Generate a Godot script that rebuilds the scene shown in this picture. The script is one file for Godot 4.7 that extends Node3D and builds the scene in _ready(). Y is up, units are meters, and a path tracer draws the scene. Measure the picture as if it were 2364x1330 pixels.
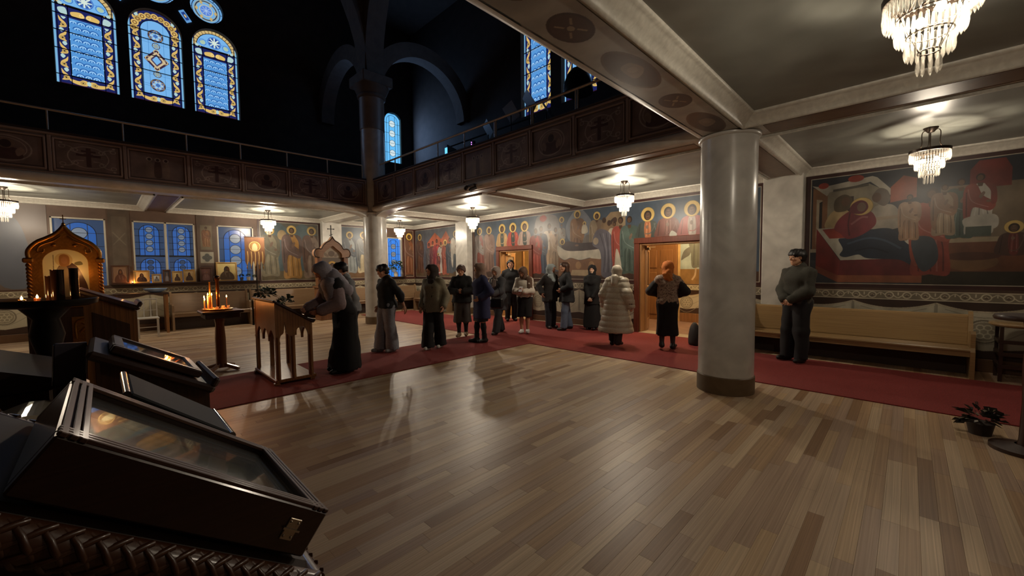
extends Node3D

# ---------------------------------------------------------------- camera, sky, exposure
const CAM_H := 1.55
const XR := 8.72      # inner face of the right wall (murals, doors)
const ZL := -14.0     # inner face of the far wall (windows)
const ZB := 1.75      # back wall
const XA := -4.2      # altar side
const YC := 3.2       # ceiling under the galleries
const YS := 3.1       # underside of the beams
const YP := 3.99      # top of the gallery parapet
const YT := 10.5      # vault

var rng := RandomNumberGenerator.new()
var mats := {}
var texs := {}

func _ready() -> void:
	var cam := Camera3D.new()
	cam.name = "camera"
	cam.fov = 71.216
	cam.near = 0.05
	cam.far = 100.0
	cam.position = Vector3(0, CAM_H, 0)
	cam.rotation = Vector3(deg_to_rad(-2.97), deg_to_rad(-45.38), deg_to_rad(-0.58))
	add_child(cam)
	cam.current = true
	var env := Environment.new()
	env.background_mode = Environment.BG_SKY
	var sky := Sky.new()
	var sm := ProceduralSkyMaterial.new()
	sm.sky_top_color = Color(0.10, 0.19, 0.42)
	sm.sky_horizon_color = Color(0.30, 0.42, 0.62)
	sm.ground_bottom_color = Color(0.05, 0.06, 0.09)
	sm.ground_horizon_color = Color(0.16, 0.22, 0.33)
	sky.sky_material = sm
	env.sky = sky
	env.background_energy_multiplier = 0.35
	env.tonemap_mode = Environment.TONE_MAPPER_LINEAR
	env.tonemap_exposure = EXPOSURE
	env.sdfgi_enabled = true
	env.ssao_enabled = true
	env.ssil_enabled = true
	var we := WorldEnvironment.new()
	we.name = "world_environment"
	we.environment = env
	add_child(we)
	rng.seed = 7
	make_textures()
	build_room()
	build_floor()
	build_murals()
	build_windows()
	build_doors()
	build_gallery()
	build_chandeliers()
	build_furniture()
	build_people()

const EXPOSURE := 1.62

# ---------------------------------------------------------------- mesh helper
class MB:
	var v := PackedVector3Array()
	var n := PackedVector3Array()
	var t := PackedVector2Array()
	var ix := PackedInt32Array()
	func vert(p: Vector3, nn: Vector3, uv := Vector2.ZERO) -> int:
		v.append(p); n.append(nn); t.append(uv)
		return v.size() - 1
	func tri(a: int, b: int, c: int) -> void:      # turned clockwise by its normals
		var g := (v[b] - v[a]).cross(v[c] - v[a])
		if g.dot(n[a] + n[b] + n[c]) > 0.0:
			ix.append(a); ix.append(c); ix.append(b)
		else:
			ix.append(a); ix.append(b); ix.append(c)
	func quad(a: Vector3, b: Vector3, c: Vector3, d: Vector3, nn: Vector3, ua := Vector2(0, 1), ub := Vector2(1, 1), uc := Vector2(1, 0), ud := Vector2(0, 0)) -> void:
		var i := vert(a, nn, ua); vert(b, nn, ub); vert(c, nn, uc); vert(d, nn, ud)
		tri(i, i + 1, i + 2); tri(i, i + 2, i + 3)
	func flat(a: Vector3, b: Vector3, c: Vector3, out: Vector3) -> void:
		var g := (b - a).cross(c - a).normalized()
		if g.dot(out) < 0.0: g = -g
		var i := vert(a, g); vert(b, g); vert(c, g)
		tri(i, i + 1, i + 2)
	func flat4(a: Vector3, b: Vector3, c: Vector3, d: Vector3, out: Vector3) -> void:
		flat(a, b, c, out); flat(a, c, d, out)
	# a box with chamfered edges
	func box(c: Vector3, s: Vector3, bev := 0.0, B := Basis()) -> MB:
		var h := s * 0.5
		if bev <= 0.0:
			for ax in 3:
				for sg in [-1.0, 1.0]:
					var o := Vector3.ZERO; o[ax] = sg
					var u := Vector3.ZERO; u[(ax + 1) % 3] = h[(ax + 1) % 3]
					var w := Vector3.ZERO; w[(ax + 2) % 3] = h[(ax + 2) % 3]
					var m := o * h
					quad(c + B * (m - u - w), c + B * (m + u - w), c + B * (m + u + w), c + B * (m - u + w), B * o)
			return self
		var k := h - Vector3(bev, bev, bev)
		for ax in 3:
			for sg in [-1.0, 1.0]:
				var a1 := (ax + 1) % 3
				var a2 := (ax + 2) % 3
				var m := Vector3.ZERO; m[ax] = sg * h[ax]
				var u := Vector3.ZERO; u[a1] = k[a1]
				var w := Vector3.ZERO; w[a2] = k[a2]
				var o := Vector3.ZERO; o[ax] = sg
				quad(c + B * (m - u - w), c + B * (m + u - w), c + B * (m + u + w), c + B * (m - u + w), B * o)
		for ax in 3:
			var a1 := (ax + 1) % 3
			var a2 := (ax + 2) % 3
			for s1 in [-1.0, 1.0]:
				for s2 in [-1.0, 1.0]:
					var p := Vector3.ZERO; p[a1] = s1 * h[a1]; p[a2] = s2 * k[a2]
					var q := Vector3.ZERO; q[a1] = s1 * k[a1]; q[a2] = s2 * h[a2]
					var e := Vector3.ZERO; e[ax] = k[ax]
					var o := Vector3.ZERO; o[a1] = s1; o[a2] = s2
					quad(c + B * (p - e), c + B * (p + e), c + B * (q + e), c + B * (q - e), (B * o).normalized())
		for sx in [-1.0, 1.0]:
			for sy in [-1.0, 1.0]:
				for sz in [-1.0, 1.0]:
					var sgn := Vector3(sx, sy, sz)
					flat(c + B * (Vector3(h.x, k.y, k.z) * sgn), c + B * (Vector3(k.x, h.y, k.z) * sgn), c + B * (Vector3(k.x, k.y, h.z) * sgn), B * sgn)
		return self
	# box between two corners
	func bx(a: Vector3, b: Vector3, bev := 0.0) -> MB:
		return box((a + b) * 0.5, (b - a).abs(), bev)
	# bar of rectangular section from a to b; up gives the section's second axis
	func bar(a: Vector3, b: Vector3, w: float, d: float, up := Vector3.UP, bev := 0.0) -> MB:
		var z := (b - a)
		var L := z.length()
		z = z / L
		var x := up.cross(z)
		if x.length() < 0.01: x = Vector3.RIGHT.cross(z)
		x = x.normalized()
		var y := z.cross(x)
		return box((a + b) * 0.5, Vector3(w, d, L), bev, Basis(x, y, z))
	# tube along points; r a number or one radius for each point
	func tube(p: PackedVector3Array, r, seg := 8, closed := false, sx := 1.0) -> MB:
		var m := p.size()
		var x := Vector3.ZERO
		var base := v.size()
		var rings := m + (1 if closed else 0)
		for i in rings:
			var j := i % m
			var d := (p[(j + 1) % m] - p[(j - 1 + m) % m]) if closed else (p[mini(j + 1, m - 1)] - p[maxi(j - 1, 0)])
			d = d.normalized()
			if i == 0:
				x = (Vector3.UP if absf(d.y) < 0.9 else Vector3.RIGHT).cross(d).normalized()
			else:
				x = (x - d * x.dot(d)).normalized()
			var y := d.cross(x)
			var rr: float = r if (r is float or r is int) else r[j]
			for k in seg + 1:
				var a := TAU * k / seg
				var o := x * cos(a) * sx + y * sin(a)
				vert(p[j] + o * rr, (x * cos(a) + y * sin(a) * sx).normalized(), Vector2(float(k) / seg, float(i)))
		for i in rings - 1:
			for k in seg:
				var q := base + i * (seg + 1) + k
				tri(q, q + 1, q + seg + 2); tri(q, q + seg + 2, q + seg + 1)
		if not closed:
			for e in [0, m - 1]:
				var d := (p[1] - p[0]).normalized() * -1.0 if e == 0 else (p[m - 1] - p[m - 2]).normalized()
				var cc := vert(p[e], d)
				var f := v.size()
				for k in seg + 1: vert(v[base + e * (seg + 1) + k], d)
				for k in seg: tri(cc, f + k, f + k + 1)
		return self
	# lathe round y: profile of (radius, height), smooth unless the profile repeats a point
	func lathe(pr: PackedVector2Array, seg := 24, at := Vector3.ZERO, B := Basis(), arc := TAU, sz := 1.0) -> MB:
		var m := pr.size()
		for i in m - 1:
			if pr[i].is_equal_approx(pr[i + 1]): continue
			var base := v.size()
			for j in 2:
				var q := pr[i + j]
				var d := pr[i + 1] - pr[i]
				var nn := Vector2(d.y, -d.x).normalized()
				var other := i - 1 if j == 0 else i + 1
				if other >= 0 and other + 1 < m and not pr[other].is_equal_approx(pr[other + 1]):
					var e := pr[other + 1] - pr[other]
					var n2 := Vector2(e.y, -e.x).normalized()
					if n2.dot(nn) > 0.5: nn = (nn + n2).normalized()
				for k in seg + 1:
					var a := arc * k / seg
					vert(at + B * Vector3(q.x * cos(a), q.y, q.x * sin(a) * sz), (B * Vector3(nn.x * cos(a), nn.y, nn.x * sin(a))).normalized(), Vector2(float(k) / seg, q.y))
			for k in seg:
				var q := base + k
				tri(q, q + 1, q + seg + 2); tri(q, q + seg + 2, q + seg + 1)
		return self
	# flat outline (x,y) given depth along z, in the frame B at o; optional UV rectangle
	func plate(pts: PackedVector2Array, d: float, o := Vector3.ZERO, B := Basis(), uvr := Rect2()) -> MB:
		var idx := Geometry2D.triangulate_polygon(pts)
		var m := pts.size()
		for s in [0.0, 1.0]:
			var base := v.size()
			var nn := B.z * (1.0 if s > 0.5 else -1.0)
			for p in pts:
				var uv := Vector2((p.x - uvr.position.x) / uvr.size.x, 1.0 - (p.y - uvr.position.y) / uvr.size.y) if uvr.size.x > 0.0 else p
				vert(o + B * Vector3(p.x, p.y, d * s), nn, uv)
			for k in range(0, idx.size(), 3): tri(base + idx[k], base + idx[k + 1], base + idx[k + 2])
		var area := 0.0
		for i in m: area += pts[i].cross(pts[(i + 1) % m])
		var sg := 1.0 if area > 0.0 else -1.0
		for i in m:
			var a := pts[i]
			var b := pts[(i + 1) % m]
			var e := (b - a).normalized()
			var nn := B * Vector3(e.y * sg, -e.x * sg, 0)
			quad(o + B * Vector3(a.x, a.y, 0), o + B * Vector3(b.x, b.y, 0), o + B * Vector3(b.x, b.y, d), o + B * Vector3(a.x, a.y, d), nn)
		return self
	# a closed profile (x,y) swept along a straight line from a to b (frame: x along side, y along up)
	func sweep(pr: PackedVector2Array, a: Vector3, b: Vector3, side: Vector3, up := Vector3.UP, soft := 0.6) -> MB:
		var m := pr.size()
		var area := 0.0
		for i in m: area += pr[i].cross(pr[(i + 1) % m])
		var sg := 1.0 if area > 0.0 else -1.0
		var fn := PackedVector2Array()
		for i in m:
			var e := (pr[(i + 1) % m] - pr[i]).normalized()
			fn.append(Vector2(e.y * sg, -e.x * sg))
		for i in m:
			var j := (i + 1) % m
			var n0 := fn[i]
			var n1 := fn[i]
			if fn[(i - 1 + m) % m].dot(fn[i]) > soft: n0 = (fn[(i - 1 + m) % m] + fn[i]).normalized()
			if fn[j].dot(fn[i]) > soft: n1 = (fn[j] + fn[i]).normalized()
			var q0 := side * pr[i].x + up * pr[i].y
			var q1 := side * pr[j].x + up * pr[j].y
			var w0 := side * n0.x + up * n0.y
			var w1 := side * n1.x + up * n1.y
			var k := vert(a + q0, w0); vert(b + q0, w0); vert(b + q1, w1); vert(a + q1, w1)
			tri(k, k + 1, k + 2); tri(k, k + 2, k + 3)
		var idx := Geometry2D.triangulate_polygon(pr)
		for e in [a, b]:
			var nn: Vector3 = (a - b).normalized() if e == a else (b - a).normalized()
			var base := v.size()
			for p in pr: vert(e + side * p.x + up * p.y, nn)
			for k in range(0, idx.size(), 3): tri(base + idx[k], base + idx[k + 1], base + idx[k + 2])
		return self
	func ball(c: Vector3, r: Vector3, seg := 12, rings := 8, B := Basis()) -> MB:
		var base := v.size()
		for i in rings + 1:
			var a := PI * i / rings
			for k in seg + 1:
				var b := TAU * k / seg
				var u := Vector3(sin(a) * cos(b), cos(a), sin(a) * sin(b))
				vert(c + B * (u * r), (B * (u / r)).normalized(), Vector2(float(k) / seg, float(i) / rings))
		for i in rings:
			for k in seg:
				var q := base + i * (seg + 1) + k
				if i > 0: tri(q, q + 1, q + seg + 2)
				if i < rings - 1: tri(q, q + seg + 2, q + seg + 1)
		return self
	func add(o: MB, x := Transform3D()) -> MB:
		var base := v.size()
		for i in o.v.size():
			vert(x * o.v[i], (x.basis * o.n[i]).normalized(), o.t[i])
		for k in o.ix: ix.append(base + k)
		return self
	func mesh() -> ArrayMesh:
		var a := []
		a.resize(Mesh.ARRAY_MAX)
		a[Mesh.ARRAY_VERTEX] = v; a[Mesh.ARRAY_NORMAL] = n; a[Mesh.ARRAY_TEX_UV] = t; a[Mesh.ARRAY_INDEX] = ix
		var m := ArrayMesh.new()
		m.add_surface_from_arrays(Mesh.PRIMITIVE_TRIANGLES, a)
		return m

# ---------------------------------------------------------------- naming and tagging
var used := {}
func numbered(called: String) -> String:
	if not used.has(called):
		used[called] = 0
		return called
	used[called] += 1
	return "%s_%03d" % [called, used[called]]

func thing(called: String, label: String, category: String, at := Vector3.ZERO, turn := 0.0, group := "") -> Node3D:
	var o := Node3D.new()
	o.name = numbered(called)
	o.position = at
	o.rotation.y = turn
	add_child(o)
	tag(o, label, category, group)
	return o

func tag(o: Node, label: String, category := "", group := "", kind := "") -> void:
	if label: o.set_meta("label", label)
	if category: o.set_meta("category", category)
	if group: o.set_meta("group", group)
	if kind: o.set_meta("kind", kind)

func part(called: String, m, mt: Material, parent: Node = null) -> MeshInstance3D:
	var o := MeshInstance3D.new()
	o.mesh = m.mesh() if m is MB else m
	o.material_override = mt
	o.cast_shadow = GeometryInstance3D.SHADOW_CASTING_SETTING_ON
	if parent == null:
		o.name = numbered(called)
		add_child(o)
	else:
		o.name = called if not parent.has_node(called) else sub_number(parent, called)
		parent.add_child(o, true)
	return o

var subs := {}
func sub_number(parent: Node, called: String) -> String:
	var key := str(parent.get_instance_id()) + called
	subs[key] = subs.get(key, 0) + 1
	return "%s_%03d" % [called, subs[key]]

func solo(called: String, m, mt: Material, label: String, category: String, at := Vector3.ZERO, turn := 0.0, group := "") -> MeshInstance3D:
	var o := part(called, m, mt)
	o.position = at
	o.rotation.y = turn
	tag(o, label, category, group)
	return o

func setting(called: String, m, mt: Material, label := "") -> MeshInstance3D:
	var o := part(called, m, mt)
	tag(o, label, "", "", "structure")
	return o

func setting_node(called: String, label := "") -> Node3D:
	var o := Node3D.new()
	o.name = numbered(called)
	add_child(o)
	tag(o, label, "", "", "structure")
	return o

func copy_of(src: Node3D, label: String, at: Vector3, turn: float, called := "") -> Node3D:
	var c: Node3D = src.duplicate()
	var nm := called if called else String(src.name).trim_suffix("_" + String(src.name).get_slice("_", String(src.name).get_slice_count("_") - 1)) if String(src.name).right(3).is_valid_int() else String(src.name)
	c.name = numbered(nm)
	add_child(c)
	c.position = at
	c.rotation.y = turn
	c.set_meta("label", label)
	return c

func V2(a: Array) -> PackedVector2Array:
	var p := PackedVector2Array()
	for i in range(0, a.size(), 2): p.append(Vector2(a[i], a[i + 1]))
	return p

func V3(a: Array) -> PackedVector3Array:
	var p := PackedVector3Array()
	for i in range(0, a.size(), 3): p.append(Vector3(a[i], a[i + 1], a[i + 2]))
	return p

# a smooth curve through points
func curve3(pts: PackedVector3Array, steps: int) -> PackedVector3Array:
	var out := PackedVector3Array()
	var m := pts.size()
	for i in m - 1:
		for k in steps:
			out.append(pts[i].cubic_interpolate(pts[i + 1], pts[maxi(i - 1, 0)], pts[mini(i + 2, m - 1)], float(k) / steps))
	out.append(pts[m - 1])
	return out

func curve2(pts: PackedVector2Array, steps: int, closed := false) -> PackedVector2Array:
	var out := PackedVector2Array()
	var m := pts.size()
	for i in (m if closed else m - 1):
		var a := pts[i]
		var b := pts[(i + 1) % m]
		var p := pts[(i - 1 + m) % m] if closed or i > 0 else a
		var q := pts[(i + 2) % m] if closed or i + 2 < m else b
		for k in steps: out.append(a.cubic_interpolate(b, p, q, float(k) / steps))
	if not closed: out.append(pts[m - 1])
	return out

# ---------------------------------------------------------------- materials
func mat(key: String, c: Color, rough := 0.6, metal := 0.0, tex := "", scale := Vector3.ONE, opt := {}) -> StandardMaterial3D:
	if mats.has(key): return mats[key]
	var m := StandardMaterial3D.new()
	m.resource_name = key
	m.albedo_color = c
	m.roughness = rough
	m.metallic = metal
	if tex:
		m.albedo_texture = texs[tex]
		m.uv1_triplanar = true
		m.uv1_scale = scale
		m.uv1_world_triplanar = opt.get("world", false)
	if opt.has("bump"):
		m.heightmap_enabled = true
		m.heightmap_texture = texs[opt.get("bump_tex", tex)]
		m.heightmap_scale = opt.bump
		if not tex:
			m.uv1_triplanar = true
			m.uv1_scale = scale
	if opt.has("coat"):
		m.clearcoat_enabled = true
		m.clearcoat = opt.coat
		m.clearcoat_roughness = opt.get("coat_rough", 0.15)
	if opt.has("rim"):
		m.rim_enabled = true
		m.rim = opt.rim
		m.rim_tint = 0.6
	if opt.has("emit"):
		m.emission_enabled = true
		m.emission = opt.emit
		m.emission_energy_multiplier = opt.get("power", 1.0)
	if opt.has("alpha"):
		m.transparency = BaseMaterial3D.TRANSPARENCY_ALPHA
		m.albedo_color.a = opt.alpha
	if opt.has("sss"):
		m.subsurf_scatter_enabled = true
		m.subsurf_scatter_strength = opt.sss
	if opt.has("back"):
		m.backlight_enabled = true
		m.backlight = opt.back
	mats[key] = m
	return m

func pic(key: String, tex: Texture2D, rough := 0.45, emit := 0.0) -> StandardMaterial3D:
	var m := StandardMaterial3D.new()
	m.resource_name = key
	m.albedo_texture = tex
	m.roughness = rough
	m.texture_repeat = false
	if emit > 0.0:
		m.emission_enabled = true
		m.emission = Color.WHITE
		m.emission_texture = tex
		m.emission_operator = BaseMaterial3D.EMISSION_OP_MULTIPLY
		m.emission_energy_multiplier = emit
		m.albedo_color = Color(0.1, 0.1, 0.1)
	mats[key] = m
	return m

func noise_tex(key: String, w: int, h: int, f: Callable) -> void:
	var im := Image.create(w, h, false, Image.FORMAT_RGB8)
	var data := PackedByteArray()
	data.resize(w * h * 3)
	for y in h:
		for x in w:
			var c: Color = f.call(float(x) / w, float(y) / h)
			var i := (y * w + x) * 3
			data[i] = clampi(int(c.r * 255.0), 0, 255)
			data[i + 1] = clampi(int(c.g * 255.0), 0, 255)
			data[i + 2] = clampi(int(c.b * 255.0), 0, 255)
	im.set_data(w, h, false, Image.FORMAT_RGB8, data)
	texs[key] = ImageTexture.create_from_image(im)

func make_textures() -> void:
	var fn := FastNoiseLite.new()
	fn.seed = 3
	fn.frequency = 1.0
	fn.fractal_octaves = 3
	# seamless lookup on a torus
	var tor := func(u: float, v: float, su: float, sv: float) -> float:
		return fn.get_noise_3d(cos(u * TAU) * su + 7.0, sin(u * TAU) * su + sin(v * TAU) * sv, cos(v * TAU) * sv)
	noise_tex("wood_along", 128, 256, func(u, v):          # grain runs along u
		var g: float = tor.call(u, v, 0.25, 5.0)
		var k: float = 0.90 + 0.12 * g + 0.025 * sin(v * TAU * 9.0 + 5.0 * g)
		return Color(k, k * (0.985 + 0.02 * g), k * (0.96 + 0.04 * g)))
	noise_tex("wood_up", 256, 128, func(u, v):             # grain runs along v
		var g: float = tor.call(v, u, 0.25, 5.0)
		var k: float = 0.86 + 0.16 * g + 0.08 * sin(u * TAU * 9.0 + 5.0 * g)
		return Color(k, k * (0.985 + 0.02 * g), k * (0.96 + 0.04 * g)))
	noise_tex("plaster", 128, 128, func(u, v):
		var g: float = tor.call(u, v, 1.2, 1.2)
		var k: float = 0.92 + 0.1 * g
		return Color(k, k, k * 0.99))
	noise_tex("pile", 128, 128, func(u, v):
		var g: float = tor.call(u, v, 9.0, 9.0)
		var k: float = 0.82 + 0.35 * g
		return Color(k, k, k))
	noise_tex("cloth", 96, 96, func(u, v):
		var g: float = tor.call(u, v, 2.0, 2.0)
		var k: float = 0.88 + 0.12 * g + 0.05 * (sin(u * TAU * 24.0) * sin(v * TAU * 24.0))
		return Color(k, k, k))
	noise_tex("floral", 128, 128, func(u, v):
		var g: float = tor.call(u, v, 1.6, 1.6)
		var g2: float = tor.call(v, u, 2.4, 2.2)
		return Color(0.80, 0.74, 0.68).lerp(Color(0.36, 0.27, 0.24), smoothstep(0.12, 0.3, g)).lerp(Color(0.5, 0.38, 0.34), smoothstep(0.2, 0.4, g2)))

# ---------------------------------------------------------------- the shell of the church
# a wall with rectangular openings; u runs along side, v is height, depth goes along out (away from the room)
func wall_grid(u0: float, u1: float, v0: float, v1: float, holes: Array, th: float, o: Vector3, side: Vector3, out: Vector3) -> MB:
	var b := MB.new()
	var us := [u0, u1]
	var vs := [v0, v1]
	for h: Rect2 in holes:
		us.append(h.position.x); us.append(h.end.x)
		vs.append(h.position.y); vs.append(h.end.y)
	us.sort(); vs.sort()
	for j in vs.size() - 1:
		if vs[j + 1] - vs[j] < 0.001: continue
		var start := -1.0e9
		for i in us.size() - 1:
			if us[i + 1] - us[i] < 0.001: continue
			var c := Vector2((us[i] + us[i + 1]) * 0.5, (vs[j] + vs[j + 1]) * 0.5)
			var open := false
			for h: Rect2 in holes:
				if h.has_point(c): open = true
			if open:
				if start > -1.0e8: b.bx(o + side * start + Vector3.UP * vs[j], o + side * us[i] + Vector3.UP * vs[j + 1] + out * th)
				start = -1.0e9
			elif start < -1.0e8:
				start = us[i]
		if start > -1.0e8: b.bx(o + side * start + Vector3.UP * vs[j], o + side * u1 + Vector3.UP * vs[j + 1] + out * th)
	return b

# fills the two upper corners of a rectangular opening so that it ends in a round arch
func arch_corners(b: MB, u0: float, u1: float, vt: float, th: float, o: Vector3, side: Vector3, out: Vector3) -> void:
	var r := (u1 - u0) * 0.5
	var B := Basis(side, Vector3.UP, out)
	for s in [-1.0, 1.0]:
		var p := PackedVector2Array()
		var cx := (u0 + u1) * 0.5
		p.append(Vector2(cx + s * r, vt))
		for k in 9:
			var a := PI * 0.5 * k / 8.0
			p.append(Vector2(cx + s * r * sin(a), vt - r + r * cos(a)))
		b.plate(p, th, o, B)

const WIN_UP_L := [[-0.57, 0.48], [0.69, 1.74], [1.95, 3.0]]
const WIN_UP_R := [[-8.16, -7.06], [-6.7, -5.6], [-5.24, -4.14]]
const WIN_LOW := [[-0.82, 0.08], [0.55, 1.8], [2.3, 3.19], [7.52, 8.14]]
const DOOR_R := [[-9.13, -7.87], [-4.44, -3.0]]
const ARCH_TOP := 8.25

func build_room() -> void:
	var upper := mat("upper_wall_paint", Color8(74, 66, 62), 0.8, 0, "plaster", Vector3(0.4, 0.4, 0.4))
	var cream := mat("cream_paint", Color8(208, 205, 197), 0.32, 0, "plaster", Vector3(0.5, 0.5, 0.5), {"coat": 0.25, "coat_rough": 0.25})
	var low := mat("lower_wall_paint", Color8(96, 74, 60), 0.6, 0, "plaster", Vector3(0.4, 0.4, 0.4))
	var ceilm := mat("ceiling_paint", Color8(132, 133, 126), 0.38, 0, "plaster", Vector3(0.3, 0.3, 0.3))
	var base_m := mat("base_brown", Color8(112, 92, 68), 0.5, 0, "plaster", Vector3(1, 1, 1))
	# right wall: lower storey, then upper storey with the arched windows
	var holes := []
	for d in DOOR_R: holes.append(Rect2(d[0], -0.3, d[1] - d[0], 2.36))
	var o := Vector3(XR, 0, 0)
	var w := wall_grid(ZL - 0.3, ZB + 0.3, -0.3, YC + 0.3, holes, 0.24, o, Vector3.BACK, Vector3.RIGHT)
	setting("wall_right", w, low, "lower right wall of the hall behind the murals and the two doorways")
	holes = []
	for q in WIN_UP_R: holes.append(Rect2(q[0], 5.88, q[1] - q[0], 9.17 - 5.88))
	w = wall_grid(ZL - 0.3, ZB + 0.3, YC + 0.3, YT, holes, 0.36, o, Vector3.BACK, Vector3.RIGHT)
	for q in WIN_UP_R: arch_corners(w, q[0], q[1], 9.17, 0.36, o, Vector3.BACK, Vector3.RIGHT)
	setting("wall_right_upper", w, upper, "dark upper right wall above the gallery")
	# far wall
	holes = []
	for q in WIN_LOW: holes.append(Rect2(q[0], 1.2, q[1] - q[0], 1.62 if q[0] < 7.0 else 1.52))
	o = Vector3(0, 0, ZL)
	w = wall_grid(XA - 0.3, XR, -0.3, YC + 0.3, holes, 0.3, o, Vector3.RIGHT, Vector3.FORWARD)
	setting("wall_far", w, low, "lower far wall with leaded windows between painted panels")
	holes = []
	for q in WIN_UP_L: holes.append(Rect2(q[0], 5.9, q[1] - q[0], ARCH_TOP - 5.9))
	holes.append(Rect2(7.55, 5.55, 0.72, 1.85))
	holes.append(Rect2(1.95, 8.39, 0.74, 0.74))
	holes.append(Rect2(-0.25, 8.39, 0.74, 0.74))
	holes.append(Rect2(0.77, 8.45, 0.9, 0.9))
	w = wall_grid(XA - 0.3, XR, YC + 0.3, YT, holes, 0.36, o, Vector3.RIGHT, Vector3.FORWARD)
	for q in WIN_UP_L: arch_corners(w, q[0], q[1], ARCH_TOP, 0.36, o, Vector3.RIGHT, Vector3.FORWARD)
	arch_corners(w, 7.55, 8.27, 7.4, 0.36, o, Vector3.RIGHT, Vector3.FORWARD)
	for c in [Vector3(2.32, 8.76, 0.37), Vector3(0.12, 8.76, 0.37), Vector3(1.22, 8.9, 0.45)]:
		for s in 4:
			var p := PackedVector2Array()
			var sx := 1.0 if s % 2 == 0 else -1.0
			var sy := 1.0 if s < 2 else -1.0
			p.append(Vector2(c.x + sx * c.z, c.y + sy * c.z))
			for k in 9:
				var a := PI * 0.5 * k / 8.0
				p.append(Vector2(c.x + sx * c.z * sin(a), c.y + sy * c.z * cos(a)))
			w.plate(p, 0.36, o, Basis(Vector3.RIGHT, Vector3.UP, Vector3.FORWARD))
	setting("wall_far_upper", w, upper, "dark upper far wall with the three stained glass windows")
	w = MB.new().bx(Vector3(XA - 0.3, -0.3, ZB), Vector3(XR, YT, ZB + 0.3))
	setting("wall_back", w, low, "wall behind the viewer")
	w = MB.new().bx(Vector3(XA - 0.3, -0.3, ZL), Vector3(XA, YT, ZB))
	setting("wall_altar", w, low, "wall on the altar side")
	# ceilings under the three galleries and the vault
	var c := MB.new()
	c.bx(Vector3(5.3, YC, ZL), Vector3(XR, YC + 0.25, ZB))
	c.bx(Vector3(XA, YC, ZL), Vector3(5.3, YC + 0.25, -10.63))
	c.bx(Vector3(XA, YC, -1.82), Vector3(5.3, YC + 0.25, ZB))
	setting("ceiling", c, ceilm, "grey painted ceiling under the galleries")
	c = MB.new().bx(Vector3(XA - 0.3, YT, ZL - 0.3), Vector3(XR + 0.36, YT + 0.3, ZB + 0.3))
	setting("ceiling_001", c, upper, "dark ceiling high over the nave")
	# beams
	var bm := MB.new()
	bm.bx(Vector3(5.3, YS, -10.4), Vector3(5.64, YC + 0.05, -1.9), 0.012)            # right gallery edge
	bm.bx(Vector3(5.12, YS, -1.36), Vector3(5.62, YC + 0.05, ZB), 0.012)             # towards the viewer's right
	bm.bx(Vector3(XA, YS, -10.95), Vector3(5.1, YC + 0.05, -10.63), 0.012)           # far gallery edge
	bm.bx(Vector3(XA, YS, -1.84), Vector3(5.15, YC + 0.06, -1.38), 0.012)            # near gallery edge
	bm.bx(Vector3(5.66, YS, -1.86), Vector3(XR, YC + 0.05, -1.38), 0.012)            # column to wall
	bm.bx(Vector3(5.66, YS, -10.98), Vector3(XR, YC + 0.05, -10.5), 0.012)
	bm.bx(Vector3(5.2, YS, ZL), Vector3(5.66, YC + 0.05, -11.0), 0.012)
	bm.bx(Vector3(5.64, YS, -6.42), Vector3(XR, YC + 0.05, -6.0), 0.012)
	bm.bx(Vector3(0.8, YS, ZL), Vector3(1.22, YC + 0.05, -10.95), 0.012)
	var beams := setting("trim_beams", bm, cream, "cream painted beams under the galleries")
	# painted underside of the beams
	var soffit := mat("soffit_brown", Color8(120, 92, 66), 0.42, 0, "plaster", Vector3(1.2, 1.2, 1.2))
	var sf := MB.new()
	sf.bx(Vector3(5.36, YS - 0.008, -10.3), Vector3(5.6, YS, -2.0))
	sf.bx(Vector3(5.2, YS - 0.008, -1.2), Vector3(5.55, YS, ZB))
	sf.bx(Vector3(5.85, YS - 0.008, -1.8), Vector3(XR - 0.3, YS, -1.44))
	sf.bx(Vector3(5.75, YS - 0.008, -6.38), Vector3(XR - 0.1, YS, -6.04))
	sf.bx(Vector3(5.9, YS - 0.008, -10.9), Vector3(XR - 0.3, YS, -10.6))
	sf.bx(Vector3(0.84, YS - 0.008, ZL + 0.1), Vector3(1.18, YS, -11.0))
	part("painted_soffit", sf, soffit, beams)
	# crown mouldings round every bay
	var prof := V2([0, 0.0, 0, -0.13, 0.018, -0.13, 0.03, -0.115, 0.034, -0.095, 0.07, -0.075, 0.105, -0.04, 0.12, -0.03, 0.14, -0.026, 0.15, -0.012, 0.15, 0.0])
	var relief := mat("cornice_relief", Color8(210, 206, 195), 0.4, 0, "plaster", Vector3(2.5, 2.5, 2.5), {"bump": 1.2})
	var k := 0
	for bay in [[5.64, XR, -1.38, ZB], [5.64, XR, -6.0, -1.86], [5.64, XR, -10.5, -6.42], [5.66, XR, ZL, -10.98], [1.22, 5.2, ZL, -10.95], [XA, 0.8, ZL, -10.95], [XA, 5.12, -1.38, ZB]]:
		var m := MB.new()
		var x0: float = bay[0]
		var x1: float = bay[1]
		var z0: float = bay[2]
		var z1: float = bay[3]
		var y := YC + 0.002
		m.sweep(prof, Vector3(x0, y, z0), Vector3(x0, y, z1), Vector3.RIGHT)
		m.sweep(prof, Vector3(x1, y, z0), Vector3(x1, y, z1), Vector3.LEFT)
		m.sweep(prof, Vector3(x0, y, z0), Vector3(x1, y, z0), Vector3.BACK)
		m.sweep(prof, Vector3(x0, y, z1), Vector3(x1, y, z1), Vector3.FORWARD)
		setting("trim_cornice" if k == 0 else "trim_cornice_%03d" % k, m, relief, "cream crown moulding round a bay of the gallery ceiling")
		k += 1
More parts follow.
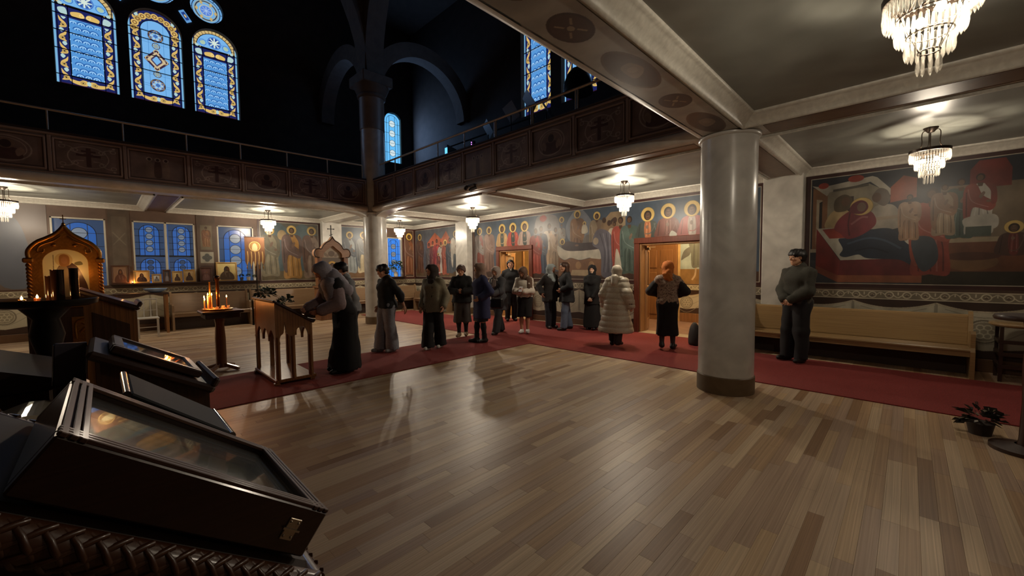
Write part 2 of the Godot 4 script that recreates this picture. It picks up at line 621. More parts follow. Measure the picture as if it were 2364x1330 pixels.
	# pilasters
	for p in [[XR - 0.24, XR, -11.06, -10.44, "cream pilaster on the right wall behind the far column"], [XR - 0.24, XR, -1.93, -1.33, "cream pilaster on the right wall beside the large bed mural"], [5.12, 5.74, ZL, ZL + 0.22, "cream pilaster on the far wall behind the pointed icon shrine"]]:
		var m := MB.new().bx(Vector3(p[0], 0.2, p[2]), Vector3(p[1], YS + 0.02, p[3]), 0.01)
		var q := solo("pilaster", m, cream, p[4], "pilaster")
		q.set_meta("kind", "structure")
		var bs := MB.new().bx(Vector3(p[0] - 0.02 if p[0] > 6 else p[0] - 0.02, 0, p[2] - 0.02), Vector3(p[1] + (0.0 if p[0] > 6 else 0.02), 0.2, p[3] + 0.02), 0.01)
		part("base", bs, base_m, q)
	# round columns
	var colm := mat("column_paint", Color8(212, 210, 205), 0.3, 0, "plaster", Vector3(0.6, 0.6, 0.6), {"coat": 0.35, "coat_rough": 0.22})
	for q in [[5.4, -1.6, "thick white round column nearest the viewer on the right"], [5.42, -10.75, "white round column at the far corner of the galleries"]]:
		var t := thing("column", q[2], "column", Vector3(q[0], 0, q[1]))
		var r := 0.31
		part("shaft", MB.new().lathe(V2([r, 0.14, r, YS - 0.01]), 48), colm, t)
		part("base", MB.new().lathe(V2([0, 0, r + 0.012, 0, r + 0.012, 0, r + 0.012, 0.2, r + 0.012, 0.2, r, 0.21]), 48), base_m, t)
		part("collar", MB.new().lathe(V2([r, YS - 0.05, r + 0.02, YS - 0.045, r + 0.03, YS - 0.03, r + 0.03, YS - 0.015, r, YS - 0.005]), 48), colm, t)
	# upper shaft and capital on the far column, ribs of the vault
	var ribm := mat("rib_paint", Color8(112, 103, 98), 0.75, 0, "plaster", Vector3(0.6, 0.6, 0.6))
	var up := thing("upper_column", "dim upper shaft with capital standing on the far corner of the galleries", "column", Vector3(5.42, 0, -10.75))
	part("lower_shaft", MB.new().lathe(V2([0.31, YS, 0.31, 5.35]), 40), colm, up)  # paler colour than the shaft above stands in for light falling here
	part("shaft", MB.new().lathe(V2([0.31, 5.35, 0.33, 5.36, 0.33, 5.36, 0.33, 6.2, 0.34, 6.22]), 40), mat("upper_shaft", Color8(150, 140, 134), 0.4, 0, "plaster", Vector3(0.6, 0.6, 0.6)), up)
	var cap := MB.new().lathe(V2([0.33, 6.2, 0.37, 6.22, 0.38, 6.28, 0.36, 6.3, 0.4, 6.36, 0.46, 6.5, 0.47, 6.52]), 40)
	cap.box(Vector3(0, 6.66, 0), Vector3(0.86, 0.28, 0.86), 0.02)
	part("capital", cap, ribm, up)
	var ribs := setting_node("trim_ribs", "arched ribs that spring from the far upper column")
	for q in [[Vector3(0.9, 6.8, -10.75), Vector3.RIGHT, 4.3, 0.52], [Vector3(5.42, 6.8, -6.2), Vector3.BACK, 4.35, 0.52], [Vector3(7.07, 6.35, -10.75), Vector3.RIGHT, 1.45, 0.4], [Vector3(5.42, 6.35, -12.4), Vector3.BACK, 1.4, 0.4]]:
		var m := MB.new()
		var cpos: Vector3 = q[0]
		var sd: Vector3 = q[1]
		var wide := sd.cross(Vector3.UP)
		for i in 28:
			var a0 := PI * i / 28.0
			var a1 := PI * (i + 1) / 28.0
			var rr: float = q[2]
			var hw: float = q[3] * 0.5
			var d0 := sd * cos(a0) + Vector3.UP * sin(a0)
			var d1 := sd * cos(a1) + Vector3.UP * sin(a1)
			var r2 := rr + 0.4
			if cpos.y + r2 * sin(a0) > YT + 0.3: continue
			m.quad(cpos + d0 * rr - wide * hw, cpos + d1 * rr - wide * hw, cpos + d1 * rr + wide * hw, cpos + d0 * rr + wide * hw, -(d0 + d1).normalized())
			m.quad(cpos + d0 * r2 - wide * hw, cpos + d1 * r2 - wide * hw, cpos + d1 * r2 + wide * hw, cpos + d0 * r2 + wide * hw, (d0 + d1).normalized())
			for s in [-1.0, 1.0]:
				m.quad(cpos + d0 * rr + wide * hw * s, cpos + d1 * rr + wide * hw * s, cpos + d1 * r2 + wide * hw * s, cpos + d0 * r2 + wide * hw * s, wide * s)
		part("rib", m, ribm, ribs)
	# baseboards
	var bb := MB.new()
	var last := -10.44
	for d in DOOR_R:
		bb.bx(Vector3(XR - 0.03, 0, last), Vector3(XR, 0.18, d[0] - 0.13), 0.006)
		last = d[1] + 0.13
	bb.bx(Vector3(XR - 0.03, 0, last), Vector3(XR, 0.18, -1.93), 0.006)
	bb.bx(Vector3(XR - 0.03, 0, -1.33), Vector3(XR, 0.18, ZB), 0.006)
	bb.bx(Vector3(XR - 0.03, 0, ZL), Vector3(XR, 0.18, -11.06), 0.006)
	setting("baseboard_right", bb, mat("baseboard", Color8(104, 74, 48), 0.5, 0, "wood_along", Vector3(1, 4, 1)))
	part("shoe_strip", MB.new().bx(Vector3(XR - 0.045, 0, DOOR_R[0][1] + 0.14), Vector3(XR - 0.03, 0.022, DOOR_R[1][0] - 0.14), 0.004), mat("shoe_strip", Color8(196, 182, 156), 0.5), get_node("baseboard_right"))
	bb = MB.new()
	bb.bx(Vector3(XA, 0, ZL), Vector3(5.12, 0.18, ZL + 0.03), 0.006)
	bb.bx(Vector3(5.74, 0, ZL), Vector3(XR, 0.18, ZL + 0.03), 0.006)
	setting("baseboard_far", bb, mats["baseboard"])

# ---------------------------------------------------------------- floor
func build_floor() -> void:
	var sub := setting("floor", MB.new().bx(Vector3(XA - 0.3, -0.3, ZL - 0.3), Vector3(XR + 0.2, -0.02, ZB + 0.3)), mat("floor_gap", Color8(112, 84, 58), 0.8), "oak strip floor of the hall")
	var tones := [Color8(206, 178, 142), Color8(190, 158, 122), Color8(182, 152, 124), Color8(214, 190, 158), Color8(200, 176, 150), Color8(158, 124, 92), Color8(186, 160, 138)]
	var pm := []
	for i in tones.size():
		pm.append(mat("oak_%d" % i, tones[i], 0.44, 0, "wood_along", Vector3(0.5, 1, 3.0), {"coat": 0.16, "coat_rough": 0.34, "world": true}))
	var lens := [0.55, 0.8, 1.05, 1.3]
	var W := 0.083
	var shapes := []
	for L in lens: shapes.append(MB.new().box(Vector3.ZERO, Vector3(L - 0.0006, 0.02, W - 0.0006), 0.0006).mesh())
	var all := []
	var r := RandomNumberGenerator.new()
	r.seed = 11
	var fwd := Vector3(sin(deg_to_rad(45.38)), 0, -cos(deg_to_rad(45.38)))
	var right := Vector3(fwd.z * -1.0, 0, fwd.x)
	var z := ZB - W * 0.5
	while z > ZL:
		var x := XA - r.randf() * 1.2
		while x < XR:
			var k := r.randi() % 4
			var L: float = lens[k]
			var c := Vector3(x + L * 0.5, -0.01, z)
			var tone := r.randi() % 7
			if tone == 5 and r.randf() < 0.5: tone = 1
			x += L
			var x0 := maxf(c.x - L * 0.5, XA)
			var x1 := minf(c.x + L * 0.5, XR)
			if x1 - x0 < 0.02: continue
			var cut := x1 - x0 < L - 0.001
			c.x = (x0 + x1) * 0.5
			L = x1 - x0
			var hidden := (c.z < -5.5 and c.z > -6.95 and c.x < 6.0 - L) or (c.x - L * 0.5 > 6.05 and c.x + L * 0.5 < 7.85 and c.z > -12.9)
			if hidden: continue
			var dd := c.dot(fwd)
			var sd := c.dot(right)
			var size := 0.0
			if not cut and dd > 0.35 and absf(sd) < dd * 1.3 + L * 0.5 and CAM_H < dd * 0.9 and c.x > 0.1: size = 1.0 / (dd * dd)
			all.append([size, c, k, tone, L])
		z -= W
	all.sort_custom(func(a, b): return a[0] > b[0])
	var rest := []
	for i in tones.size(): rest.append(MB.new())
	for i in all.size():
		var q = all[i]
		if i < 296:
			var o := part("plank", shapes[q[2]], pm[q[3]], sub)
			o.position = q[1]
		else:
			var L: float = q[4]
			var m: MB = rest[q[3]]
			var c: Vector3 = q[1]
			m.quad(c + Vector3(-L * 0.5 + 0.0003, 0.01, -W * 0.5 + 0.0003), c + Vector3(L * 0.5 - 0.0003, 0.01, -W * 0.5 + 0.0003), c + Vector3(L * 0.5 - 0.0003, 0.01, W * 0.5 - 0.0003), c + Vector3(-L * 0.5 + 0.0003, 0.01, W * 0.5 - 0.0003), Vector3.UP)
	for i in tones.size():
		var o := part("far_planks", rest[i], pm[i], sub)
		o.set_meta("kind", "stuff")
	# red carpet: a runner along the right aisle with an arm across the nave
	var red := mat("carpet_red", Color8(150, 47, 42), 0.95, 0, "pile", Vector3(3, 3, 3), {"bump": 0.6, "rim": 0.3})
	var t := thing("carpet", "red carpet runner along the right aisle with an arm across the nave floor", "carpet")
	var m := MB.new()
	m.bx(Vector3(5.98, 0, -10.0), Vector3(XR - 0.032, 0.012, -2.1), 0.004)
	m.bx(Vector3(5.98, 0, -13.0), Vector3(7.9, 0.012, -10.0), 0.004)
	m.bx(Vector3(5.98, 0, -2.1), Vector3(7.95, 0.012, ZB), 0.004)
	part("aisle_runner", m, red, t)
	part("cross_runner", MB.new().bx(Vector3(-3.0, 0, -7.04), Vector3(5.98, 0.012, -5.42), 0.004), red, t)

# ---------------------------------------------------------------- painting on images: coordinates in metres, y up
class Pt:
	var im: Image
	var x0 := 0.0
	var y1 := 0.0
	var k := 100.0
	var w := 0
	var h := 0
	func _init(ax: float, ay: float, bx: float, by: float, ppm: float, bg: Color) -> void:
		x0 = ax; y1 = by; k = ppm * 2.0
		w = int(ceil((bx - ax) * k)); h = int(ceil((by - ay) * k))
		im = Image.create(w, h, false, Image.FORMAT_RGB8)
		im.fill(bg)
	func rect(ax: float, ay: float, bx: float, by: float, c: Color) -> void:
		im.fill_rect(Rect2i(roundi((ax - x0) * k), roundi((y1 - by) * k), maxi(1, roundi((bx - ax) * k)), maxi(1, roundi((by - ay) * k))), c)
	func poly(p: PackedVector2Array, c: Color) -> void:
		var m := p.size()
		var lo := 1.0e9
		var hi := -1.0e9
		var q := PackedVector2Array()
		for e in p:
			var s := Vector2((e.x - x0) * k, (y1 - e.y) * k)
			q.append(s)
			lo = minf(lo, s.y); hi = maxf(hi, s.y)
		for y in range(maxi(0, int(ceil(lo - 0.5))), mini(h - 1, int(floor(hi - 0.5))) + 1):
			var yy := y + 0.5
			var xs := []
			for i in m:
				var a := q[i]
				var b := q[(i + 1) % m]
				if (a.y <= yy) != (b.y <= yy): xs.append(a.x + (yy - a.y) / (b.y - a.y) * (b.x - a.x))
			xs.sort()
			for i in range(0, xs.size() - 1, 2):
				var xa := roundi(xs[i])
				var xb := roundi(xs[i + 1])
				if xb > xa: im.fill_rect(Rect2i(xa, y, xb - xa, 1), c)
	func P(a: Array, c: Color) -> void:
		var p := PackedVector2Array()
		for i in range(0, a.size(), 2): p.append(Vector2(a[i], a[i + 1]))
		poly(p, c)
	# smooth closed outline
	func S(a: Array, c: Color) -> void:
		var p := PackedVector2Array()
		var m := a.size() / 2
		for i in m:
			var q := []
			for j in [-1, 0, 1, 2]:
				var e: int = (i + j + m) % m
				q.append(Vector2(a[e * 2], a[e * 2 + 1]))
			for s in 5: p.append((q[1] as Vector2).cubic_interpolate(q[2], q[0], q[3], s / 5.0))
		poly(p, c)
	func ell(cx: float, cy: float, rx: float, ry: float, c: Color) -> void:
		var p := PackedVector2Array()
		for i in 28: p.append(Vector2(cx + rx * cos(TAU * i / 28.0), cy + ry * sin(TAU * i / 28.0)))
		poly(p, c)
	func ring(cx: float, cy: float, r: float, wd: float, c: Color, a0 := 0.0, a1 := TAU) -> void:
		var p := PackedVector2Array()
		for i in 29: p.append(Vector2(cx, cy) + Vector2.from_angle(a0 + (a1 - a0) * i / 28.0) * (r + wd * 0.5))
		for i in 29: p.append(Vector2(cx, cy) + Vector2.from_angle(a1 - (a1 - a0) * i / 28.0) * (r - wd * 0.5))
		poly(p, c)
	func line(a: Array, wd: float, c: Color, smooth := true) -> void:
		var p := PackedVector2Array()
		var m := a.size() / 2
		for i in m - 1:
			var q := []
			for j in [-1, 0, 1, 2]:
				var e := clampi(i + j, 0, m - 1)
				q.append(Vector2(a[e * 2], a[e * 2 + 1]))
			var st := 5 if smooth and m > 2 else 1
			for s in st: p.append((q[1] as Vector2).cubic_interpolate(q[2], q[0], q[3], s / float(st)))
		p.append(Vector2(a[m * 2 - 2], a[m * 2 - 1]))
		for i in p.size() - 1:
			var d := (p[i + 1] - p[i])
			if d.length() < 0.0001: continue
			var nn := d.normalized().orthogonal() * wd * 0.5
			var e := d.normalized() * wd * 0.15
			poly(PackedVector2Array([p[i] - e + nn, p[i + 1] + e + nn, p[i + 1] + e - nn, p[i] - e - nn]), c)
	func tex() -> ImageTexture:
		im.resize(maxi(1, w / 2), maxi(1, h / 2), Image.INTERPOLATE_BILINEAR)
		return ImageTexture.create_from_image(im)
	# soft worn patches over everything painted so far
	func wear(seed_: int, amount := 0.10, dim := 0.86) -> void:
		var fn := FastNoiseLite.new()
		fn.seed = seed_
		fn.frequency = 1.0
		fn.fractal_octaves = 4
		var d := im.get_data()
		var st := 2
		for y in range(0, h, st):
			for x in range(0, w, st):
				var g := dim * (1.0 + amount * 1.6 * fn.get_noise_2d(x / k * 3.0, y / k * 2.0))
				for yy in range(y, mini(y + st, h)):
					for xx in range(x, mini(x + st, w)):
						var i := (yy * w + xx) * 3
						var m := (d[i] + d[i + 1] + d[i + 2]) * 0.067
						d[i] = mini(255, int((d[i] * 0.8 + m) * g)); d[i + 1] = mini(255, int((d[i + 1] * 0.8 + m) * g)); d[i + 2] = mini(255, int((d[i + 2] * 0.8 + m) * g))
		im.set_data(w, h, false, Image.FORMAT_RGB8, d)

const GOLD := Color(0.90, 0.74, 0.36)
const SKIN_P := Color(0.42, 0.28, 0.18)

func halo(p: Pt, x: float, y: float, r: float, hair := Color(0.20, 0.13, 0.09), face := SKIN_P, look := 0.0) -> void:
	p.ell(x, y, r, r, GOLD.darkened(0.35))
	p.ell(x, y, r * 0.95, r * 0.95, GOLD)
	p.ell(x, y - r * 0.12, r * 0.55, r * 0.66, hair)
	p.ell(x + look * r * 0.12, y - r * 0.2, r * 0.36, r * 0.52, face)
	p.ell(x + look * r * 0.2, y - r * 0.1, r * 0.2, r * 0.28, face.lightened(0.12))
	p.line([x + look * r * 0.1 - r * 0.2, y - r * 0.06, x + look * r * 0.1 - r * 0.06, y - r * 0.06], r * 0.07, hair)
	p.line([x + look * r * 0.1 + r * 0.06, y - r * 0.06, x + look * r * 0.1 + r * 0.2, y - r * 0.06], r * 0.07, hair)
	p.line([x + look * r * 0.12, y - r * 0.05, x + look * r * 0.14, y - r * 0.28], r * 0.05, face.darkened(0.3))
	p.line([x - r * 0.1, y - r * 0.42, x + r * 0.12, y - r * 0.42], r * 0.06, face.darkened(0.4))

# a standing saint seen from the front
func saint(p: Pt, x: float, yb: float, yt: float, robe: Color, mantle: Color, look := 0.0, nimbus := true, hair := Color(0.20, 0.13, 0.09)) -> void:
	var H := yt - yb
	var W := H * 0.165
	var sh := yt - H * 0.2
	p.ell(x - W * 0.35, yb + H * 0.012, W * 0.25, H * 0.014, SKIN_P)
	p.ell(x + W * 0.4, yb + H * 0.012, W * 0.25, H * 0.014, SKIN_P)
	p.S([x - W * 0.35, sh + H * 0.03, x - W * 0.95, sh - H * 0.03, x - W * 1.05, sh - H * 0.3, x - W * 0.85, yb + H * 0.35, x - W * 0.95, yb + H * 0.02, x, yb + H * 0.015, x + W * 0.95, yb + H * 0.02, x + W * 0.85, yb + H * 0.35, x + W * 1.05, sh - H * 0.3, x + W * 0.95, sh - H * 0.03, x + W * 0.35, sh + H * 0.03], robe)
	for i in 5:
		var fx := x + W * (-0.6 + 0.3 * i)
		p.line([fx * 0.7 + x * 0.3, sh - H * 0.34, fx, yb + H * 0.3, fx + W * 0.05, yb + H * 0.05], H * 0.012, robe.darkened(0.35) if i % 2 == 0 else robe.lightened(0.22))
	p.S([x - W * 0.3, sh + H * 0.035, x - W * 1.02, sh - H * 0.02, x - W * 1.12, sh - H * 0.3, x - W * 0.98, yb + H * 0.2, x - W * 0.62, yb + H * 0.12, x - W * 0.45, sh - H * 0.36, x + W * 0.7, sh - H * 0.42, x + W * 1.05, sh - H * 0.3, x + W * 0.2, sh - H * 0.16], mantle)
	p.line([x - W * 0.8, sh - H * 0.05, x - W * 0.5, sh - H * 0.25, x + W * 0.6, sh - H * 0.36], H * 0.012, mantle.lightened(0.25))
	p.line([x - W * 0.9, sh - H * 0.1, x - W * 0.85, yb + H * 0.3], H * 0.014, mantle.darkened(0.35))
	p.S([x + W * 0.3, sh + H * 0.035, x + W * 1.0, sh - H * 0.02, x + W * 1.12, sh - H * 0.28, x + W * 0.75, sh - H * 0.3, x + W * 0.7, sh - H * 0.1], mantle.darkened(0.12))
	p.S([x - W * 0.05, sh - H * 0.17, x + W * 0.22, sh - H * 0.1, x + W * 0.34, sh - H * 0.13, x + W * 0.1, sh - H * 0.21], SKIN_P.lightened(0.15))
	p.ell(x + W * 0.6, sh - H * 0.26, W * 0.17, H * 0.022, SKIN_P.lightened(0.1))
	p.P([x - W * 0.2, sh + H * 0.05, x + W * 0.2, sh + H * 0.05, x + W * 0.14, sh - H * 0.01, x - W * 0.14, sh - H * 0.01], SKIN_P.darkened(0.1))
	if nimbus:
		halo(p, x, yt - H * 0.075, H * 0.088, hair, SKIN_P, look)
	else:
		p.ell(x, yt - H * 0.06, H * 0.05, H * 0.06, hair)
		p.ell(x + look * H * 0.012, yt - H * 0.07, H * 0.034, H * 0.045, SKIN_P)

# a saint from head to waist
func bust(p: Pt, x: float, yb: float, r: float, hy: float, robe: Color, mantle: Color, look := 0.0, item := Color.TRANSPARENT) -> void:
	var W := r * 1.55
	var sh := hy - r * 0.95
	p.S([x - r * 0.3, sh + r * 0.2, x - W * 0.75, sh - r * 0.15, x - W, sh - r * 1.1, x - W * 1.05, yb, x + W * 1.05, yb, x + W, sh - r * 1.1, x + W * 0.75, sh - r * 0.15, x + r * 0.3, sh + r * 0.2], mantle)
	p.S([x - r * 0.28, sh + r * 0.15, x - r * 0.5, sh - r * 1.0, x - r * 0.3, yb + r * 0.05, x + r * 0.45, yb + r * 0.05, x + r * 0.5, sh - r * 0.9, x + r * 0.28, sh + r * 0.15], robe)
	for i in 4: p.line([x - r * 0.3 + r * 0.2 * i, sh - r * 0.2, x - r * 0.4 + r * 0.25 * i, yb + r * 0.3], r * 0.07, robe.darkened(0.3) if i % 2 == 0 else robe.lightened(0.25))
	p.line([x - W * 0.7, sh - r * 0.3, x - W * 0.85, yb + r * 0.2], r * 0.09, mantle.darkened(0.35))
	p.line([x + W * 0.6, sh - r * 0.3, x + W * 0.85, yb + r * 0.4], r * 0.09, mantle.lightened(0.2))
	p.line([x + W * 0.75, sh - r * 0.3, x + W * 0.3, yb + r * 0.7, x - r * 0.3, yb + r * 0.6], r * 0.12, mantle.lightened(0.12))
	p.ell(x - r * 0.05, sh - r * 0.75, r * 0.2, r * 0.26, SKIN_P.lightened(0.15))
	if item.a > 0.0: p.S([x + r * 0.2, yb + r * 0.1, x + r * 0.5, yb + r * 0.75, x + r * 1.15, yb + r * 0.35, x + r * 1.0, yb - r * 0.0], item)
	halo(p, x, hy, r, Color(0.20, 0.13, 0.09), SKIN_P, look)

# band of leaf scrolls
func scrolls(p: Pt, ax: float, ay: float, bx: float, by: float, step: float, bg: Color, fg: Color, dark: Color) -> void:
	p.rect(ax, ay, bx, by, bg)
	var hh := by - ay
	p.rect(ax, by - hh * 0.08, bx, by, fg)
	p.rect(ax, ay, bx, ay + hh * 0.08, fg)
	var x := ax + step * 0.5
	var i := 0
	while x < bx:
		var m := ay + hh * 0.5
		var r := hh * 0.33
		p.ring(x, m, r, hh * 0.09, fg)
		p.ell(x, m, r * 0.5, r * 0.55, dark)
		p.line([x - r * 0.4, m, x, m + r * 0.3, x + r * 0.4, m - r * 0.1], hh * 0.06, fg)
		p.line([x + r, m, x + step * 0.5, m + hh * (0.28 if i % 2 == 0 else -0.28), x + step - r, m], hh * 0.08, fg)
		p.line([x + step * 0.5, m, x + step * 0.5, m + hh * 0.3], hh * 0.07, fg)
		x += step
		i += 1

# painted cloth hung in swags
func drapery(p: Pt, ax: float, ay: float, bx: float, by: float, step: float, discs := true) -> void:
	var cloth := Color8(176, 166, 140)
	p.rect(ax, ay, bx, by, Color8(58, 40, 30))
	var x := ax - step * 0.3
	while x < bx:
		var pts := []
		for i in 13:
			var u := i / 12.0
			pts.append_array([x + u * step, by - 0.03 - 0.10 * (1.0 - pow(2.0 * u - 1.0, 2.0))])
		for i in 13:
			var u := 1.0 - i / 12.0
			pts.append_array([x + u * step, ay + 0.10 + 0.07 * absf(2.0 * u - 1.0)])
		p.P(pts, cloth)
		for j in 3:
			var yy := by - 0.22 - j * 0.13
			p.line([x + step * 0.1, yy + 0.1, x + step * 0.5, yy - 0.06 * j, x + step * 0.9, yy + 0.1], 0.012, cloth.darkened(0.18))
		for u in [0.0, 1.0]:
			p.line([x + u * step, by - 0.03, x + u * step + (0.02 if u < 0.5 else -0.02), ay + 0.2], 0.03, cloth.darkened(0.22))
		var top := []
		for i in 13:
			var u := i / 12.0
			top.append_array([x + u * step, by - 0.035 - 0.10 * (1.0 - pow(2.0 * u - 1.0, 2.0))])
		p.line(top, 0.022, Color8(150, 136, 108))
		p.line(top, 0.008, Color8(200, 186, 156))
		if discs:
			var cx := x + step * 0.5
			var cy := (ay + by) * 0.5 - 0.02
			p.ring(cx, cy, 0.16, 0.02, Color8(112, 102, 82))
			p.ell(cx, cy, 0.135, 0.135, Color8(140, 130, 106))
			for a in 6: p.ring(cx + 0.07 * cos(a * TAU / 6.0), cy + 0.07 * sin(a * TAU / 6.0), 0.035, 0.012, Color8(190, 180, 150))
		x += step

func framed(p: Pt, ax: float, ay: float, bx: float, by: float) -> void:
	var t := 0.055
	for q in [[ax, ay, bx, ay + t], [ax, by - t, bx, by], [ax, ay, ax + t, by], [bx - t, ay, bx, by]]: p.rect(q[0], q[1], q[2], q[3], Color8(74, 34, 28))
	for q in [[ax + t, ay + t, bx - t, ay + t + 0.012], [ax + t, by - t - 0.012, bx - t, by - t], [ax + t, ay + t, ax + t + 0.012, by - t], [bx - t - 0.012, ay + t, bx - t, by - t]]: p.rect(q[0], q[1], q[2], q[3], Color8(206, 196, 170))

# hangs a painted picture flat on the wall; u along side
func hang(called: String, p: Pt, ax: float, ay: float, bx: float, by: float, o: Vector3, side: Vector3, facing: Vector3, label: String, cat: String, holes := [], rough := 0.42) -> MeshInstance3D:
	var m := MB.new()
	var us := [ax, bx]
	var vs := [ay, by]
	for h: Rect2 in holes:
		us.append_array([h.position.x, h.end.x]); vs.append_array([h.position.y, h.end.y])
	us.sort(); vs.sort()
	var d := 0.012
	o += facing * 0.002
	for j in vs.size() - 1:
		for i in us.size() - 1:
			if us[i + 1] - us[i] < 0.001 or vs[j + 1] - vs[j] < 0.001: continue
			var c := Vector2((us[i] + us[i + 1]) * 0.5, (vs[j] + vs[j + 1]) * 0.5)
			if c.x < ax or c.x > bx or c.y < ay or c.y > by: continue
			var open := false
			for h: Rect2 in holes: if h.has_point(c): open = true
			if open: continue
			var f := func(u: float, v: float) -> Vector2: return Vector2((u - ax) / (bx - ax), (by - v) / (by - ay))
			var w := func(u: float, v: float) -> Vector3: return o + side * u + Vector3.UP * v + facing * d
			var u0: float = us[i]
			var u1: float = us[i + 1]
			var v0: float = vs[j]
			var v1: float = vs[j + 1]
			m.quad(w.call(u0, v0), w.call(u1, v0), w.call(u1, v1), w.call(u0, v1), facing, f.call(u0, v0), f.call(u1, v0), f.call(u1, v1), f.call(u0, v1))
	for e in [[ax, ay, bx, ay, Vector3.DOWN], [ax, by, bx, by, Vector3.UP], [ax, ay, ax, by, -side], [bx, ay, bx, by, side]]:
		var a: Vector3 = o + side * e[0] + Vector3.UP * e[1]
		var b: Vector3 = o + side * e[2] + Vector3.UP * e[3]
		m.quad(a, b, b + facing * d, a + facing * d, e[4], Vector2(0.001, 0.001), Vector2(0.002, 0.001), Vector2(0.002, 0.002), Vector2(0.001, 0.002))
	var t := pic(called + str(mats.size()), p.tex(), rough)
	return solo(called, m, t, label, cat)

func build_murals() -> void:
	var sky := Color8(66, 84, 104)
	var ground := Color8(120, 92, 58)
	var red := Color8(176, 60, 42)
	var ochre := Color8(176, 134, 74)
	var blue := Color8(70, 82, 104)
	var green := Color8(72, 92, 80)
	var brown := Color8(112, 70, 46)
	var grey := Color8(112, 108, 112)
	var cream := Color8(204, 194, 172)
	var O := Vector3(XR, 0, 0)
	# the long mural round the two doorways
	var p := Pt.new(-10.42, 1.16, -1.95, 3.07, 230, sky)
	p.rect(-10.42, 1.16, -1.95, 1.42, Color8(78, 50, 36))
	saint(p, -10.06, 1.4, 2.84, Color8(150, 64, 48), Color8(142, 132, 126), 0.4)
	saint(p, -9.6, 1.4, 2.84, Color8(132, 92, 74), Color8(146, 112, 96), -0.2)
	bust(p, -9.0, 2.2, 0.15, 2.74, green.darkened(0.3), ochre, 0.4)
	bust(p, -8.53, 2.2, 0.15, 2.74, green.darkened(0.35), red, -0.5)
	bust(p, -8.05, 2.2, 0.16, 2.74, green.darkened(0.35), Color8(168, 138, 122), 0.2)
	# the crowd left of the bier
	p.S([-7.72, 2.2, -7.6, 2.9, -7.3, 3.0, -6.85, 2.9, -6.75, 2.4, -6.9, 1.9, -7.6, 1.8], Color8(132, 128, 128))
	saint(p, -7.12, 1.45, 2.75, Color8(196, 160, 122), Color8(200, 186, 166), 0.5, false)
	saint(p, -7.42, 1.36, 2.7, blue, Color8(96, 104, 120), 0.5, false)
	saint(p, -7.62, 1.35, 2.65, red, red.darkened(0.15), 0.5, false)
	p.ell(-7.34, 2.9, 0.13, 0.09, Color8(178, 62, 52))
	saint(p, -6.9, 1.45, 2.62, Color8(150, 124, 96), Color8(176, 148, 118), 0.6, false)
	# the figure in the almond glow, holding a small child
	p.S([-6.14, 3.06, -5.86, 2.85, -5.74, 2.6, -5.9, 2.2, -6.4, 2.2, -6.55, 2.55, -6.42, 2.85], Color8(120, 128, 142))
	saint(p, -6.18, 1.75, 3.0, Color8(128, 84, 50), Color8(150, 104, 62), 0.3)
	halo(p, -5.96, 2.65, 0.055, Color8(150, 130, 96))
	p.S([-6.02, 2.6, -5.9, 2.6, -5.86, 2.42, -6.04, 2.4], Color8(196, 186, 160))
	halo(p, -6.69, 2.81, 0.085)
	saint(p, -6.69, 2.0, 2.7, Color8(120, 116, 112), Color8(150, 144, 132), 0.3, false)
	p.S([-6.02, 2.1, -5.9, 2.35, -5.7, 2.3, -5.65, 2.1], Color8(120, 112, 104))
	# city and the people at right
	p.P([-5.35, 2.35, -5.35, 2.72, -5.2, 2.86, -4.95, 2.86, -4.9, 2.72, -4.8, 2.72, -4.8, 2.35], Color8(150, 126, 92))
	p.P([-5.2, 2.4, -5.2, 2.66, -5.12, 2.72, -5.04, 2.66, -5.04, 2.4], Color8(66, 48, 40))
	saint(p, -5.59, 1.7, 2.9, Color8(130, 104, 78), Color8(150, 128, 98), -0.5)
	for q in [[-5.38, 2.68], [-5.24, 2.6], [-5.08, 2.66]]:
		p.ell(q[0], q[1] - 0.14, 0.09, 0.14, Color8(142, 112, 78)); p.ell(q[0], q[1], 0.055, 0.07, Color8(74, 48, 36))
	saint(p, -5.1, 1.7, 2.62, cream, Color8(190, 178, 150), -0.5, false)
	# bier with the lying figure
	p.S([-6.84, 2.12, -6.62, 2.02, -6.2, 1.98, -5.5, 2.04, -5.44, 1.76, -5.7, 1.72, -5.8, 1.77, -6.1, 1.72, -6.4, 1.78, -6.6, 1.73, -6.8, 1.86], cream)
	p.P([-6.8, 1.8, -6.6, 1.72, -6.4, 1.77, -6.1, 1.71, -5.8, 1.76, -5.45, 1.72, -5.45, 1.32, -6.8, 1.3], Color8(140, 92, 58))
	for q in [-6.5, -6.15, -5.75]: p.ell(q, 1.58, 0.09, 0.1, Color8(172, 124, 76))
	p.P([-6.4, 1.32, -6.35, 1.46, -5.85, 1.46, -5.8, 1.3], Color8(190, 160, 118))
	p.S([-6.68, 2.14, -6.5, 2.22, -6.1, 2.16, -5.52, 2.14, -5.48, 2.0, -5.9, 1.96, -6.4, 1.96, -6.64, 2.02], Color8(72, 58, 62))
	p.ell(-6.2, 2.1, 0.06, 0.025, SKIN_P.lightened(0.15))
	halo(p, -6.67, 2.22, 0.09)
	# bowed mourner
	p.S([-5.72, 2.1, -5.62, 2.42, -5.4, 2.46, -5.18, 2.3, -5.1, 1.9, -5.12, 1.34, -5.44, 1.3, -5.46, 1.7, -5.52, 1.96], Color8(104, 100, 112))
	for i in 4: p.line([-5.5 + 0.09 * i, 2.36, -5.36 + 0.05 * i, 1.9, -5.4 + 0.07 * i, 1.4], 0.018, Color8(140, 136, 146) if i % 2 else Color8(70, 66, 78))
	p.ell(-5.62, 2.18, 0.08, 0.09, Color8(170, 150, 122))
	saint(p, -4.93, 1.38, 2.72, red, red.lightened(0.06), -0.5, false)
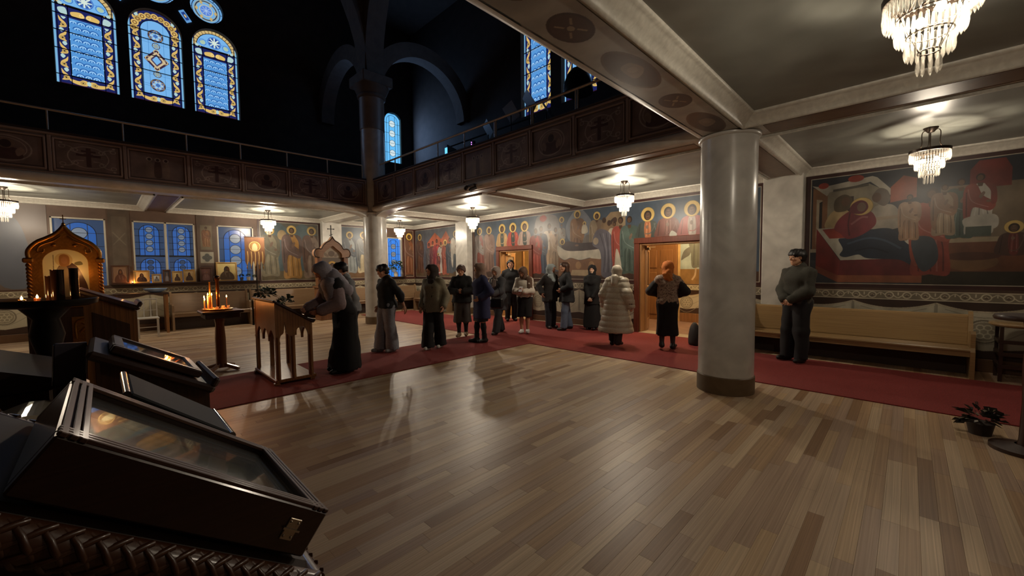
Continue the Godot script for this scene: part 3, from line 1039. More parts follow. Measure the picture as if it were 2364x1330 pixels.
	saint(p, -4.7, 1.36, 2.72, green, Color8(86, 108, 98), -0.4, false)
	p.S([-5.05, 1.95, -4.95, 1.8, -4.9, 1.4, -5.08, 1.35], Color8(206, 196, 170))
	bust(p, -4.25, 2.18, 0.165, 2.71, Color8(196, 110, 56), Color8(70, 78, 70), 0.3)
	bust(p, -3.78, 2.18, 0.17, 2.74, Color8(134, 76, 56), Color8(124, 66, 50), 0.1, Color8(210, 204, 184))
	bust(p, -3.27, 2.18, 0.17, 2.74, Color8(190, 168, 150), Color8(178, 90, 80), -0.2)
	saint(p, -2.5, 1.36, 2.84, red, Color8(92, 50, 44), -0.3)
	p.rect(-10.42, 1.16, -10.3, 3.07, Color8(74, 34, 28))
	framed(p, -10.42, 1.16, -1.95, 3.07)
	p.wear(1)
	var holes := []
	for d in DOOR_R: holes.append(Rect2(d[0] - 0.12, 1.0, d[1] - d[0] + 0.24, 1.18))
	hang("mural", p, -10.42, 1.16, -1.95, 3.07, O, Vector3.BACK, Vector3.LEFT, "long mural of haloed saints and mourners at a bier, round the two doorways", "mural", holes)
	# the mural with the woman on a red bed
	p = Pt.new(-1.31, 1.16, ZB - 0.02, 3.07, 300, Color8(44, 48, 58))
	p.rect(0.3, 1.9, 1.75, 2.66, Color8(128, 108, 82))
	p.rect(-1.31, 1.16, 1.75, 1.62, Color8(62, 66, 74))
	p.rect(0.14, 1.16, 1.75, 1.44, Color8(54, 48, 34))
	p.P([0.22, 1.84, 1.75, 1.86, 1.75, 1.42, 0.3, 1.42], Color8(122, 68, 40))
	p.P([0.28, 1.91, 1.75, 1.9, 1.75, 1.84, 0.28, 1.84], Color8(172, 152, 116))
	p.ell(0.62, 1.56, 0.26, 0.13, Color8(132, 92, 54)); p.ell(0.62, 1.64, 0.28, 0.06, Color8(96, 52, 34))
	# house
	p.P([-1.22, 1.75, -1.22, 2.86, -1.02, 2.74, -1.02, 2.12, -1.16, 2.12, -1.16, 1.75], Color8(146, 94, 56))
	p.P([-1.17, 1.8, -1.17, 2.66, -1.09, 2.64, -1.09, 2.14, -1.16, 2.14], Color8(188, 170, 138))
	p.P([-1.13, 2.16, -1.13, 2.6, -1.09, 2.62, -1.09, 2.16], Color8(40, 30, 28))
	p.rect(-1.24, 1.75, -1.1, 1.81, Color8(188, 170, 138))
	p.P([-1.02, 2.1, -1.02, 2.8, -0.5, 2.84, -0.3, 2.7, -0.3, 2.1], Color8(150, 138, 112))
	p.P([-1.24, 2.9, -1.1, 2.86, -0.46, 2.95, -0.4, 2.92, -0.24, 2.72, -0.24, 2.62, -0.48, 2.86, -1.0, 2.76, -1.03, 2.7], Color8(186, 178, 158))
	p.P([-0.95, 2.8, -0.5, 2.84, -0.5, 2.8, -0.95, 2.76], Color8(92, 84, 70))
	p.ell(-1.08, 2.88, 0.07, 0.05, Color8(178, 58, 38)); p.ell(-0.66, 2.94, 0.1, 0.055, Color8(178, 58, 38))
	p.P([-0.24, 2.5, -0.24, 2.74, -0.1, 2.9, 0.05, 2.84, 0.05, 2.55], Color8(176, 76, 46))
	p.rect(-0.78, 2.4, -0.68, 2.66, Color8(62, 48, 42))
	# two attendants behind the bed
	p.S([-1.04, 2.16, -1.0, 2.36, -0.9, 2.46, -0.76, 2.44, -0.7, 2.3, -0.76, 2.12], Color8(190, 160, 104))
	p.S([-0.92, 2.44, -0.92, 2.62, -0.8, 2.7, -0.7, 2.62, -0.72, 2.48, -0.8, 2.42], Color8(92, 74, 48)); p.ell(-0.78, 2.58, 0.055, 0.075, SKIN_P)
	p.S([-0.46, 2.12, -0.44, 2.42, -0.34, 2.48, -0.2, 2.46, -0.12, 2.3, -0.14, 2.1], Color8(172, 160, 140))
	p.S([-0.46, 2.6, -0.38, 2.74, -0.28, 2.7, -0.24, 2.56, -0.3, 2.46, -0.38, 2.5], Color8(112, 98, 84)); p.ell(-0.4, 2.6, 0.055, 0.075, SKIN_P)
	p.line([-0.42, 2.26, -0.1, 2.28, 0.1, 2.3], 0.05, Color8(172, 150, 122))
	# bed
	p.P([-1.16, 2.16, -0.96, 2.16, 0.02, 1.98, 0.14, 1.62, -0.82, 1.6], Color8(196, 190, 168))
	p.P([-1.08, 2.14, -0.9, 2.15, -0.6, 2.1, -0.72, 1.98, -0.98, 1.98], Color8(168, 52, 36))
	p.P([-1.16, 2.16, -0.83, 1.6, -0.86, 1.24, -1.16, 1.5], Color8(146, 40, 34))
	p.P([-0.83, 1.61, 0.14, 1.63, 0.14, 1.3, -0.86, 1.26], Color8(122, 36, 36))
	p.P([-1.16, 1.52, -0.86, 1.36, -0.86, 1.24, -1.16, 1.42], Color8(158, 76, 48))
	p.P([-0.86, 1.36, 0.14, 1.36, 0.14, 1.25, -0.86, 1.24], Color8(164, 88, 52))
	# reclining figure: red cloak over blue
	p.S([-0.86, 1.96, -0.8, 1.8, -0.84, 1.7, -0.76, 1.66, -0.6, 1.7, -0.5, 1.64, -0.3, 1.62, -0.1, 1.6, 0.06, 1.5, 0.1, 1.66, 0.04, 1.8, -0.04, 1.86, -0.14, 2.02, -0.24, 2.1, -0.42, 2.1, -0.6, 2.02, -0.76, 1.98], Color8(42, 54, 74))
	p.line([-0.74, 1.88, -0.5, 1.96, -0.3, 1.92, -0.1, 1.78], 0.03, Color8(66, 84, 108))
	p.line([-0.64, 1.76, -0.44, 1.8, -0.24, 1.72], 0.025, Color8(28, 36, 52))
	p.S([-0.92, 2.14, -0.86, 2.3, -0.72, 2.42, -0.58, 2.44, -0.44, 2.36, -0.4, 2.18, -0.56, 2.02, -0.74, 1.96, -0.84, 2.06], Color8(136, 38, 46))
	p.line([-0.72, 2.4, -0.74, 2.2, -0.72, 2.02], 0.02, Color8(92, 24, 34)); p.line([-0.7, 2.2, -0.58, 2.3, -0.5, 2.3], 0.03, Color8(168, 90, 90))
	p.ell(-0.58, 2.48, 0.145, 0.145, GOLD.darkened(0.3)); p.ell(-0.58, 2.48, 0.138, 0.138, GOLD)
	p.S([-0.72, 2.4, -0.7, 2.52, -0.6, 2.58, -0.52, 2.54, -0.5, 2.44, -0.58, 2.36], Color8(116, 34, 42)); p.ell(-0.58, 2.47, 0.055, 0.075, SKIN_P.lightened(0.12))
	# people standing at the right
	saint(p, 0.22, 1.36, 2.66, Color8(158, 58, 42), Color8(172, 72, 50), -0.5, false)
	p.S([0.02, 1.92, 0.24, 1.92, 0.3, 1.6, 0.16, 1.42, 0.06, 1.6], Color8(66, 76, 86))
	saint(p, -0.02, 1.9, 2.6, Color8(172, 128, 92), Color8(182, 142, 106), -0.5, false)
	p.P([0.58, 2.6, 0.58, 2.86, 0.66, 2.98, 0.9, 2.98, 0.96, 2.84, 0.96, 2.6], Color8(132, 42, 34))
	saint(p, 0.5, 1.9, 2.76, green, Color8(70, 84, 74), 0.3, false)
	saint(p, 0.68, 1.95, 2.8, Color8(190, 184, 168), Color8(150, 60, 46), -0.3, false)
	p.S([0.54, 2.18, 0.82, 2.22, 0.86, 2.06, 0.76, 2.0, 0.58, 2.02], Color8(190, 184, 168))
	p.rect(0.56, 1.92, 0.8, 2.06, Color8(76, 88, 76))
	saint(p, 0.34, 1.95, 2.7, Color8(164, 136, 104), Color8(150, 110, 80), 0.2, false)
	bust(p, 1.0, 1.66, 0.09, 2.03, Color8(120, 46, 38), Color8(84, 52, 40))
	saint(p, 1.4, 1.3, 2.7, brown, green, -0.3)
	framed(p, -1.31, 1.16, ZB - 0.02, 3.07)
	p.wear(2, 0.14, 0.7)
	hang("mural", p, -1.31, 1.16, ZB - 0.02, 3.07, O, Vector3.BACK, Vector3.LEFT, "large mural of a haloed woman in a red cloak reclining on a red bed", "mural")
	# corner panel of the right wall
	p = Pt.new(ZL + 0.02, 1.16, -11.08, 3.07, 200, Color8(88, 92, 100))
	p.rect(-14.0, 1.16, -11.0, 1.5, ground)
	p.P([-13.1, 2.5, -12.6, 2.86, -12.2, 2.6, -11.9, 2.88, -11.6, 2.5, -11.6, 2.1, -13.1, 2.0], Color8(186, 88, 50))
	p.rect(-12.9, 1.5, -11.7, 2.4, Color8(178, 140, 84))
	saint(p, -13.62, 1.35, 2.86, Color8(120, 72, 46), Color8(96, 66, 54), 0.2)
	for i in 6:
		var q: Color = [Color8(112, 100, 92), Color8(146, 74, 54), Color8(190, 62, 52), Color8(206, 198, 184), Color8(196, 92, 62), Color8(92, 96, 104)][i]
		saint(p, -13.0 + i * 0.26, 1.3 + 0.05 * (i % 2), 2.5 + 0.06 * (i % 3), q, q.darkened(0.18), 0.4, i == 4)
	saint(p, -11.36, 1.4, 2.84, Color8(92, 104, 112), Color8(206, 196, 176), -0.5)
	saint(p, -12.4, 1.4, 2.1, Color8(190, 96, 62), Color8(120, 60, 46), 0.2)
	framed(p, ZL + 0.02, 1.16, -11.08, 3.07)
	p.wear(3, 0.12, 0.8)
	hang("mural", p, ZL + 0.02, 1.16, -11.08, 3.07, O, Vector3.BACK, Vector3.LEFT, "mural of a crowd in red and cream before an orange-roofed city, in the far corner", "mural")
	# dado of the right wall: leaf band over hanging painted cloth
	for q in [[-10.42, -9.26, "between the far pilaster and the first doorway"], [-7.74, -4.57, "between the two doorways"], [-2.87, -1.94, "behind the near column"], [-1.31, ZB - 0.02, "under the mural of the red bed"], [ZL + 0.02, -11.08, "under the mural in the far corner"]]:
		p = Pt.new(q[0], 0.19, q[1], 1.16, 160, Color8(58, 40, 30))
		p.rect(q[0], 1.12, q[1], 1.16, Color8(70, 48, 36))
		scrolls(p, q[0], 0.98, q[1], 1.12, 0.2, Color8(120, 108, 86), Color8(196, 184, 152), Color8(92, 76, 58))
		drapery(p, q[0], 0.19, q[1], 0.98, 0.95)
		p.wear(5, 0.1, 0.95)
		hang("painted_dado", p, q[0], 0.19, q[1], 1.16, O, Vector3.BACK, Vector3.LEFT, "painted cloth dado with a leaf band, " + q[2], "dado")
	# far wall
	O = Vector3(0, 0, ZL)
	p = Pt.new(3.3, 1.16, 5.1, 3.07, 240, Color8(84, 106, 112))
	p.rect(3.3, 1.16, 5.1, 1.5, Color8(112, 96, 62))
	p.S([3.3, 2.5, 3.8, 3.0, 4.2, 2.8, 4.6, 3.0, 5.1, 2.6, 5.1, 3.07, 3.3, 3.07], Color8(96, 92, 80))
	saint(p, 3.62, 1.34, 2.86, Color8(146, 134, 104), Color8(120, 112, 88), 0.6)
	p.ell(3.96, 2.62, 0.13, 0.16, Color8(176, 146, 96))
	saint(p, 4.24, 1.26, 2.92, Color8(186, 130, 56), Color8(110, 84, 76), -0.2)
	saint(p, 4.84, 1.26, 2.92, Color8(150, 122, 100), Color8(108, 78, 64), -0.3)
	framed(p, 3.3, 1.16, 5.1, 3.07)
	p.wear(6, 0.12, 0.76)
	hang("mural", p, 3.3, 1.16, 5.1, 3.07, O, Vector3.RIGHT, Vector3.BACK, "mural of three standing haloed figures, the middle one in ochre, behind the chandelier", "mural")
	p = Pt.new(5.76, 1.16, 7.46, 3.07, 200, Color8(72, 88, 104))
	p.rect(5.76, 1.16, 7.46, 1.5, Color8(128, 88, 48))
	saint(p, 6.1, 1.4, 2.84, Color8(150, 160, 160), Color8(84, 92, 100))
	saint(p, 6.6, 1.4, 2.86, Color8(206, 186, 140), Color8(120, 124, 124))
	saint(p, 7.15, 1.4, 2.84, brown, grey)
	framed(p, 5.76, 1.16, 7.46, 3.07)
	p.wear(7)
	hang("mural", p, 5.76, 1.16, 7.46, 3.07, O, Vector3.RIGHT, Vector3.BACK, "mural of pale haloed figures seen left of the far column", "mural")
	p = Pt.new(8.2, 1.16, XR - 0.02, 3.07, 200, Color8(88, 62, 48))
	saint(p, 8.46, 1.3, 2.9, Color8(128, 80, 52), Color8(104, 72, 56))
	framed(p, 8.2, 1.16, XR - 0.02, 3.07)
	hang("mural", p, 8.2, 1.16, XR - 0.02, 3.07, O, Vector3.RIGHT, Vector3.BACK, "narrow mural of one brown-robed figure in the far corner", "mural")
	p = Pt.new(1.84, 1.16, 2.26, 3.07, 200, Color8(104, 80, 62))
	p.rect(1.92, 2.12, 2.18, 2.8, Color8(128, 112, 84))
	saint(p, 2.05, 2.2, 2.76, Color8(150, 100, 58), Color8(134, 84, 52), 0, false)
	p.rect(1.9, 1.75, 2.2, 2.06, Color8(172, 164, 140))
	for a in 4: p.ell(2.05 + 0.06 * cos(a * PI / 2), 1.9 + 0.06 * sin(a * PI / 2), 0.055, 0.055, Color8(92, 92, 86))
	p.rect(1.9, 1.24, 2.2, 1.68, Color8(88, 56, 46))
	p.wear(12, 0.1, 0.8)
	hang("mural", p, 1.84, 1.16, 2.26, 3.07, O, Vector3.RIGHT, Vector3.BACK, "narrow painted panel with a quatrefoil between the double window and the single window", "mural")
	p = Pt.new(0.12, 1.16, 0.51, 3.07, 120, Color8(104, 84, 66))
	p.rect(0.18, 1.4, 0.45, 2.9, Color8(116, 98, 78))
	p.line([0.2, 2.2, 0.42, 2.5], 0.02, Color8(140, 124, 100)); p.line([0.42, 2.2, 0.2, 2.5], 0.02, Color8(140, 124, 100))
	p.wear(11, 0.1, 0.8)
	hang("mural", p, 0.12, 1.16, 0.51, 3.07, O, Vector3.RIGHT, Vector3.BACK, "plain brown painted panel left of the double window", "mural")
	p = Pt.new(-1.75, 1.16, -0.86, 3.07, 120, Color8(92, 78, 68))
	p.S([-1.6, 1.3, -1.6, 2.4, -1.4, 2.8, -1.2, 2.4, -1.1, 1.3], Color8(84, 86, 92))
	hang("mural", p, -1.75, 1.16, -0.86, 3.07, O, Vector3.RIGHT, Vector3.BACK, "dim grey painted panel beyond the gilded icon case", "mural")
	for q in [[-1.75, 5.1, "under the windows of the far wall"], [5.76, 7.5, "left of the far column"], [7.5, XR - 0.02, "right of the far column"]]:
		p = Pt.new(q[0], 0.19, q[1], 1.16, 130, Color8(58, 40, 30))
		p.rect(q[0], 1.12, q[1], 1.16, Color8(70, 48, 36))
		scrolls(p, q[0], 0.98, q[1], 1.12, 0.2, Color8(120, 108, 86), Color8(196, 184, 152), Color8(92, 76, 58))
		drapery(p, q[0], 0.19, q[1], 0.98, 0.95)
		hang("painted_dado", p, q[0], 0.19, q[1], 1.16, O, Vector3.RIGHT, Vector3.BACK, "painted cloth dado with a leaf band, " + q[2], "dado")
	# medallions on the underside of the near beam
	p = Pt.new(XA, -1.80, 5.1, -1.42, 200, Color8(172, 168, 156))
	var x := 4.66
	var i := 0
	while x > XA + 0.5:
		if i % 2 == 0:
			p.ell(x, -1.61, 0.40, 0.155, Color8(104, 70, 42))
			p.ell(x, -1.61, 0.37, 0.135, Color8(88, 56, 32))
			p.S([x - 0.14, -1.56, x, -1.52, x + 0.1, -1.58, x + 0.12, -1.66, x - 0.1, -1.66], Color8(140, 112, 80))
			p.ell(x - 0.02, -1.6, 0.05, 0.04, Color8(160, 128, 92))
		else:
			p.ell(x, -1.61, 0.19, 0.14, Color8(62, 40, 28))
			p.ell(x, -1.61, 0.165, 0.12, Color8(76, 48, 32))
			for a in 4: p.line([x + 0.05 * cos(a * PI / 2 + 0.78), -1.61 + 0.04 * sin(a * PI / 2 + 0.78), x + 0.13 * cos(a * PI / 2 + 0.78), -1.61 + 0.09 * sin(a * PI / 2 + 0.78)], 0.018, Color8(158, 132, 98))
			p.ell(x, -1.61, 0.03, 0.025, Color8(170, 146, 112))
		x -= 0.82
		i += 1
	p.wear(9, 0.1, 0.9)
	var m := MB.new()
	m.quad(Vector3(XA, YS - 0.008, -1.80), Vector3(5.1, YS - 0.008, -1.80), Vector3(5.1, YS - 0.008, -1.42), Vector3(XA, YS - 0.008, -1.42), Vector3.DOWN, Vector2(0, 1), Vector2(1, 1), Vector2(1, 0), Vector2(0, 0))
	m.bx(Vector3(XA, YS - 0.007, -1.80), Vector3(5.1, YS, -1.42))
	solo("painted_beam", m, pic("beam_medallions", p.tex(), 0.42), "painted band of brown oval medallions along the underside of the near beam", "painting")

# ---------------------------------------------------------------- windows
func stained_texture(kind: int) -> ImageTexture:
	# 1.06 wide, 2.36 high; 0 = lattice centre, 1 = medallions
	var W := 1.06
	var H := 2.36
	var deep := Color8(30, 36, 92)
	var gold := Color8(218, 182, 104)
	var pale := Color8(176, 206, 204)
	var lightb := Color8(118, 178, 232)
	var wine := Color8(52, 22, 40)
	var lead := Color8(8, 12, 26)
	var p := Pt.new(0, 0, W, H, 300, deep)
	# fan light first, the panel below it is laid over
	if kind == 0:
		p.ell(W * 0.5, 1.87, 0.5, 0.5, Color8(206, 178, 118))
		for i in 18: p.line([W * 0.5 + 0.42 * cos(i * PI / 17), 1.87 + 0.42 * sin(i * PI / 17), W * 0.5 + 0.5 * cos(i * PI / 17), 1.87 + 0.5 * sin(i * PI / 17)], 0.012, Color8(80, 60, 40))
		p.ell(W * 0.5, 1.87, 0.42, 0.42, lead); p.ell(W * 0.5, 1.87, 0.405, 0.405, lightb)
		p.rect(0, 1.8, W, 1.87, Color8(20, 18, 22))
		p.ring(W * 0.5, 2.05, 0.15, 0.014, Color8(48, 92, 180)); p.ell(W * 0.5, 2.05, 0.135, 0.135, Color8(40, 70, 150))
		for i in 8: p.line([W * 0.5, 2.05, W * 0.5 + 0.13 * cos(i * TAU / 8), 2.05 + 0.13 * sin(i * TAU / 8)], 0.035, Color8(212, 228, 216), false)
		for s in [-1.0, 1.0]:
			p.ring(W * 0.5 + 0.27 * s, 1.99, 0.08, 0.012, Color8(56, 110, 190)); p.ell(W * 0.5 + 0.27 * s, 1.99, 0.06, 0.06, Color8(170, 196, 170))
			p.ring(W * 0.5 + 0.2 * s, 1.87, 0.19, 0.012, Color8(84, 140, 210), 0, PI)
		p.rect(0, 0, W, 1.82, deep)
	p.rect(0, 0, 0.045, H, Color8(120, 176, 214)); p.rect(W - 0.045, 0, W, H, Color8(120, 176, 214))
	p.rect(0.045, 0, W - 0.045, 0.06, wine)
	p.rect(0.06, 0, 0.075, H, lead); p.rect(W - 0.075, 0, W - 0.06, H, lead)
	var top := 1.82 if kind == 0 else H
	# acanthus scrolls up both sides and along the foot
	for s in 2:
		var cx := 0.15 if s == 0 else W - 0.15
		var y := 0.12
		var f := 0
		while y < top - 0.1:
			var d := 1.0 if (f + s) % 2 == 0 else -1.0
			p.S([cx - 0.055 * d, y, cx + 0.06 * d, y + 0.03, cx + 0.055 * d, y + 0.12, cx - 0.02 * d, y + 0.2, cx - 0.06 * d, y + 0.26, cx - 0.05 * d, y + 0.16, cx, y + 0.1, cx - 0.03 * d, y + 0.05], gold)
			p.ring(cx + 0.01 * d, y + 0.07, 0.034, 0.02, gold.darkened(0.15)); p.ell(cx + 0.01 * d, y + 0.07, 0.016, 0.016, lead)
			p.S([cx + 0.02 * d, y + 0.2, cx + 0.06 * d, y + 0.25, cx + 0.03 * d, y + 0.3, cx - 0.02 * d, y + 0.26], pale)
			y += 0.3
			f += 1
	for s in [-1.0, 1.0]:
		var mx := W * 0.5
		p.S([mx + 0.03 * s, 0.08, mx + 0.16 * s, 0.07, mx + 0.27 * s, 0.1, mx + 0.34 * s, 0.17, mx + 0.26 * s, 0.17, mx + 0.16 * s, 0.16, mx + 0.1 * s, 0.2, mx + 0.02 * s, 0.18], gold)
		p.ring(mx + 0.1 * s, 0.13, 0.035, 0.02, gold.darkened(0.2)); p.ell(mx + 0.1 * s, 0.13, 0.014, 0.014, lead)
	p.ell(W * 0.5, 0.14, 0.035, 0.055, pale)
	if kind == 0:
		p.rect(0.24, 0.24, W - 0.24, 1.6, lead)
		p.rect(0.26, 0.26, W - 0.26, 1.58, Color8(86, 150, 214))
		# overlapping scales
		for r in 10:
			for c in 5:
				var x := 0.26 + c * 0.135 + (0.0675 if r % 2 else 0.0)
				var y := 0.26 + r * 0.135
				for q in [0.078, 0.052, 0.026]:
					if x + q < W - 0.25 and x - q > 0.25 and y + q < 1.58: p.ring(x, y, q, 0.015, Color8(40, 88, 160) if q != 0.052 else Color8(176, 216, 248), 0.1, PI - 0.1)
				p.ell(x, y + 0.02, 0.012, 0.016, Color8(150, 200, 240))
		p.rect(0.08, 1.58, W - 0.08, 1.82, deep)
		for s in [-1.0, 1.0]:
			var mx := W * 0.5
			p.S([mx + 0.02 * s, 1.66, mx + 0.2 * s, 1.63, mx + 0.24 * s, 1.72, mx + 0.1 * s, 1.77, mx + 0.03 * s, 1.74], gold)
			p.S([mx + 0.3 * s, 1.62, mx + 0.42 * s, 1.66, mx + 0.44 * s, 1.76, mx + 0.32 * s, 1.79], pale)
			p.ring(mx + 0.06 * s, 1.7, 0.03, 0.016, Color8(240, 214, 140))
	else:
		for i in 11:
			var a := PI * i / 10.0
			var c := Vector2(W * 0.5 + 0.41 * cos(a), 1.83 + 0.41 * sin(a))
			p.ell(c.x, c.y, 0.075, 0.075, gold if i % 2 else gold.darkened(0.12)); p.ring(c.x, c.y, 0.035, 0.02, Color8(120, 84, 50))
		p.ell(W * 0.5, 1.83, 0.31, 0.31, lead); p.rect(W * 0.5 - 0.31, 0.24, W * 0.5 + 0.31, 1.83, lead)
		p.ell(W * 0.5, 1.83, 0.292, 0.292, lightb); p.rect(W * 0.5 - 0.292, 0.26, W * 0.5 + 0.292, 1.83, lightb)
		for y in [0.45, 0.5, 0.75, 0.8, 1.2, 1.25, 1.55, 1.6, 1.85]: p.rect(W * 0.5 - 0.29, y, W * 0.5 + 0.29, y + 0.006, Color8(60, 120, 180))
		for x in [-0.15, 0.15]: p.rect(W * 0.5 + x, 0.26, W * 0.5 + x + 0.006, 2.08, Color8(60, 120, 180))
		for y in [0.5, 1.75]:
			p.ring(W * 0.5, y, 0.14, 0.03, Color8(70, 52, 50)); p.ell(W * 0.5, y, 0.125, 0.125, Color8(66, 110, 180))
			for i in 6: p.ell(W * 0.5 + 0.075 * cos(i * TAU / 6), y + 0.075 * sin(i * TAU / 6), 0.035, 0.035, Color8(150, 196, 232)); 
			for i in 6: p.ring(W * 0.5 + 0.11 * cos(i * TAU / 6 + 0.5), y + 0.11 * sin(i * TAU / 6 + 0.5), 0.03, 0.012, Color8(190, 160, 110))
		for y in [0.78, 1.5]:
			for i in 6: p.line([W * 0.5, y, W * 0.5 + 0.07 * cos(i * TAU / 6), y + 0.07 * sin(i * TAU / 6)], 0.03, Color8(150, 160, 150), false)
			p.ring(W * 0.5, y, 0.075, 0.012, Color8(70, 52, 50))
		p.P([W * 0.5, 0.86, W * 0.5 + 0.25, 1.13, W * 0.5, 1.42, W * 0.5 - 0.25, 1.13], Color8(60, 40, 60))
		p.P([W * 0.5, 0.92, W * 0.5 + 0.19, 1.13, W * 0.5, 1.36, W * 0.5 - 0.19, 1.13], Color8(206, 186, 150))
		p.P([W * 0.5, 0.98, W * 0.5 + 0.13, 1.13, W * 0.5, 1.3, W * 0.5 - 0.13, 1.13], Color8(70, 60, 90))
		p.P([W * 0.5, 1.02, W * 0.5 + 0.09, 1.13, W * 0.5, 1.25, W * 0.5 - 0.09, 1.13], lightb)
		for s in [Vector2(1, 0), Vector2(-1, 0), Vector2(0, 1), Vector2(0, -1)]: p.ring(W * 0.5 + s.x * 0.17, 1.14 + s.y * 0.21, 0.05, 0.02, Color8(200, 176, 130))
	return p.tex()

# one arched stained glass window: panes with iron bars between
func stained_window(called: String, label: String, m: Material, o: Vector3, side: Vector3, out: Vector3, wid: float, tall := 1.0) -> void:
	var t := setting_node(called, label)
	t.position = o + out * 0.16
	var H := 2.35
	var r := wid * 0.5
	var iron := mat("window_iron", Color8(18, 18, 20), 0.6)
	var stone := mat("window_stone", Color8(92, 86, 80), 0.8)
	var B := Basis(side, Vector3.UP, -out)
	var cols := [0.0, 0.235, 0.765, 1.0]
	var rows := [0.0, 0.24 * tall, 0.83 * tall, 1.24 * tall, 1.62 * tall, 1.82 * tall]
	var top := 1.83 * tall
	for j in rows.size() - 1:
		for i in 3:
			var g := 0.006
			var rect := Rect2(cols[i] * wid + g, rows[j] + g, (cols[i + 1] - cols[i]) * wid - g * 2, rows[j + 1] - rows[j] - g * 2)
			part("pane", MB.new().plate(PackedVector2Array([rect.position, rect.position + Vector2(rect.size.x, 0), rect.end, rect.position + Vector2(0, rect.size.y)]), 0.008, Vector3.ZERO, B, Rect2(0, 0, wid, H * tall)), m, t)
	var lun := PackedVector2Array()
	for k in 25: lun.append(Vector2(r + (r - 0.005) * cos(PI * k / 24.0), top + (r - 0.005) * sin(PI * k / 24.0)))
	part("pane", MB.new().plate(lun, 0.008, Vector3.ZERO, B, Rect2(0, top - 1.83, wid, H)), m, t)
	var bars := MB.new()
	for y in rows.slice(1): bars.box(B * Vector3(r, y, 0.012), Vector3(wid, 0.018, 0.018) if side.x > 0.5 else Vector3(0.018, 0.018, wid))
	for x in [0.235, 0.765]: bars.box(B * Vector3(x * wid, 0.91 * tall, 0.008), Vector3(0.014, 1.82 * tall, 0.014))
	part("saddle_bars", bars, iron, t)
	part("window_sill", MB.new().box(B * Vector3(r, -0.03, 0.05), Vector3(wid + 0.04, 0.05, 0.2) if side.x > 0.5 else Vector3(0.2, 0.05, wid + 0.04), 0.008), stone, t)

# a leaded window: pieces of blue glass with a row of pale roundels
func leaded(t: Node3D, x0: float, x1: float, y0: float, y1: float, blue: Material, dimblue: Material, pale: Material, lead: Material, B: Basis, arched := true) -> void:
	var W := x1 - x0
	var H := y1 - y0
	var m := W * 0.16
	var ax0 := x0 + m
	var ax1 := x1 - m
	var r := (ax1 - ax0) * 0.5
	var cx := (x0 + x1) * 0.5
	var outer := PackedVector2Array([Vector2(ax0, y0), Vector2(ax1, y0)])
	for k in 17: outer.append(Vector2(cx + r * cos(PI * k / 16.0), y1 - m * 0.5 - r + r * sin(PI * k / 16.0)))
	var whole := PackedVector2Array([Vector2(x0, y0), Vector2(x1, y0), Vector2(x1, y1), Vector2(x0, y1)])
	for q in Geometry2D.clip_polygons(whole, outer): part("border_pane", MB.new().plate(q, 0.004, Vector3.ZERO, B), dimblue, t)
	var n := 5
	var cols := [ax0, cx - r * 0.5, cx + r * 0.5, ax1]
	for i in 3:
		for j in n:
			var ya := y0 + H * j / n
			var yb := y0 + H * (j + 1) / n
			var cell := PackedVector2Array([Vector2(cols[i], ya), Vector2(cols[i + 1], ya), Vector2(cols[i + 1], yb), Vector2(cols[i], yb)])
			for q in Geometry2D.intersect_polygons(cell, outer): part("pane", MB.new().plate(q, 0.004, Vector3.ZERO, B), blue, t)
	var ld := MB.new()
	for x in cols: ld.bar(B * Vector3(x, y0, 0.006), B * Vector3(x, y1 - (m * 0.5 + r if x == ax0 or x == ax1 else m * 0.7), 0.006), 0.012, 0.008, B.z)
	for j in range(1, n): ld.bar(B * Vector3(x0, y0 + H * j / n, 0.006), B * Vector3(x1, y0 + H * j / n, 0.006), 0.01, 0.008, B.z)
	var arc := PackedVector3Array()
	for k in 17: arc.append(B * Vector3(cx + r * cos(PI * k / 16.0), y1 - m * 0.5 - r + r * sin(PI * k / 16.0), 0.006))
	ld.tube(arc, 0.007, 5)
	for j in range(1, n):
		var yc := y0 + H * (j - 0.02) / n
		var rr := minf(r * 0.52, H / n * 0.42)
		var disc := PackedVector2Array()
		for k in 20: disc.append(Vector2(cx + rr * cos(TAU * k / 20.0), yc + rr * sin(TAU * k / 20.0)))
		part("roundel", MB.new().plate(disc, 0.007, Vector3.ZERO, B), pale, t)
		var cir := PackedVector3Array()
		for k in 20: cir.append(B * Vector3(disc[k].x, disc[k].y, 0.008))
		ld.tube(cir, 0.006, 5, true)
	part("leading", ld, lead, t)

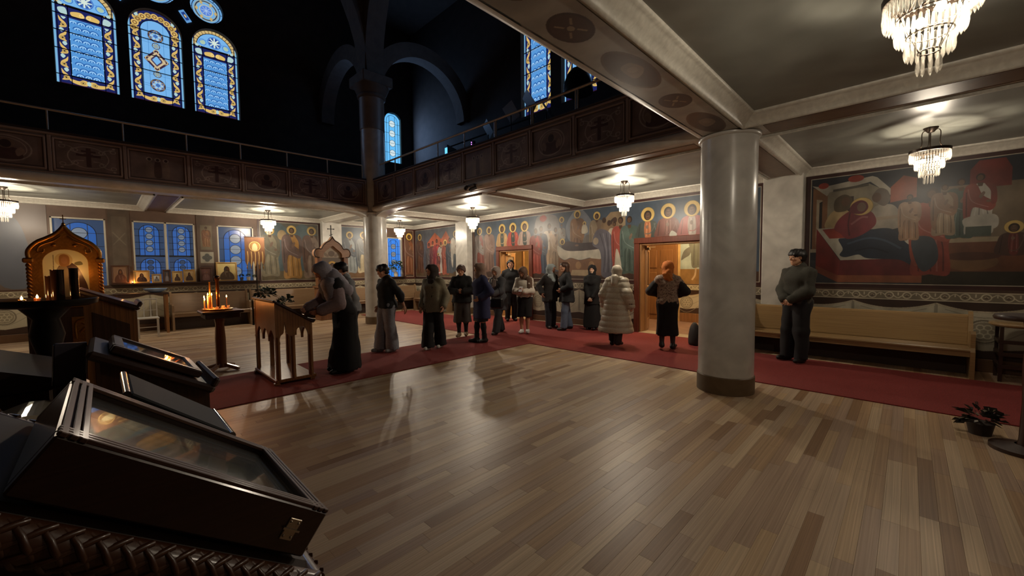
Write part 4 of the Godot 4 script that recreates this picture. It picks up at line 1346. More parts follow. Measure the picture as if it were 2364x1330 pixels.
func build_windows() -> void:
	var lat := pic("window_glass_lattice", stained_texture(0), 0.2, GLASS)
	var med := pic("window_glass_medallion", stained_texture(1), 0.2, GLASS)
	var k := 1
	for i in 3:
		var q = WIN_UP_L[i]
		stained_window("window_%d" % k, ["leftmost of the three tall arched stained glass windows high on the far wall", "middle stained glass window of the far wall, with medallions on plain blue", "rightmost of the three tall arched stained glass windows high on the far wall"][i], med if i == 1 else lat, Vector3(q[0], 5.9, ZL), Vector3.RIGHT, Vector3.FORWARD, q[1] - q[0])
		k += 1
	for i in 3:
		var q = WIN_UP_R[i]
		stained_window("window_%d" % k, ["tall stained glass window over the right gallery with a blue scale pattern", "stained glass window over the right gallery, half hidden by a round dark chair back", "stained glass window over the right gallery nearest the painted beam"][i], med if i == 1 else lat, Vector3(XR, 5.88, q[0]), Vector3.BACK, Vector3.RIGHT, q[1] - q[0], 1.5)
		k += 1
	var blue := mat("window_glass_blue", Color8(20, 40, 80), 0.25, 0, "", Vector3.ONE, {"emit": Color8(62, 116, 200), "power": GLASS * 0.5})
	var dim := mat("window_glass_dim", Color8(30, 40, 60), 0.3, 0, "", Vector3.ONE, {"emit": Color8(66, 88, 122), "power": GLASS * 0.42})
	var pale := mat("window_glass_pale", Color8(90, 96, 100), 0.3, 0, "", Vector3.ONE, {"emit": Color8(112, 128, 150), "power": GLASS * 0.55})
	var lead := mat("window_lead", Color8(20, 22, 28), 0.6)
	var frame := mat("window_frame_paint", Color8(178, 172, 156), 0.5)
	var vivid := mat("window_glass_vivid", Color8(20, 40, 80), 0.25, 0, "", Vector3.ONE, {"emit": Color8(52, 132, 232), "power": GLASS * 0.9})
	var B := Basis(Vector3.RIGHT, Vector3.UP, Vector3.BACK)
	var names := ["leaded blue window half hidden by the gilded icon case", "double leaded blue window over the row of small icons", "leaded blue window behind the hanging banner", "narrow leaded blue window in the far corner behind the flowers"]
	for i in 4:
		var q = WIN_LOW[i]
		var top := 2.82 if i < 3 else 2.72
		var t := setting_node("window_%d" % k, names[i])
		t.position = Vector3(0, 0, ZL - 0.1)
		k += 1
		var halves := [[q[0], q[1]]]
		if i == 1: halves = [[q[0], 1.165], [1.215, q[1]]]
		var fr := MB.new()
		fr.bx(Vector3(q[0], top - 0.035, -0.05), Vector3(q[1], top, 0.1), 0.004)
		for x in [q[0], q[1] - 0.035]: fr.bx(Vector3(x, 1.2, -0.05), Vector3(x + 0.035, top, 0.1), 0.004)
		if i == 1: fr.bx(Vector3(1.165, 1.2, -0.05), Vector3(1.215, top, 0.1), 0.004)
		part("window_frame", fr, frame, t)
		for hf in halves:
			if i == 1:
				leaded(t, hf[0] + 0.035, hf[1] - 0.01, 1.95, top - 0.035, blue, dim, pale, lead, B)
				part("sash_rail", MB.new().bx(Vector3(hf[0] + 0.03, 1.915, 0.0), Vector3(hf[1] - 0.005, 1.955, 0.03)), lead, t)
				leaded(t, hf[0] + 0.035, hf[1] - 0.01, 1.2, 1.92, dim if false else blue, dim, dim, lead, B)
			else:
				leaded(t, hf[0] + 0.035, hf[1] - 0.035, 1.2, top - 0.035, vivid if i == 3 else blue, dim if i != 3 else vivid, pale, lead, B)
	# small window high in the far corner
	var t := setting_node("window_%d" % k, "narrow bright blue leaded window high in the far corner above the gallery rail")
	t.position = Vector3(0, 0, ZL - 0.12)
	k += 1
	var bright := mat("window_glass_bright", Color8(30, 60, 90), 0.25, 0, "", Vector3.ONE, {"emit": Color8(104, 190, 248), "power": GLASS})
	var white := mat("window_glass_white", Color8(120, 130, 130), 0.3, 0, "", Vector3.ONE, {"emit": Color8(206, 226, 232), "power": GLASS})
	leaded(t, 7.57, 8.25, 5.57, 7.38, bright, bright, white, lead, B)
	part("window_frame", MB.new().bx(Vector3(8.22, 5.55, 0.0), Vector3(8.3, 7.3, 0.1)), frame, t)
	var dusk := Color8(150, 186, 240)
	for q in WIN_UP_L: window_light(Vector3((q[0] + q[1]) * 0.5, 7.0, ZL + 0.04), PI, Vector2(1.0, 2.2), 0.2, dusk)
	for q in WIN_UP_R: window_light(Vector3(XR - 0.04, 7.0, (q[0] + q[1]) * 0.5), PI * 0.5, Vector2(1.0, 2.2), 0.35, dusk)
	window_light(Vector3(7.91, 6.4, ZL + 0.04), PI, Vector2(0.6, 1.7), 2.6, dusk)
	# round lights and lozenges of the tracery
	for c in [Vector3(2.32, 8.76, 0.37), Vector3(0.12, 8.76, 0.37), Vector3(1.22, 8.9, 0.45)]:
		var p := Pt.new(-0.5, -0.5, 0.5, 0.5, 128, Color8(20, 24, 50))
		p.ell(0, 0, 0.5, 0.5, Color8(110, 168, 220)); p.ring(0, 0, 0.43, 0.02, Color8(20, 26, 50))
		for i in 12: p.line([0.43 * cos(i * TAU / 12), 0.43 * sin(i * TAU / 12), 0.5 * cos(i * TAU / 12), 0.5 * sin(i * TAU / 12)], 0.015, Color8(20, 26, 50))
		p.ell(0, 0, 0.38, 0.38, Color8(150, 170, 170)); p.ring(0, 0, 0.33, 0.03, Color8(30, 34, 60))
		p.ell(0, 0, 0.29, 0.29, Color8(112, 172, 226))
		for i in 6: p.ell(0.29 * cos(i * TAU / 6), 0.29 * sin(i * TAU / 6), 0.045, 0.06, Color8(196, 168, 110))
		p.ring(0, 0, 0.2, 0.025, Color8(206, 190, 150)); p.ell(0, 0, 0.17, 0.17, Color8(90, 130, 214))
		for i in 8: p.line([0, 0, 0.15 * cos(i * TAU / 8), 0.15 * sin(i * TAU / 8)], 0.02, Color8(170, 196, 226))
		var g := pic("window_rose_%d" % k, p.tex(), 0.2, GLASS)
		var disc := PackedVector2Array()
		for i in 32: disc.append(Vector2.from_angle(TAU * i / 32.0) * c.z)
		var o := part("window_%d" % k, MB.new().plate(disc, 0.01, Vector3.ZERO, Basis(), Rect2(-c.z, -c.z, c.z * 2, c.z * 2)), g)
		o.position = Vector3(c.x, c.y, ZL - 0.15)
		tag(o, ["round stained glass light above the middle and right windows", "round stained glass light above the left window", "large round stained glass light over the middle window"][[2.32, 0.12, 1.22].find(snappedf(c.x, 0.01))], "", "", "structure")
		k += 1
	for c in [[1.83, 8.34, 0.6], [0.61, 8.34, -0.6]]:
		var lz := part("window_%d" % k, MB.new().box(Vector3.ZERO, Vector3(0.13, 0.3, 0.02), 0.004), mat("window_lozenge", Color8(40, 70, 110), 0.3, 0, "", Vector3.ONE, {"emit": Color8(96, 150, 204), "power": GLASS}))
		lz.position = Vector3(c[0], c[1], ZL + 0.012)
		lz.rotation.z = c[2]
		part("window_pane", MB.new().box(Vector3(0, 0, 0.012), Vector3(0.08, 0.2, 0.008), 0.002), mat("window_lozenge_dark", Color8(20, 30, 60), 0.3, 0, "", Vector3.ONE, {"emit": Color8(34, 60, 130), "power": GLASS}), lz)
		part("window_star", MB.new().box(Vector3(0, 0, 0.017), Vector3(0.035, 0.07, 0.006), 0.002), mat("window_lozenge_gold", Color8(120, 110, 80), 0.3, 0, "", Vector3.ONE, {"emit": Color8(214, 186, 120), "power": GLASS}), lz)
		tag(lz, "small slanting lozenge light between the round and the %s window" % ("middle" if c[0] > 1.2 else "left"), "", "", "structure")
		k += 1

# dusk light that comes in through a window, as an area light of the window's size just inside it
func window_light(c: Vector3, turn: float, size: Vector2, energy: float, col: Color) -> void:
	var l := AreaLight3D.new()
	l.name = numbered("window_light")
	l.area_size = size
	l.area_normalize_energy = true
	l.light_energy = energy
	l.light_color = col
	l.area_range = 20.0
	l.shadow_enabled = true
	l.position = c
	l.rotation.y = turn
	add_child(l)

const GLASS := 0.62

# ---------------------------------------------------------------- the two doorways and the foyer behind them
func build_doors() -> void:
	var casing := mat("door_casing", Color8(118, 62, 44), 0.4, 0, "wood_up", Vector3(3, 0.8, 3), {"coat": 0.3})
	var oak := mat("door_oak", Color8(172, 128, 82), 0.42, 0, "wood_up", Vector3(3, 0.8, 3), {"coat": 0.3})
	var oak2 := mat("door_oak_panel", Color8(150, 104, 62), 0.42, 0, "wood_up", Vector3(3, 0.8, 3), {"coat": 0.3})
	var dark := mat("dark_metal", Color8(30, 26, 24), 0.4, 0.7)
	var pane := mat("door_pane", Color(0.9, 0.9, 0.88), 0.03, 0, "", Vector3.ONE, {"alpha": 0.08})
	# foyer shell
	var fw := mat("foyer_wall", Color8(206, 168, 108), 0.6, 0, "plaster", Vector3(0.5, 0.5, 0.5))
	var x1 := 11.2
	var sh := MB.new()
	sh.bx(Vector3(x1, -0.3, -11.2), Vector3(x1 + 0.2, 3.0, -1.6))
	sh.bx(Vector3(XR + 0.24, -0.3, -11.4), Vector3(x1 + 0.2, 3.0, -11.2))
	sh.bx(Vector3(XR + 0.24, -0.3, -1.6), Vector3(x1 + 0.2, 3.0, -1.4))
	setting("wall_foyer", sh, fw, "warm foyer wall seen through the doorways")
	setting("ceiling_002", MB.new().bx(Vector3(XR + 0.24, 2.9, -11.2), Vector3(x1, 3.1, -1.6)), mat("foyer_ceiling", Color8(214, 198, 164), 0.6), "foyer ceiling")
	setting("floor_001", MB.new().bx(Vector3(XR, -0.3, -11.2), Vector3(x1, 0.0, -1.6)), mat("foyer_floor", Color8(150, 118, 100), 0.4, 0, "plaster", Vector3(0.5, 0.5, 0.5)), "pale tan foyer floor beyond the threshold")
	var n := 0
	for d in DOOR_R:
		var t := setting_node("door_%d" % (n + 1), ["open doorway with a dark red casing where the man in black stands", "open doorway with a dark red casing behind the orange headscarf"][n])
		var z0: float = d[0]
		var z1: float = d[1]
		var c := MB.new()
		var pr := V2([0, 0, 0.13, 0, 0.13, 0.02, 0.11, 0.035, 0.04, 0.03, 0.02, 0.045, 0, 0.045])
		c.bx(Vector3(XR - 0.05, 0, z0 - 0.13), Vector3(XR, 2.06, z0), 0.012)
		c.bx(Vector3(XR - 0.05, 0, z1), Vector3(XR, 2.06, z1 + 0.13), 0.012)
		c.bx(Vector3(XR - 0.055, 2.06, z0 - 0.13), Vector3(XR, 2.19, z1 + 0.13), 0.012)
		part("casing", c, casing, t)
		c = MB.new()
		c.bx(Vector3(XR - 0.01, 0, z0), Vector3(XR + 0.25, 2.06, z0 + 0.04), 0.006)
		c.bx(Vector3(XR - 0.01, 0, z1 - 0.04), Vector3(XR + 0.25, 2.06, z1), 0.006)
		c.bx(Vector3(XR - 0.01, 2.02, z0 + 0.04), Vector3(XR + 0.25, 2.06, z1 - 0.04), 0.006)
		part("jamb", c, oak, t)
		part("threshold", MB.new().bx(Vector3(XR - 0.06, 0, z0), Vector3(XR + 0.3, 0.018, z1), 0.006), mat("threshold", Color8(176, 160, 132), 0.4), t)
		n += 1
	# glazed leaves that stand open into the foyer
	for q in [[DOOR_R[0][0] + 0.05, -1.30, "glazed oak door leaf standing open behind the man in black"], [DOOR_R[1][0] + 0.05, -1.22, "glazed oak door leaf with a closer arm, standing open left of the orange headscarf"]]:
		var t := thing("door_leaf", q[2], "door", Vector3(XR + 0.2, 0.02, q[0]), 0.0)
		t.rotation.y = q[1] + PI * 0.5
		var w := 0.62
		var f := MB.new()
		f.bx(Vector3(0, 0, -0.022), Vector3(0.11, 1.99, 0.022), 0.006)
		f.bx(Vector3(w - 0.11, 0, -0.022), Vector3(w, 1.99, 0.022), 0.006)
		f.bx(Vector3(0.11, 1.86, -0.022), Vector3(w - 0.11, 1.99, 0.022), 0.006)
		f.bx(Vector3(0.11, 0.9, -0.022), Vector3(w - 0.11, 1.05, 0.022), 0.006)
		f.bx(Vector3(0.11, 0, -0.022), Vector3(w - 0.11, 0.26, 0.022), 0.006)
		part("frame", f, oak, t)
		part("panel", MB.new().bx(Vector3(0.11, 0.26, -0.01), Vector3(w - 0.11, 0.9, 0.01), 0.008), oak2, t)
		part("pane", MB.new().bx(Vector3(0.11, 1.05, -0.003), Vector3(w - 0.11, 1.86, 0.003)), pane, t)
		var h := MB.new().box(Vector3(w - 0.05, 0.98, 0.03), Vector3(0.045, 0.2, 0.016), 0.004)
		h.tube(V3([w - 0.05, 0.92, 0.03, w - 0.05, 0.92, 0.07, w - 0.05, 1.04, 0.07, w - 0.05, 1.04, 0.03]), 0.008)
		part("handle", h, dark, t)
		var cl := MB.new().box(Vector3(0.14, 1.93, 0.05), Vector3(0.24, 0.06, 0.05), 0.008)
		cl.bar(Vector3(0.1, 1.97, 0.06), Vector3(0.38, 1.98, 0.16), 0.03, 0.01)
		part("door_closer", cl, mat("closer_metal", Color8(190, 180, 160), 0.35, 0.6), t)
	# panelled door leaf at the back of the foyer
	var t := thing("panelled_door", "brown panelled door at the back of the foyer, behind the orange headscarf", "door", Vector3(x1 - 0.06, 0, -5.62))
	part("frame", MB.new().bx(Vector3(0.0, 0, 0), Vector3(0.06, 2.2, 1.05), 0.008), oak2, t)
	for q in [[0.12, 0.48], [0.57, 0.93]]:
		for y in [[0.15, 0.72], [0.84, 1.36], [1.48, 2.0]]: part("panel", MB.new().bx(Vector3(-0.02, y[0], q[0]), Vector3(0.01, y[1], q[1]), 0.012), oak2, t)
	# mural and dado on the foyer wall
	var p := Pt.new(-4.5, 1.04, -1.9, 2.85, 150, Color8(172, 190, 182))
	p.rect(-4.5, 1.04, -1.9, 1.45, Color8(160, 116, 58))
	for q in [[-3.98, Color8(116, 118, 104)], [-3.1, Color8(140, 96, 60)]]:
		var x: float = q[0]
		p.line([x - 0.1, 1.55, x - 0.12, 1.3, x - 0.2, 1.16], 0.045, Color8(206, 172, 130)); p.line([x + 0.14, 1.5, x + 0.17, 1.25, x + 0.22, 1.1], 0.045, Color8(206, 172, 130))
		p.S([x - 0.2, 1.5, x - 0.24, 1.9, x - 0.3, 2.2, x - 0.2, 2.5, x + 0.2, 2.5, x + 0.32, 2.2, x + 0.24, 1.8, x + 0.2, 1.44, x, 1.5], q[1])
		p.S([x - 0.5, 1.7, x - 0.42, 1.95, x - 0.24, 2.05, x - 0.26, 1.85, x - 0.4, 1.75], Color8(112, 112, 104))
		for i in 4: p.line([x - 0.15 + i * 0.1, 2.3, x - 0.16 + i * 0.11, 1.55], 0.02, q[1].darkened(0.25))
		halo(p, x, 2.66, 0.13)
	p.wear(21)
	hang("mural", p, -4.5, 1.04, -1.9, 2.85, Vector3(x1, 0, 0), Vector3.BACK, Vector3.LEFT, "pale green foyer mural with a bare-legged figure, seen through the doorway", "mural")
	p = Pt.new(-4.5, 0.25, -1.9, 1.04, 140, Color8(58, 40, 30))
	scrolls(p, -4.5, 0.88, -1.9, 1.02, 0.2, Color8(150, 140, 116), Color8(204, 194, 166), Color8(110, 96, 76))
	drapery(p, -4.5, 0.25, -1.9, 0.86, 0.9)
	hang("painted_dado", p, -4.5, 0.25, -1.9, 1.04, Vector3(x1, 0, 0), Vector3.BACK, Vector3.LEFT, "painted cloth dado with a knot roundel in the foyer", "dado")
	setting("baseboard_foyer", MB.new().bx(Vector3(x1 - 0.03, 0, -4.5), Vector3(x1, 0.24, -1.7), 0.006), oak2, "")
	# what shows through the first doorway
	t = thing("glazed_screen", "oak framed glazed screen at the back of the foyer, behind the first doorway", "screen", Vector3(10.2, 0, -11.0))
	var f := MB.new()
	for z in [0.0, 0.72, 1.44]: f.bx(Vector3(-0.03, 0, z), Vector3(0.03, 2.35, z + 0.09), 0.006)
	f.bx(Vector3(-0.03, 2.25, 0), Vector3(0.03, 2.35, 1.53), 0.006)
	f.bx(Vector3(-0.03, 0, 0), Vector3(0.03, 0.9, 1.53), 0.006)
	part("frame", f, oak, t)
	for z in [0.09, 0.81]: part("pane", MB.new().bx(Vector3(-0.003, 0.9, z), Vector3(0.003, 2.25, z + 0.63)), pane, t)
	t = thing("bookcase", "dark bookcase with pale books at the back of the foyer", "bookcase", Vector3(x1 - 0.3, 0, -9.1))
	f = MB.new()
	for z in [0.0, 0.95]: f.bx(Vector3(0, 0, z), Vector3(0.28, 1.75, z + 0.04))
	for y in [0.05, 0.5, 0.95, 1.35, 1.71]: f.bx(Vector3(0, y, 0), Vector3(0.28, y + 0.035, 0.99))
	part("carcass", f, mat("bookcase_dark", Color8(70, 46, 32), 0.5), t)
	var bk := MB.new()
	var r := RandomNumberGenerator.new()
	r.seed = 4
	for y in [0.535, 0.985, 1.385]:
		var z := 0.06
		while z < 0.9:
			var w := r.randf_range(0.02, 0.05)
			bk.bx(Vector3(0.05, y, z), Vector3(0.22, y + r.randf_range(0.2, 0.3), z + w - 0.003))
			z += w
	var bo := part("books", bk, mat("book_pale", Color8(196, 184, 160), 0.7), t)
	bo.set_meta("kind", "stuff")
	# ceiling lamp of the foyer
	for z in [-8.3, -3.9]:
		t = thing("foyer_lamp", "round glowing ceiling lamp in the foyer, %s" % ("beyond the first doorway" if z < -6.0 else "beyond the second doorway"), "lamp", Vector3(10.0, 2.9, z))
		part("lamp_shade", MB.new().lathe(V2([0, -0.12, 0.08, -0.11, 0.14, -0.07, 0.16, 0.0]), 24), mat("foyer_lamp_glow", Color8(255, 230, 180), 0.4, 0, "", Vector3.ONE, {"emit": Color8(255, 226, 176), "power": 3.0}), t)
		var l := OmniLight3D.new()
		l.name = "lamp_light"
		l.position = Vector3(0, -0.2, 0)
		l.light_color = Color8(255, 222, 172)
		l.light_energy = FOYER
		l.light_size = 0.1
		l.omni_range = 14.0
		l.omni_attenuation = 2.0
		l.shadow_enabled = true
		t.add_child(l)

const FOYER := 2.0

# ---------------------------------------------------------------- gallery fronts, rails and what stands up there
func parapet_art(kind: int) -> ImageTexture:
	var bg := Color8(126, 102, 94)
	var p := Pt.new(-0.4, -0.33, 0.4, 0.33, 200, bg)
	var ln := Color8(172, 154, 142)
	if kind == 0:
		p.ring(0, 0, 0.27, 0.02, ln); p.ring(0, 0, 0.22, 0.012, ln)
		p.S([-0.17, -0.2, -0.14, -0.02, 0, 0.04, 0.14, -0.02, 0.17, -0.2, 0, -0.24], Color8(88, 56, 54))
		p.S([-0.2, -0.06, -0.16, 0.04, -0.1, -0.04, -0.12, -0.16], Color8(150, 124, 108)); p.S([0.2, -0.06, 0.16, 0.04, 0.1, -0.04, 0.12, -0.16], Color8(150, 124, 108))
		p.ell(0, 0.1, 0.1, 0.11, Color8(134, 106, 90)); p.ell(0, 0.09, 0.06, 0.085, Color8(66, 44, 40))
	elif kind == 1:
		p.ring(0, 0, 0.25, 0.014, ln)
		p.rect(-0.03, -0.22, 0.03, 0.22, Color8(82, 48, 46)); p.rect(-0.15, 0.02, 0.15, 0.08, Color8(82, 48, 46)); p.rect(-0.09, 0.12, 0.09, 0.16, Color8(82, 48, 46))
		for s in [Vector2(1, 1), Vector2(-1, 1), Vector2(1, -1), Vector2(-1, -1)]:
			p.line([s.x * 0.06, s.y * 0.08, s.x * 0.16, s.y * 0.1, s.x * 0.2, s.y * 0.2, s.x * 0.3, s.y * 0.24], 0.016, ln)
			p.ring(s.x * 0.17, s.y * 0.15, 0.04, 0.014, ln); p.ring(s.x * 0.31, s.y * 0.2, 0.035, 0.012, ln)
			p.ell(s.x * 0.32, s.y * 0.28, 0.02, 0.02, ln)
	else:
		for x in [-0.12, 0.0, 0.12]:
			p.S([x - 0.05, -0.26, x - 0.045, 0.08, x, 0.13, x + 0.045, 0.08, x + 0.05, -0.26], Color8(136, 112, 98) if x != 0.0 else Color8(86, 58, 52))
			p.ell(x, 0.17, 0.045, 0.05, ln); p.ell(x, 0.165, 0.025, 0.035, Color8(70, 46, 42))
	for q in [[-0.4, -0.33, 0.4, -0.31], [-0.4, 0.31, 0.4, 0.33], [-0.4, -0.33, -0.38, 0.33], [0.38, -0.33, 0.4, 0.33]]: p.rect(q[0], q[1], q[2], q[3], Color8(92, 66, 58))
	p.wear(30 + kind, 0.14)
	return p.tex()

func build_gallery() -> void:
	var bodym := mat("parapet_paint", Color8(116, 98, 92), 0.6, 0, "plaster", Vector3(1, 1, 1))
	var frm := mat("parapet_frame", Color8(134, 116, 108), 0.5)
	var fas := mat("fascia_paint", Color8(216, 211, 202), 0.4, 0, "plaster", Vector3(0.6, 0.6, 0.6))
	var capm := mat("parapet_cap", Color8(48, 36, 32), 0.5)
	var steel := mat("rail_metal", Color8(196, 188, 170), 0.4, 0.3)
	var blk := mat("black_metal", Color8(26, 25, 26), 0.45, 0.6)
	var art := []
	for k in 3: art.append(pic("parapet_art_%d" % k, parapet_art(k), 0.55))
	# profile of the rounded fascia: x towards the nave
	var prof := V2([0.0, 3.25, 0.035, 3.245, 0.06, 3.22, 0.07, 3.18, 0.06, 3.14, 0.03, 3.11, 0.0, 3.1, -0.05, 3.1, -0.05, 3.25])
	var runs := [
		["wall_gallery_right", "painted gallery front along the right aisle", Vector3(5.27, 0, -10.46), Vector3(5.27, 0, -1.86), Vector3.LEFT, [-2.43, -3.34, -4.26, -5.18, -6.11, -7.03, -7.95, -8.88, -9.8], 0.93],
		["wall_gallery_far", "painted gallery front along the far side of the nave", Vector3(XA, 0, -10.6), Vector3(5.13, 0, -10.6), Vector3.BACK, [4.62, 3.68, 2.73, 1.79, 0.84, -0.1, -1.04, -1.98, -2.92], 0.95],
		["wall_gallery_near", "gallery front over the near beam", Vector3(XA, 0, -1.86), Vector3(5.2, 0, -1.86), Vector3.FORWARD, [], 0.9]]
	for q in runs:
		var t := setting_node(q[0], q[1])
		var a: Vector3 = q[2]
		var b: Vector3 = q[3]
		var f: Vector3 = q[4]
		var al := (b - a).normalized()
		part("body", MB.new().bx(a + Vector3.UP * 3.22, b + Vector3.UP * 3.96 - f * 0.12), bodym, t)
		part("cap_rail", MB.new().bx(a + Vector3.UP * 3.96 + f * 0.025, b + Vector3.UP * YP - f * 0.15, 0.008), capm, t)
		part("fascia", MB.new().sweep(prof, a, b, f), fas, t)
		part("string_moulding", MB.new().bx(a + Vector3.UP * 3.245, b + Vector3.UP * 3.275 + f * 0.03, 0.008).bx(a + Vector3.UP * 3.915, b + Vector3.UP * 3.95 + f * 0.03, 0.008), frm, t)
		var i := 0
		for c in q[5]:
			var ctr := Vector3(a.x, 3.595, c) if absf(f.x) > 0.5 else Vector3(c, 3.595, a.z)
			var sd := Vector3.BACK if f.x < -0.5 else Vector3.RIGHT
			var B := Basis(sd, Vector3.UP, f)
			var hw: float = q[6] * 0.5
			var pts := PackedVector2Array([Vector2(-hw + 0.065, -0.25), Vector2(hw - 0.065, -0.25), Vector2(hw - 0.065, 0.25), Vector2(-hw + 0.065, 0.25)])
			var pn := part("panel", MB.new().plate(pts, 0.006, ctr, B, Rect2(-hw + 0.065, -0.25, hw * 2 - 0.13, 0.5)), art[[0, 1, 0, 1, 2, 1, 0, 2, 0][i % 9]], t)
			var m := MB.new()
			for y in [-0.27, 0.27]: m.box(ctr + Vector3.UP * y + f * 0.012, Vector3(hw * 2 - 0.09, 0.03, 0.024) if sd.x > 0.5 else Vector3(0.024, 0.03, hw * 2 - 0.09), 0.007)
			for x in [-hw + 0.055, hw - 0.055]: m.box(ctr + sd * x + f * 0.012, Vector3(0.03, 0.54, 0.024) if sd.x > 0.5 else Vector3(0.024, 0.54, 0.03), 0.007)
			part("panel_frame", m, frm, t)
			part("stile", MB.new().box(ctr + sd * hw + f * 0.01, Vector3(0.05, 0.62, 0.03) if sd.x > 0.5 else Vector3(0.03, 0.62, 0.05), 0.006), frm, t)
			i += 1
	# haunches against the far column
	var hn := MB.new()
	var hp := PackedVector2Array([Vector2(0, 0.01)])
	for k in 11:
		var u := k / 10.0
		hp.append(Vector2(1.3 * (1.0 - u), -0.15 * (1.0 - sqrt(1.0 - pow(u, 2.0)) if u < 1.0 else 1.0)))
	hn.plate(hp, 0.3, Vector3(5.15, YS, -10.62), Basis(Vector3.LEFT, Vector3.UP, Vector3.FORWARD))
	hn.plate(hp, 0.3, Vector3(5.32, YS, -10.5), Basis(Vector3.BACK, Vector3.UP, Vector3.RIGHT))
	setting("trim_haunch", hn, fas, "curved haunches where the galleries meet the far column")
	# rails
	var rl := thing("gallery_rail", "thin metal rail with single posts along the top of the far gallery", "rail", Vector3(0, 0, -10.66))
	var m := MB.new().tube(V3([XA, 4.35, 0, 5.05, 4.35, 0]), 0.02, 8)
	part("handrail", m, steel, rl)
	for i in 11:
		var x := 5.07 - 0.94 * i + (-0.02 if i == 0 else 0.0)
		if x > XA: part("post", MB.new().tube(V3([x, YP, 0, x, 4.34, 0]), 0.014, 8).lathe(V2([0.03, 0, 0.03, 0.008, 0.014, 0.012]), 10, Vector3(x, YP, 0)), steel, rl)
	rl = thing("gallery_rail", "metal rail with paired posts along the top of the right gallery", "rail", Vector3(5.36, 0, 0))
	part("handrail", MB.new().tube(V3([0, 4.35, -10.25, 0, 4.35, -1.9]), 0.022, 8), steel, rl)
	for i in 10:
		var z := -2.87 - 0.94 * i + 0.94
		if z < -10.3: continue
		var pm := MB.new()
		for s in ([-0.022, 0.022] if i in [3, 4, 2, 1] else [0.0]): pm.tube(V3([0, YP, z + s, 0, 4.34, z + s]), 0.013, 8)
		part("post", pm, steel, rl)
	var inner := thing("choir_rail", "dark inner rail behind the music stands of the right gallery", "rail", Vector3(7.1, YC + 0.25, -9.6))
	part("handrail", MB.new().tube(V3([0, 1.55, 0, 0, 1.55, 3.4]), 0.02, 8), blk, inner)
	for z in [0.1, 1.1, 2.1, 3.3]: part("post", MB.new().tube(V3([0, 0, z, 0, 1.55, z]), 0.016, 8), blk, inner)
	# music stands
	var yf := YC + 0.25
	var st := [[6.0, -5.4, 0.9, 1.27, "music stand with a slanted tray against the blue window, left of its centre"], [6.0, -4.97, 0.5, 1.02, "music stand with its tray tilted low beside the dark mullion of the window"], [6.0, -5.9, 1.2, 1.2, "thin music stand left of the stained glass windows in the gallery"]]
	for i in 3:
		var q = st[i]
		var t := thing("music_stand", q[4], "music stand", Vector3(q[0], yf, q[1]), q[2], "music stands in the right gallery")
		part("pole", MB.new().tube(V3([0, 0.25, 0, 0, q[3], 0]), 0.012, 8), blk, t)
		for a in 3: part("leg", MB.new().tube(V3([0, 0.3, 0, 0.26 * cos(a * TAU / 3), 0.005, 0.26 * sin(a * TAU / 3)]), 0.009, 6), blk, t)
		var B := Basis(Vector3.RIGHT, -0.6)
		part("tray", MB.new().box(Vector3(0, q[3] + 0.08, 0), Vector3(0.48, 0.32, 0.006), 0.0, B).box(Vector3(0, q[3] - 0.06, 0.1), Vector3(0.48, 0.012, 0.06), 0.0, B), mat("tray_grey", Color8(120, 124, 130), 0.4, 0.3), t)
	var sheet := thing("music_stand", "music stand holding white sheets, at the middle of the right gallery", "music stand", Vector3(6.0, yf, -6.6), 1.0, "music stands in the right gallery")
	part("pole", MB.new().tube(V3([0, 0.25, 0, 0, 0.98, 0]), 0.012, 8), blk, sheet)
	for a in 3: part("leg", MB.new().tube(V3([0, 0.3, 0, 0.26 * cos(a * TAU / 3), 0.005, 0.26 * sin(a * TAU / 3)]), 0.009, 6), blk, sheet)
	part("tray", MB.new().box(Vector3(0, 1.1, 0), Vector3(0.5, 0.3, 0.006), 0.0, Basis(Vector3.RIGHT, -0.5)), blk, sheet)
	solo("paper_sheets", MB.new().box(Vector3.ZERO, Vector3(0.42, 0.26, 0.004), 0.0, Basis(Vector3.RIGHT, -0.5)), mat("paper", Color8(226, 226, 222), 0.8), "white music sheets on the stand in the middle of the gallery", "paper", Vector3(6.0, yf, -6.6) + Vector3(0, 1.11, 0) + Basis(Vector3.UP, 1.0) * Vector3(0, 0.0, 0.008), 1.0)
	# rounded dark dome silhouetted against the window
	var dm := thing("dark_dome", "rounded dark dome on a stand, silhouetted against the stained glass over the gallery", "dome", Vector3(6.3, yf, -4.45))
	part("shell", MB.new().lathe(V2([0.27, 1.3, 0.275, 1.33, 0.26, 1.47, 0.21, 1.62, 0.13, 1.72, 0.03, 1.76, 0.02, 1.86, 0, 1.87]), 28), blk, dm)
	part("stand", MB.new().tube(V3([0, 0, 0, 0, 1.31, 0]), 0.03, 8).lathe(V2([0, 0, 0.22, 0, 0.22, 0.03, 0, 0.05]), 20).lathe(V2([0, 1.28, 0.27, 1.3]), 28), blk, dm)
	# dark chairs of the choir
	for q in [[6.0, -7.62, 0.4, "dark choir chair in front of the pale lit patch of wall"], [6.5, -6.9, 0.7, "dark choir chair between the music stands"]]:
		var t := thing("choir_chair", q[3], "chair", Vector3(q[0], yf, q[1]), q[2], "dark chairs in the right gallery")
		part("seat", MB.new().box(Vector3(0, 0.45, 0), Vector3(0.44, 0.05, 0.42), 0.012), blk, t)
		part("backrest", MB.new().box(Vector3(0, 0.78, -0.2), Vector3(0.42, 0.36, 0.03), 0.01), blk, t)
		for s in [[-1, -1], [1, -1], [-1, 1], [1, 1]]: part("leg", MB.new().bar(Vector3(s[0] * 0.19, 0, s[1] * 0.18), Vector3(s[0] * 0.19, 0.95 if s[1] < 0 else 0.43, s[1] * 0.18 - (0.02 if s[1] < 0 else 0.0)), 0.025, 0.025), blk, t)
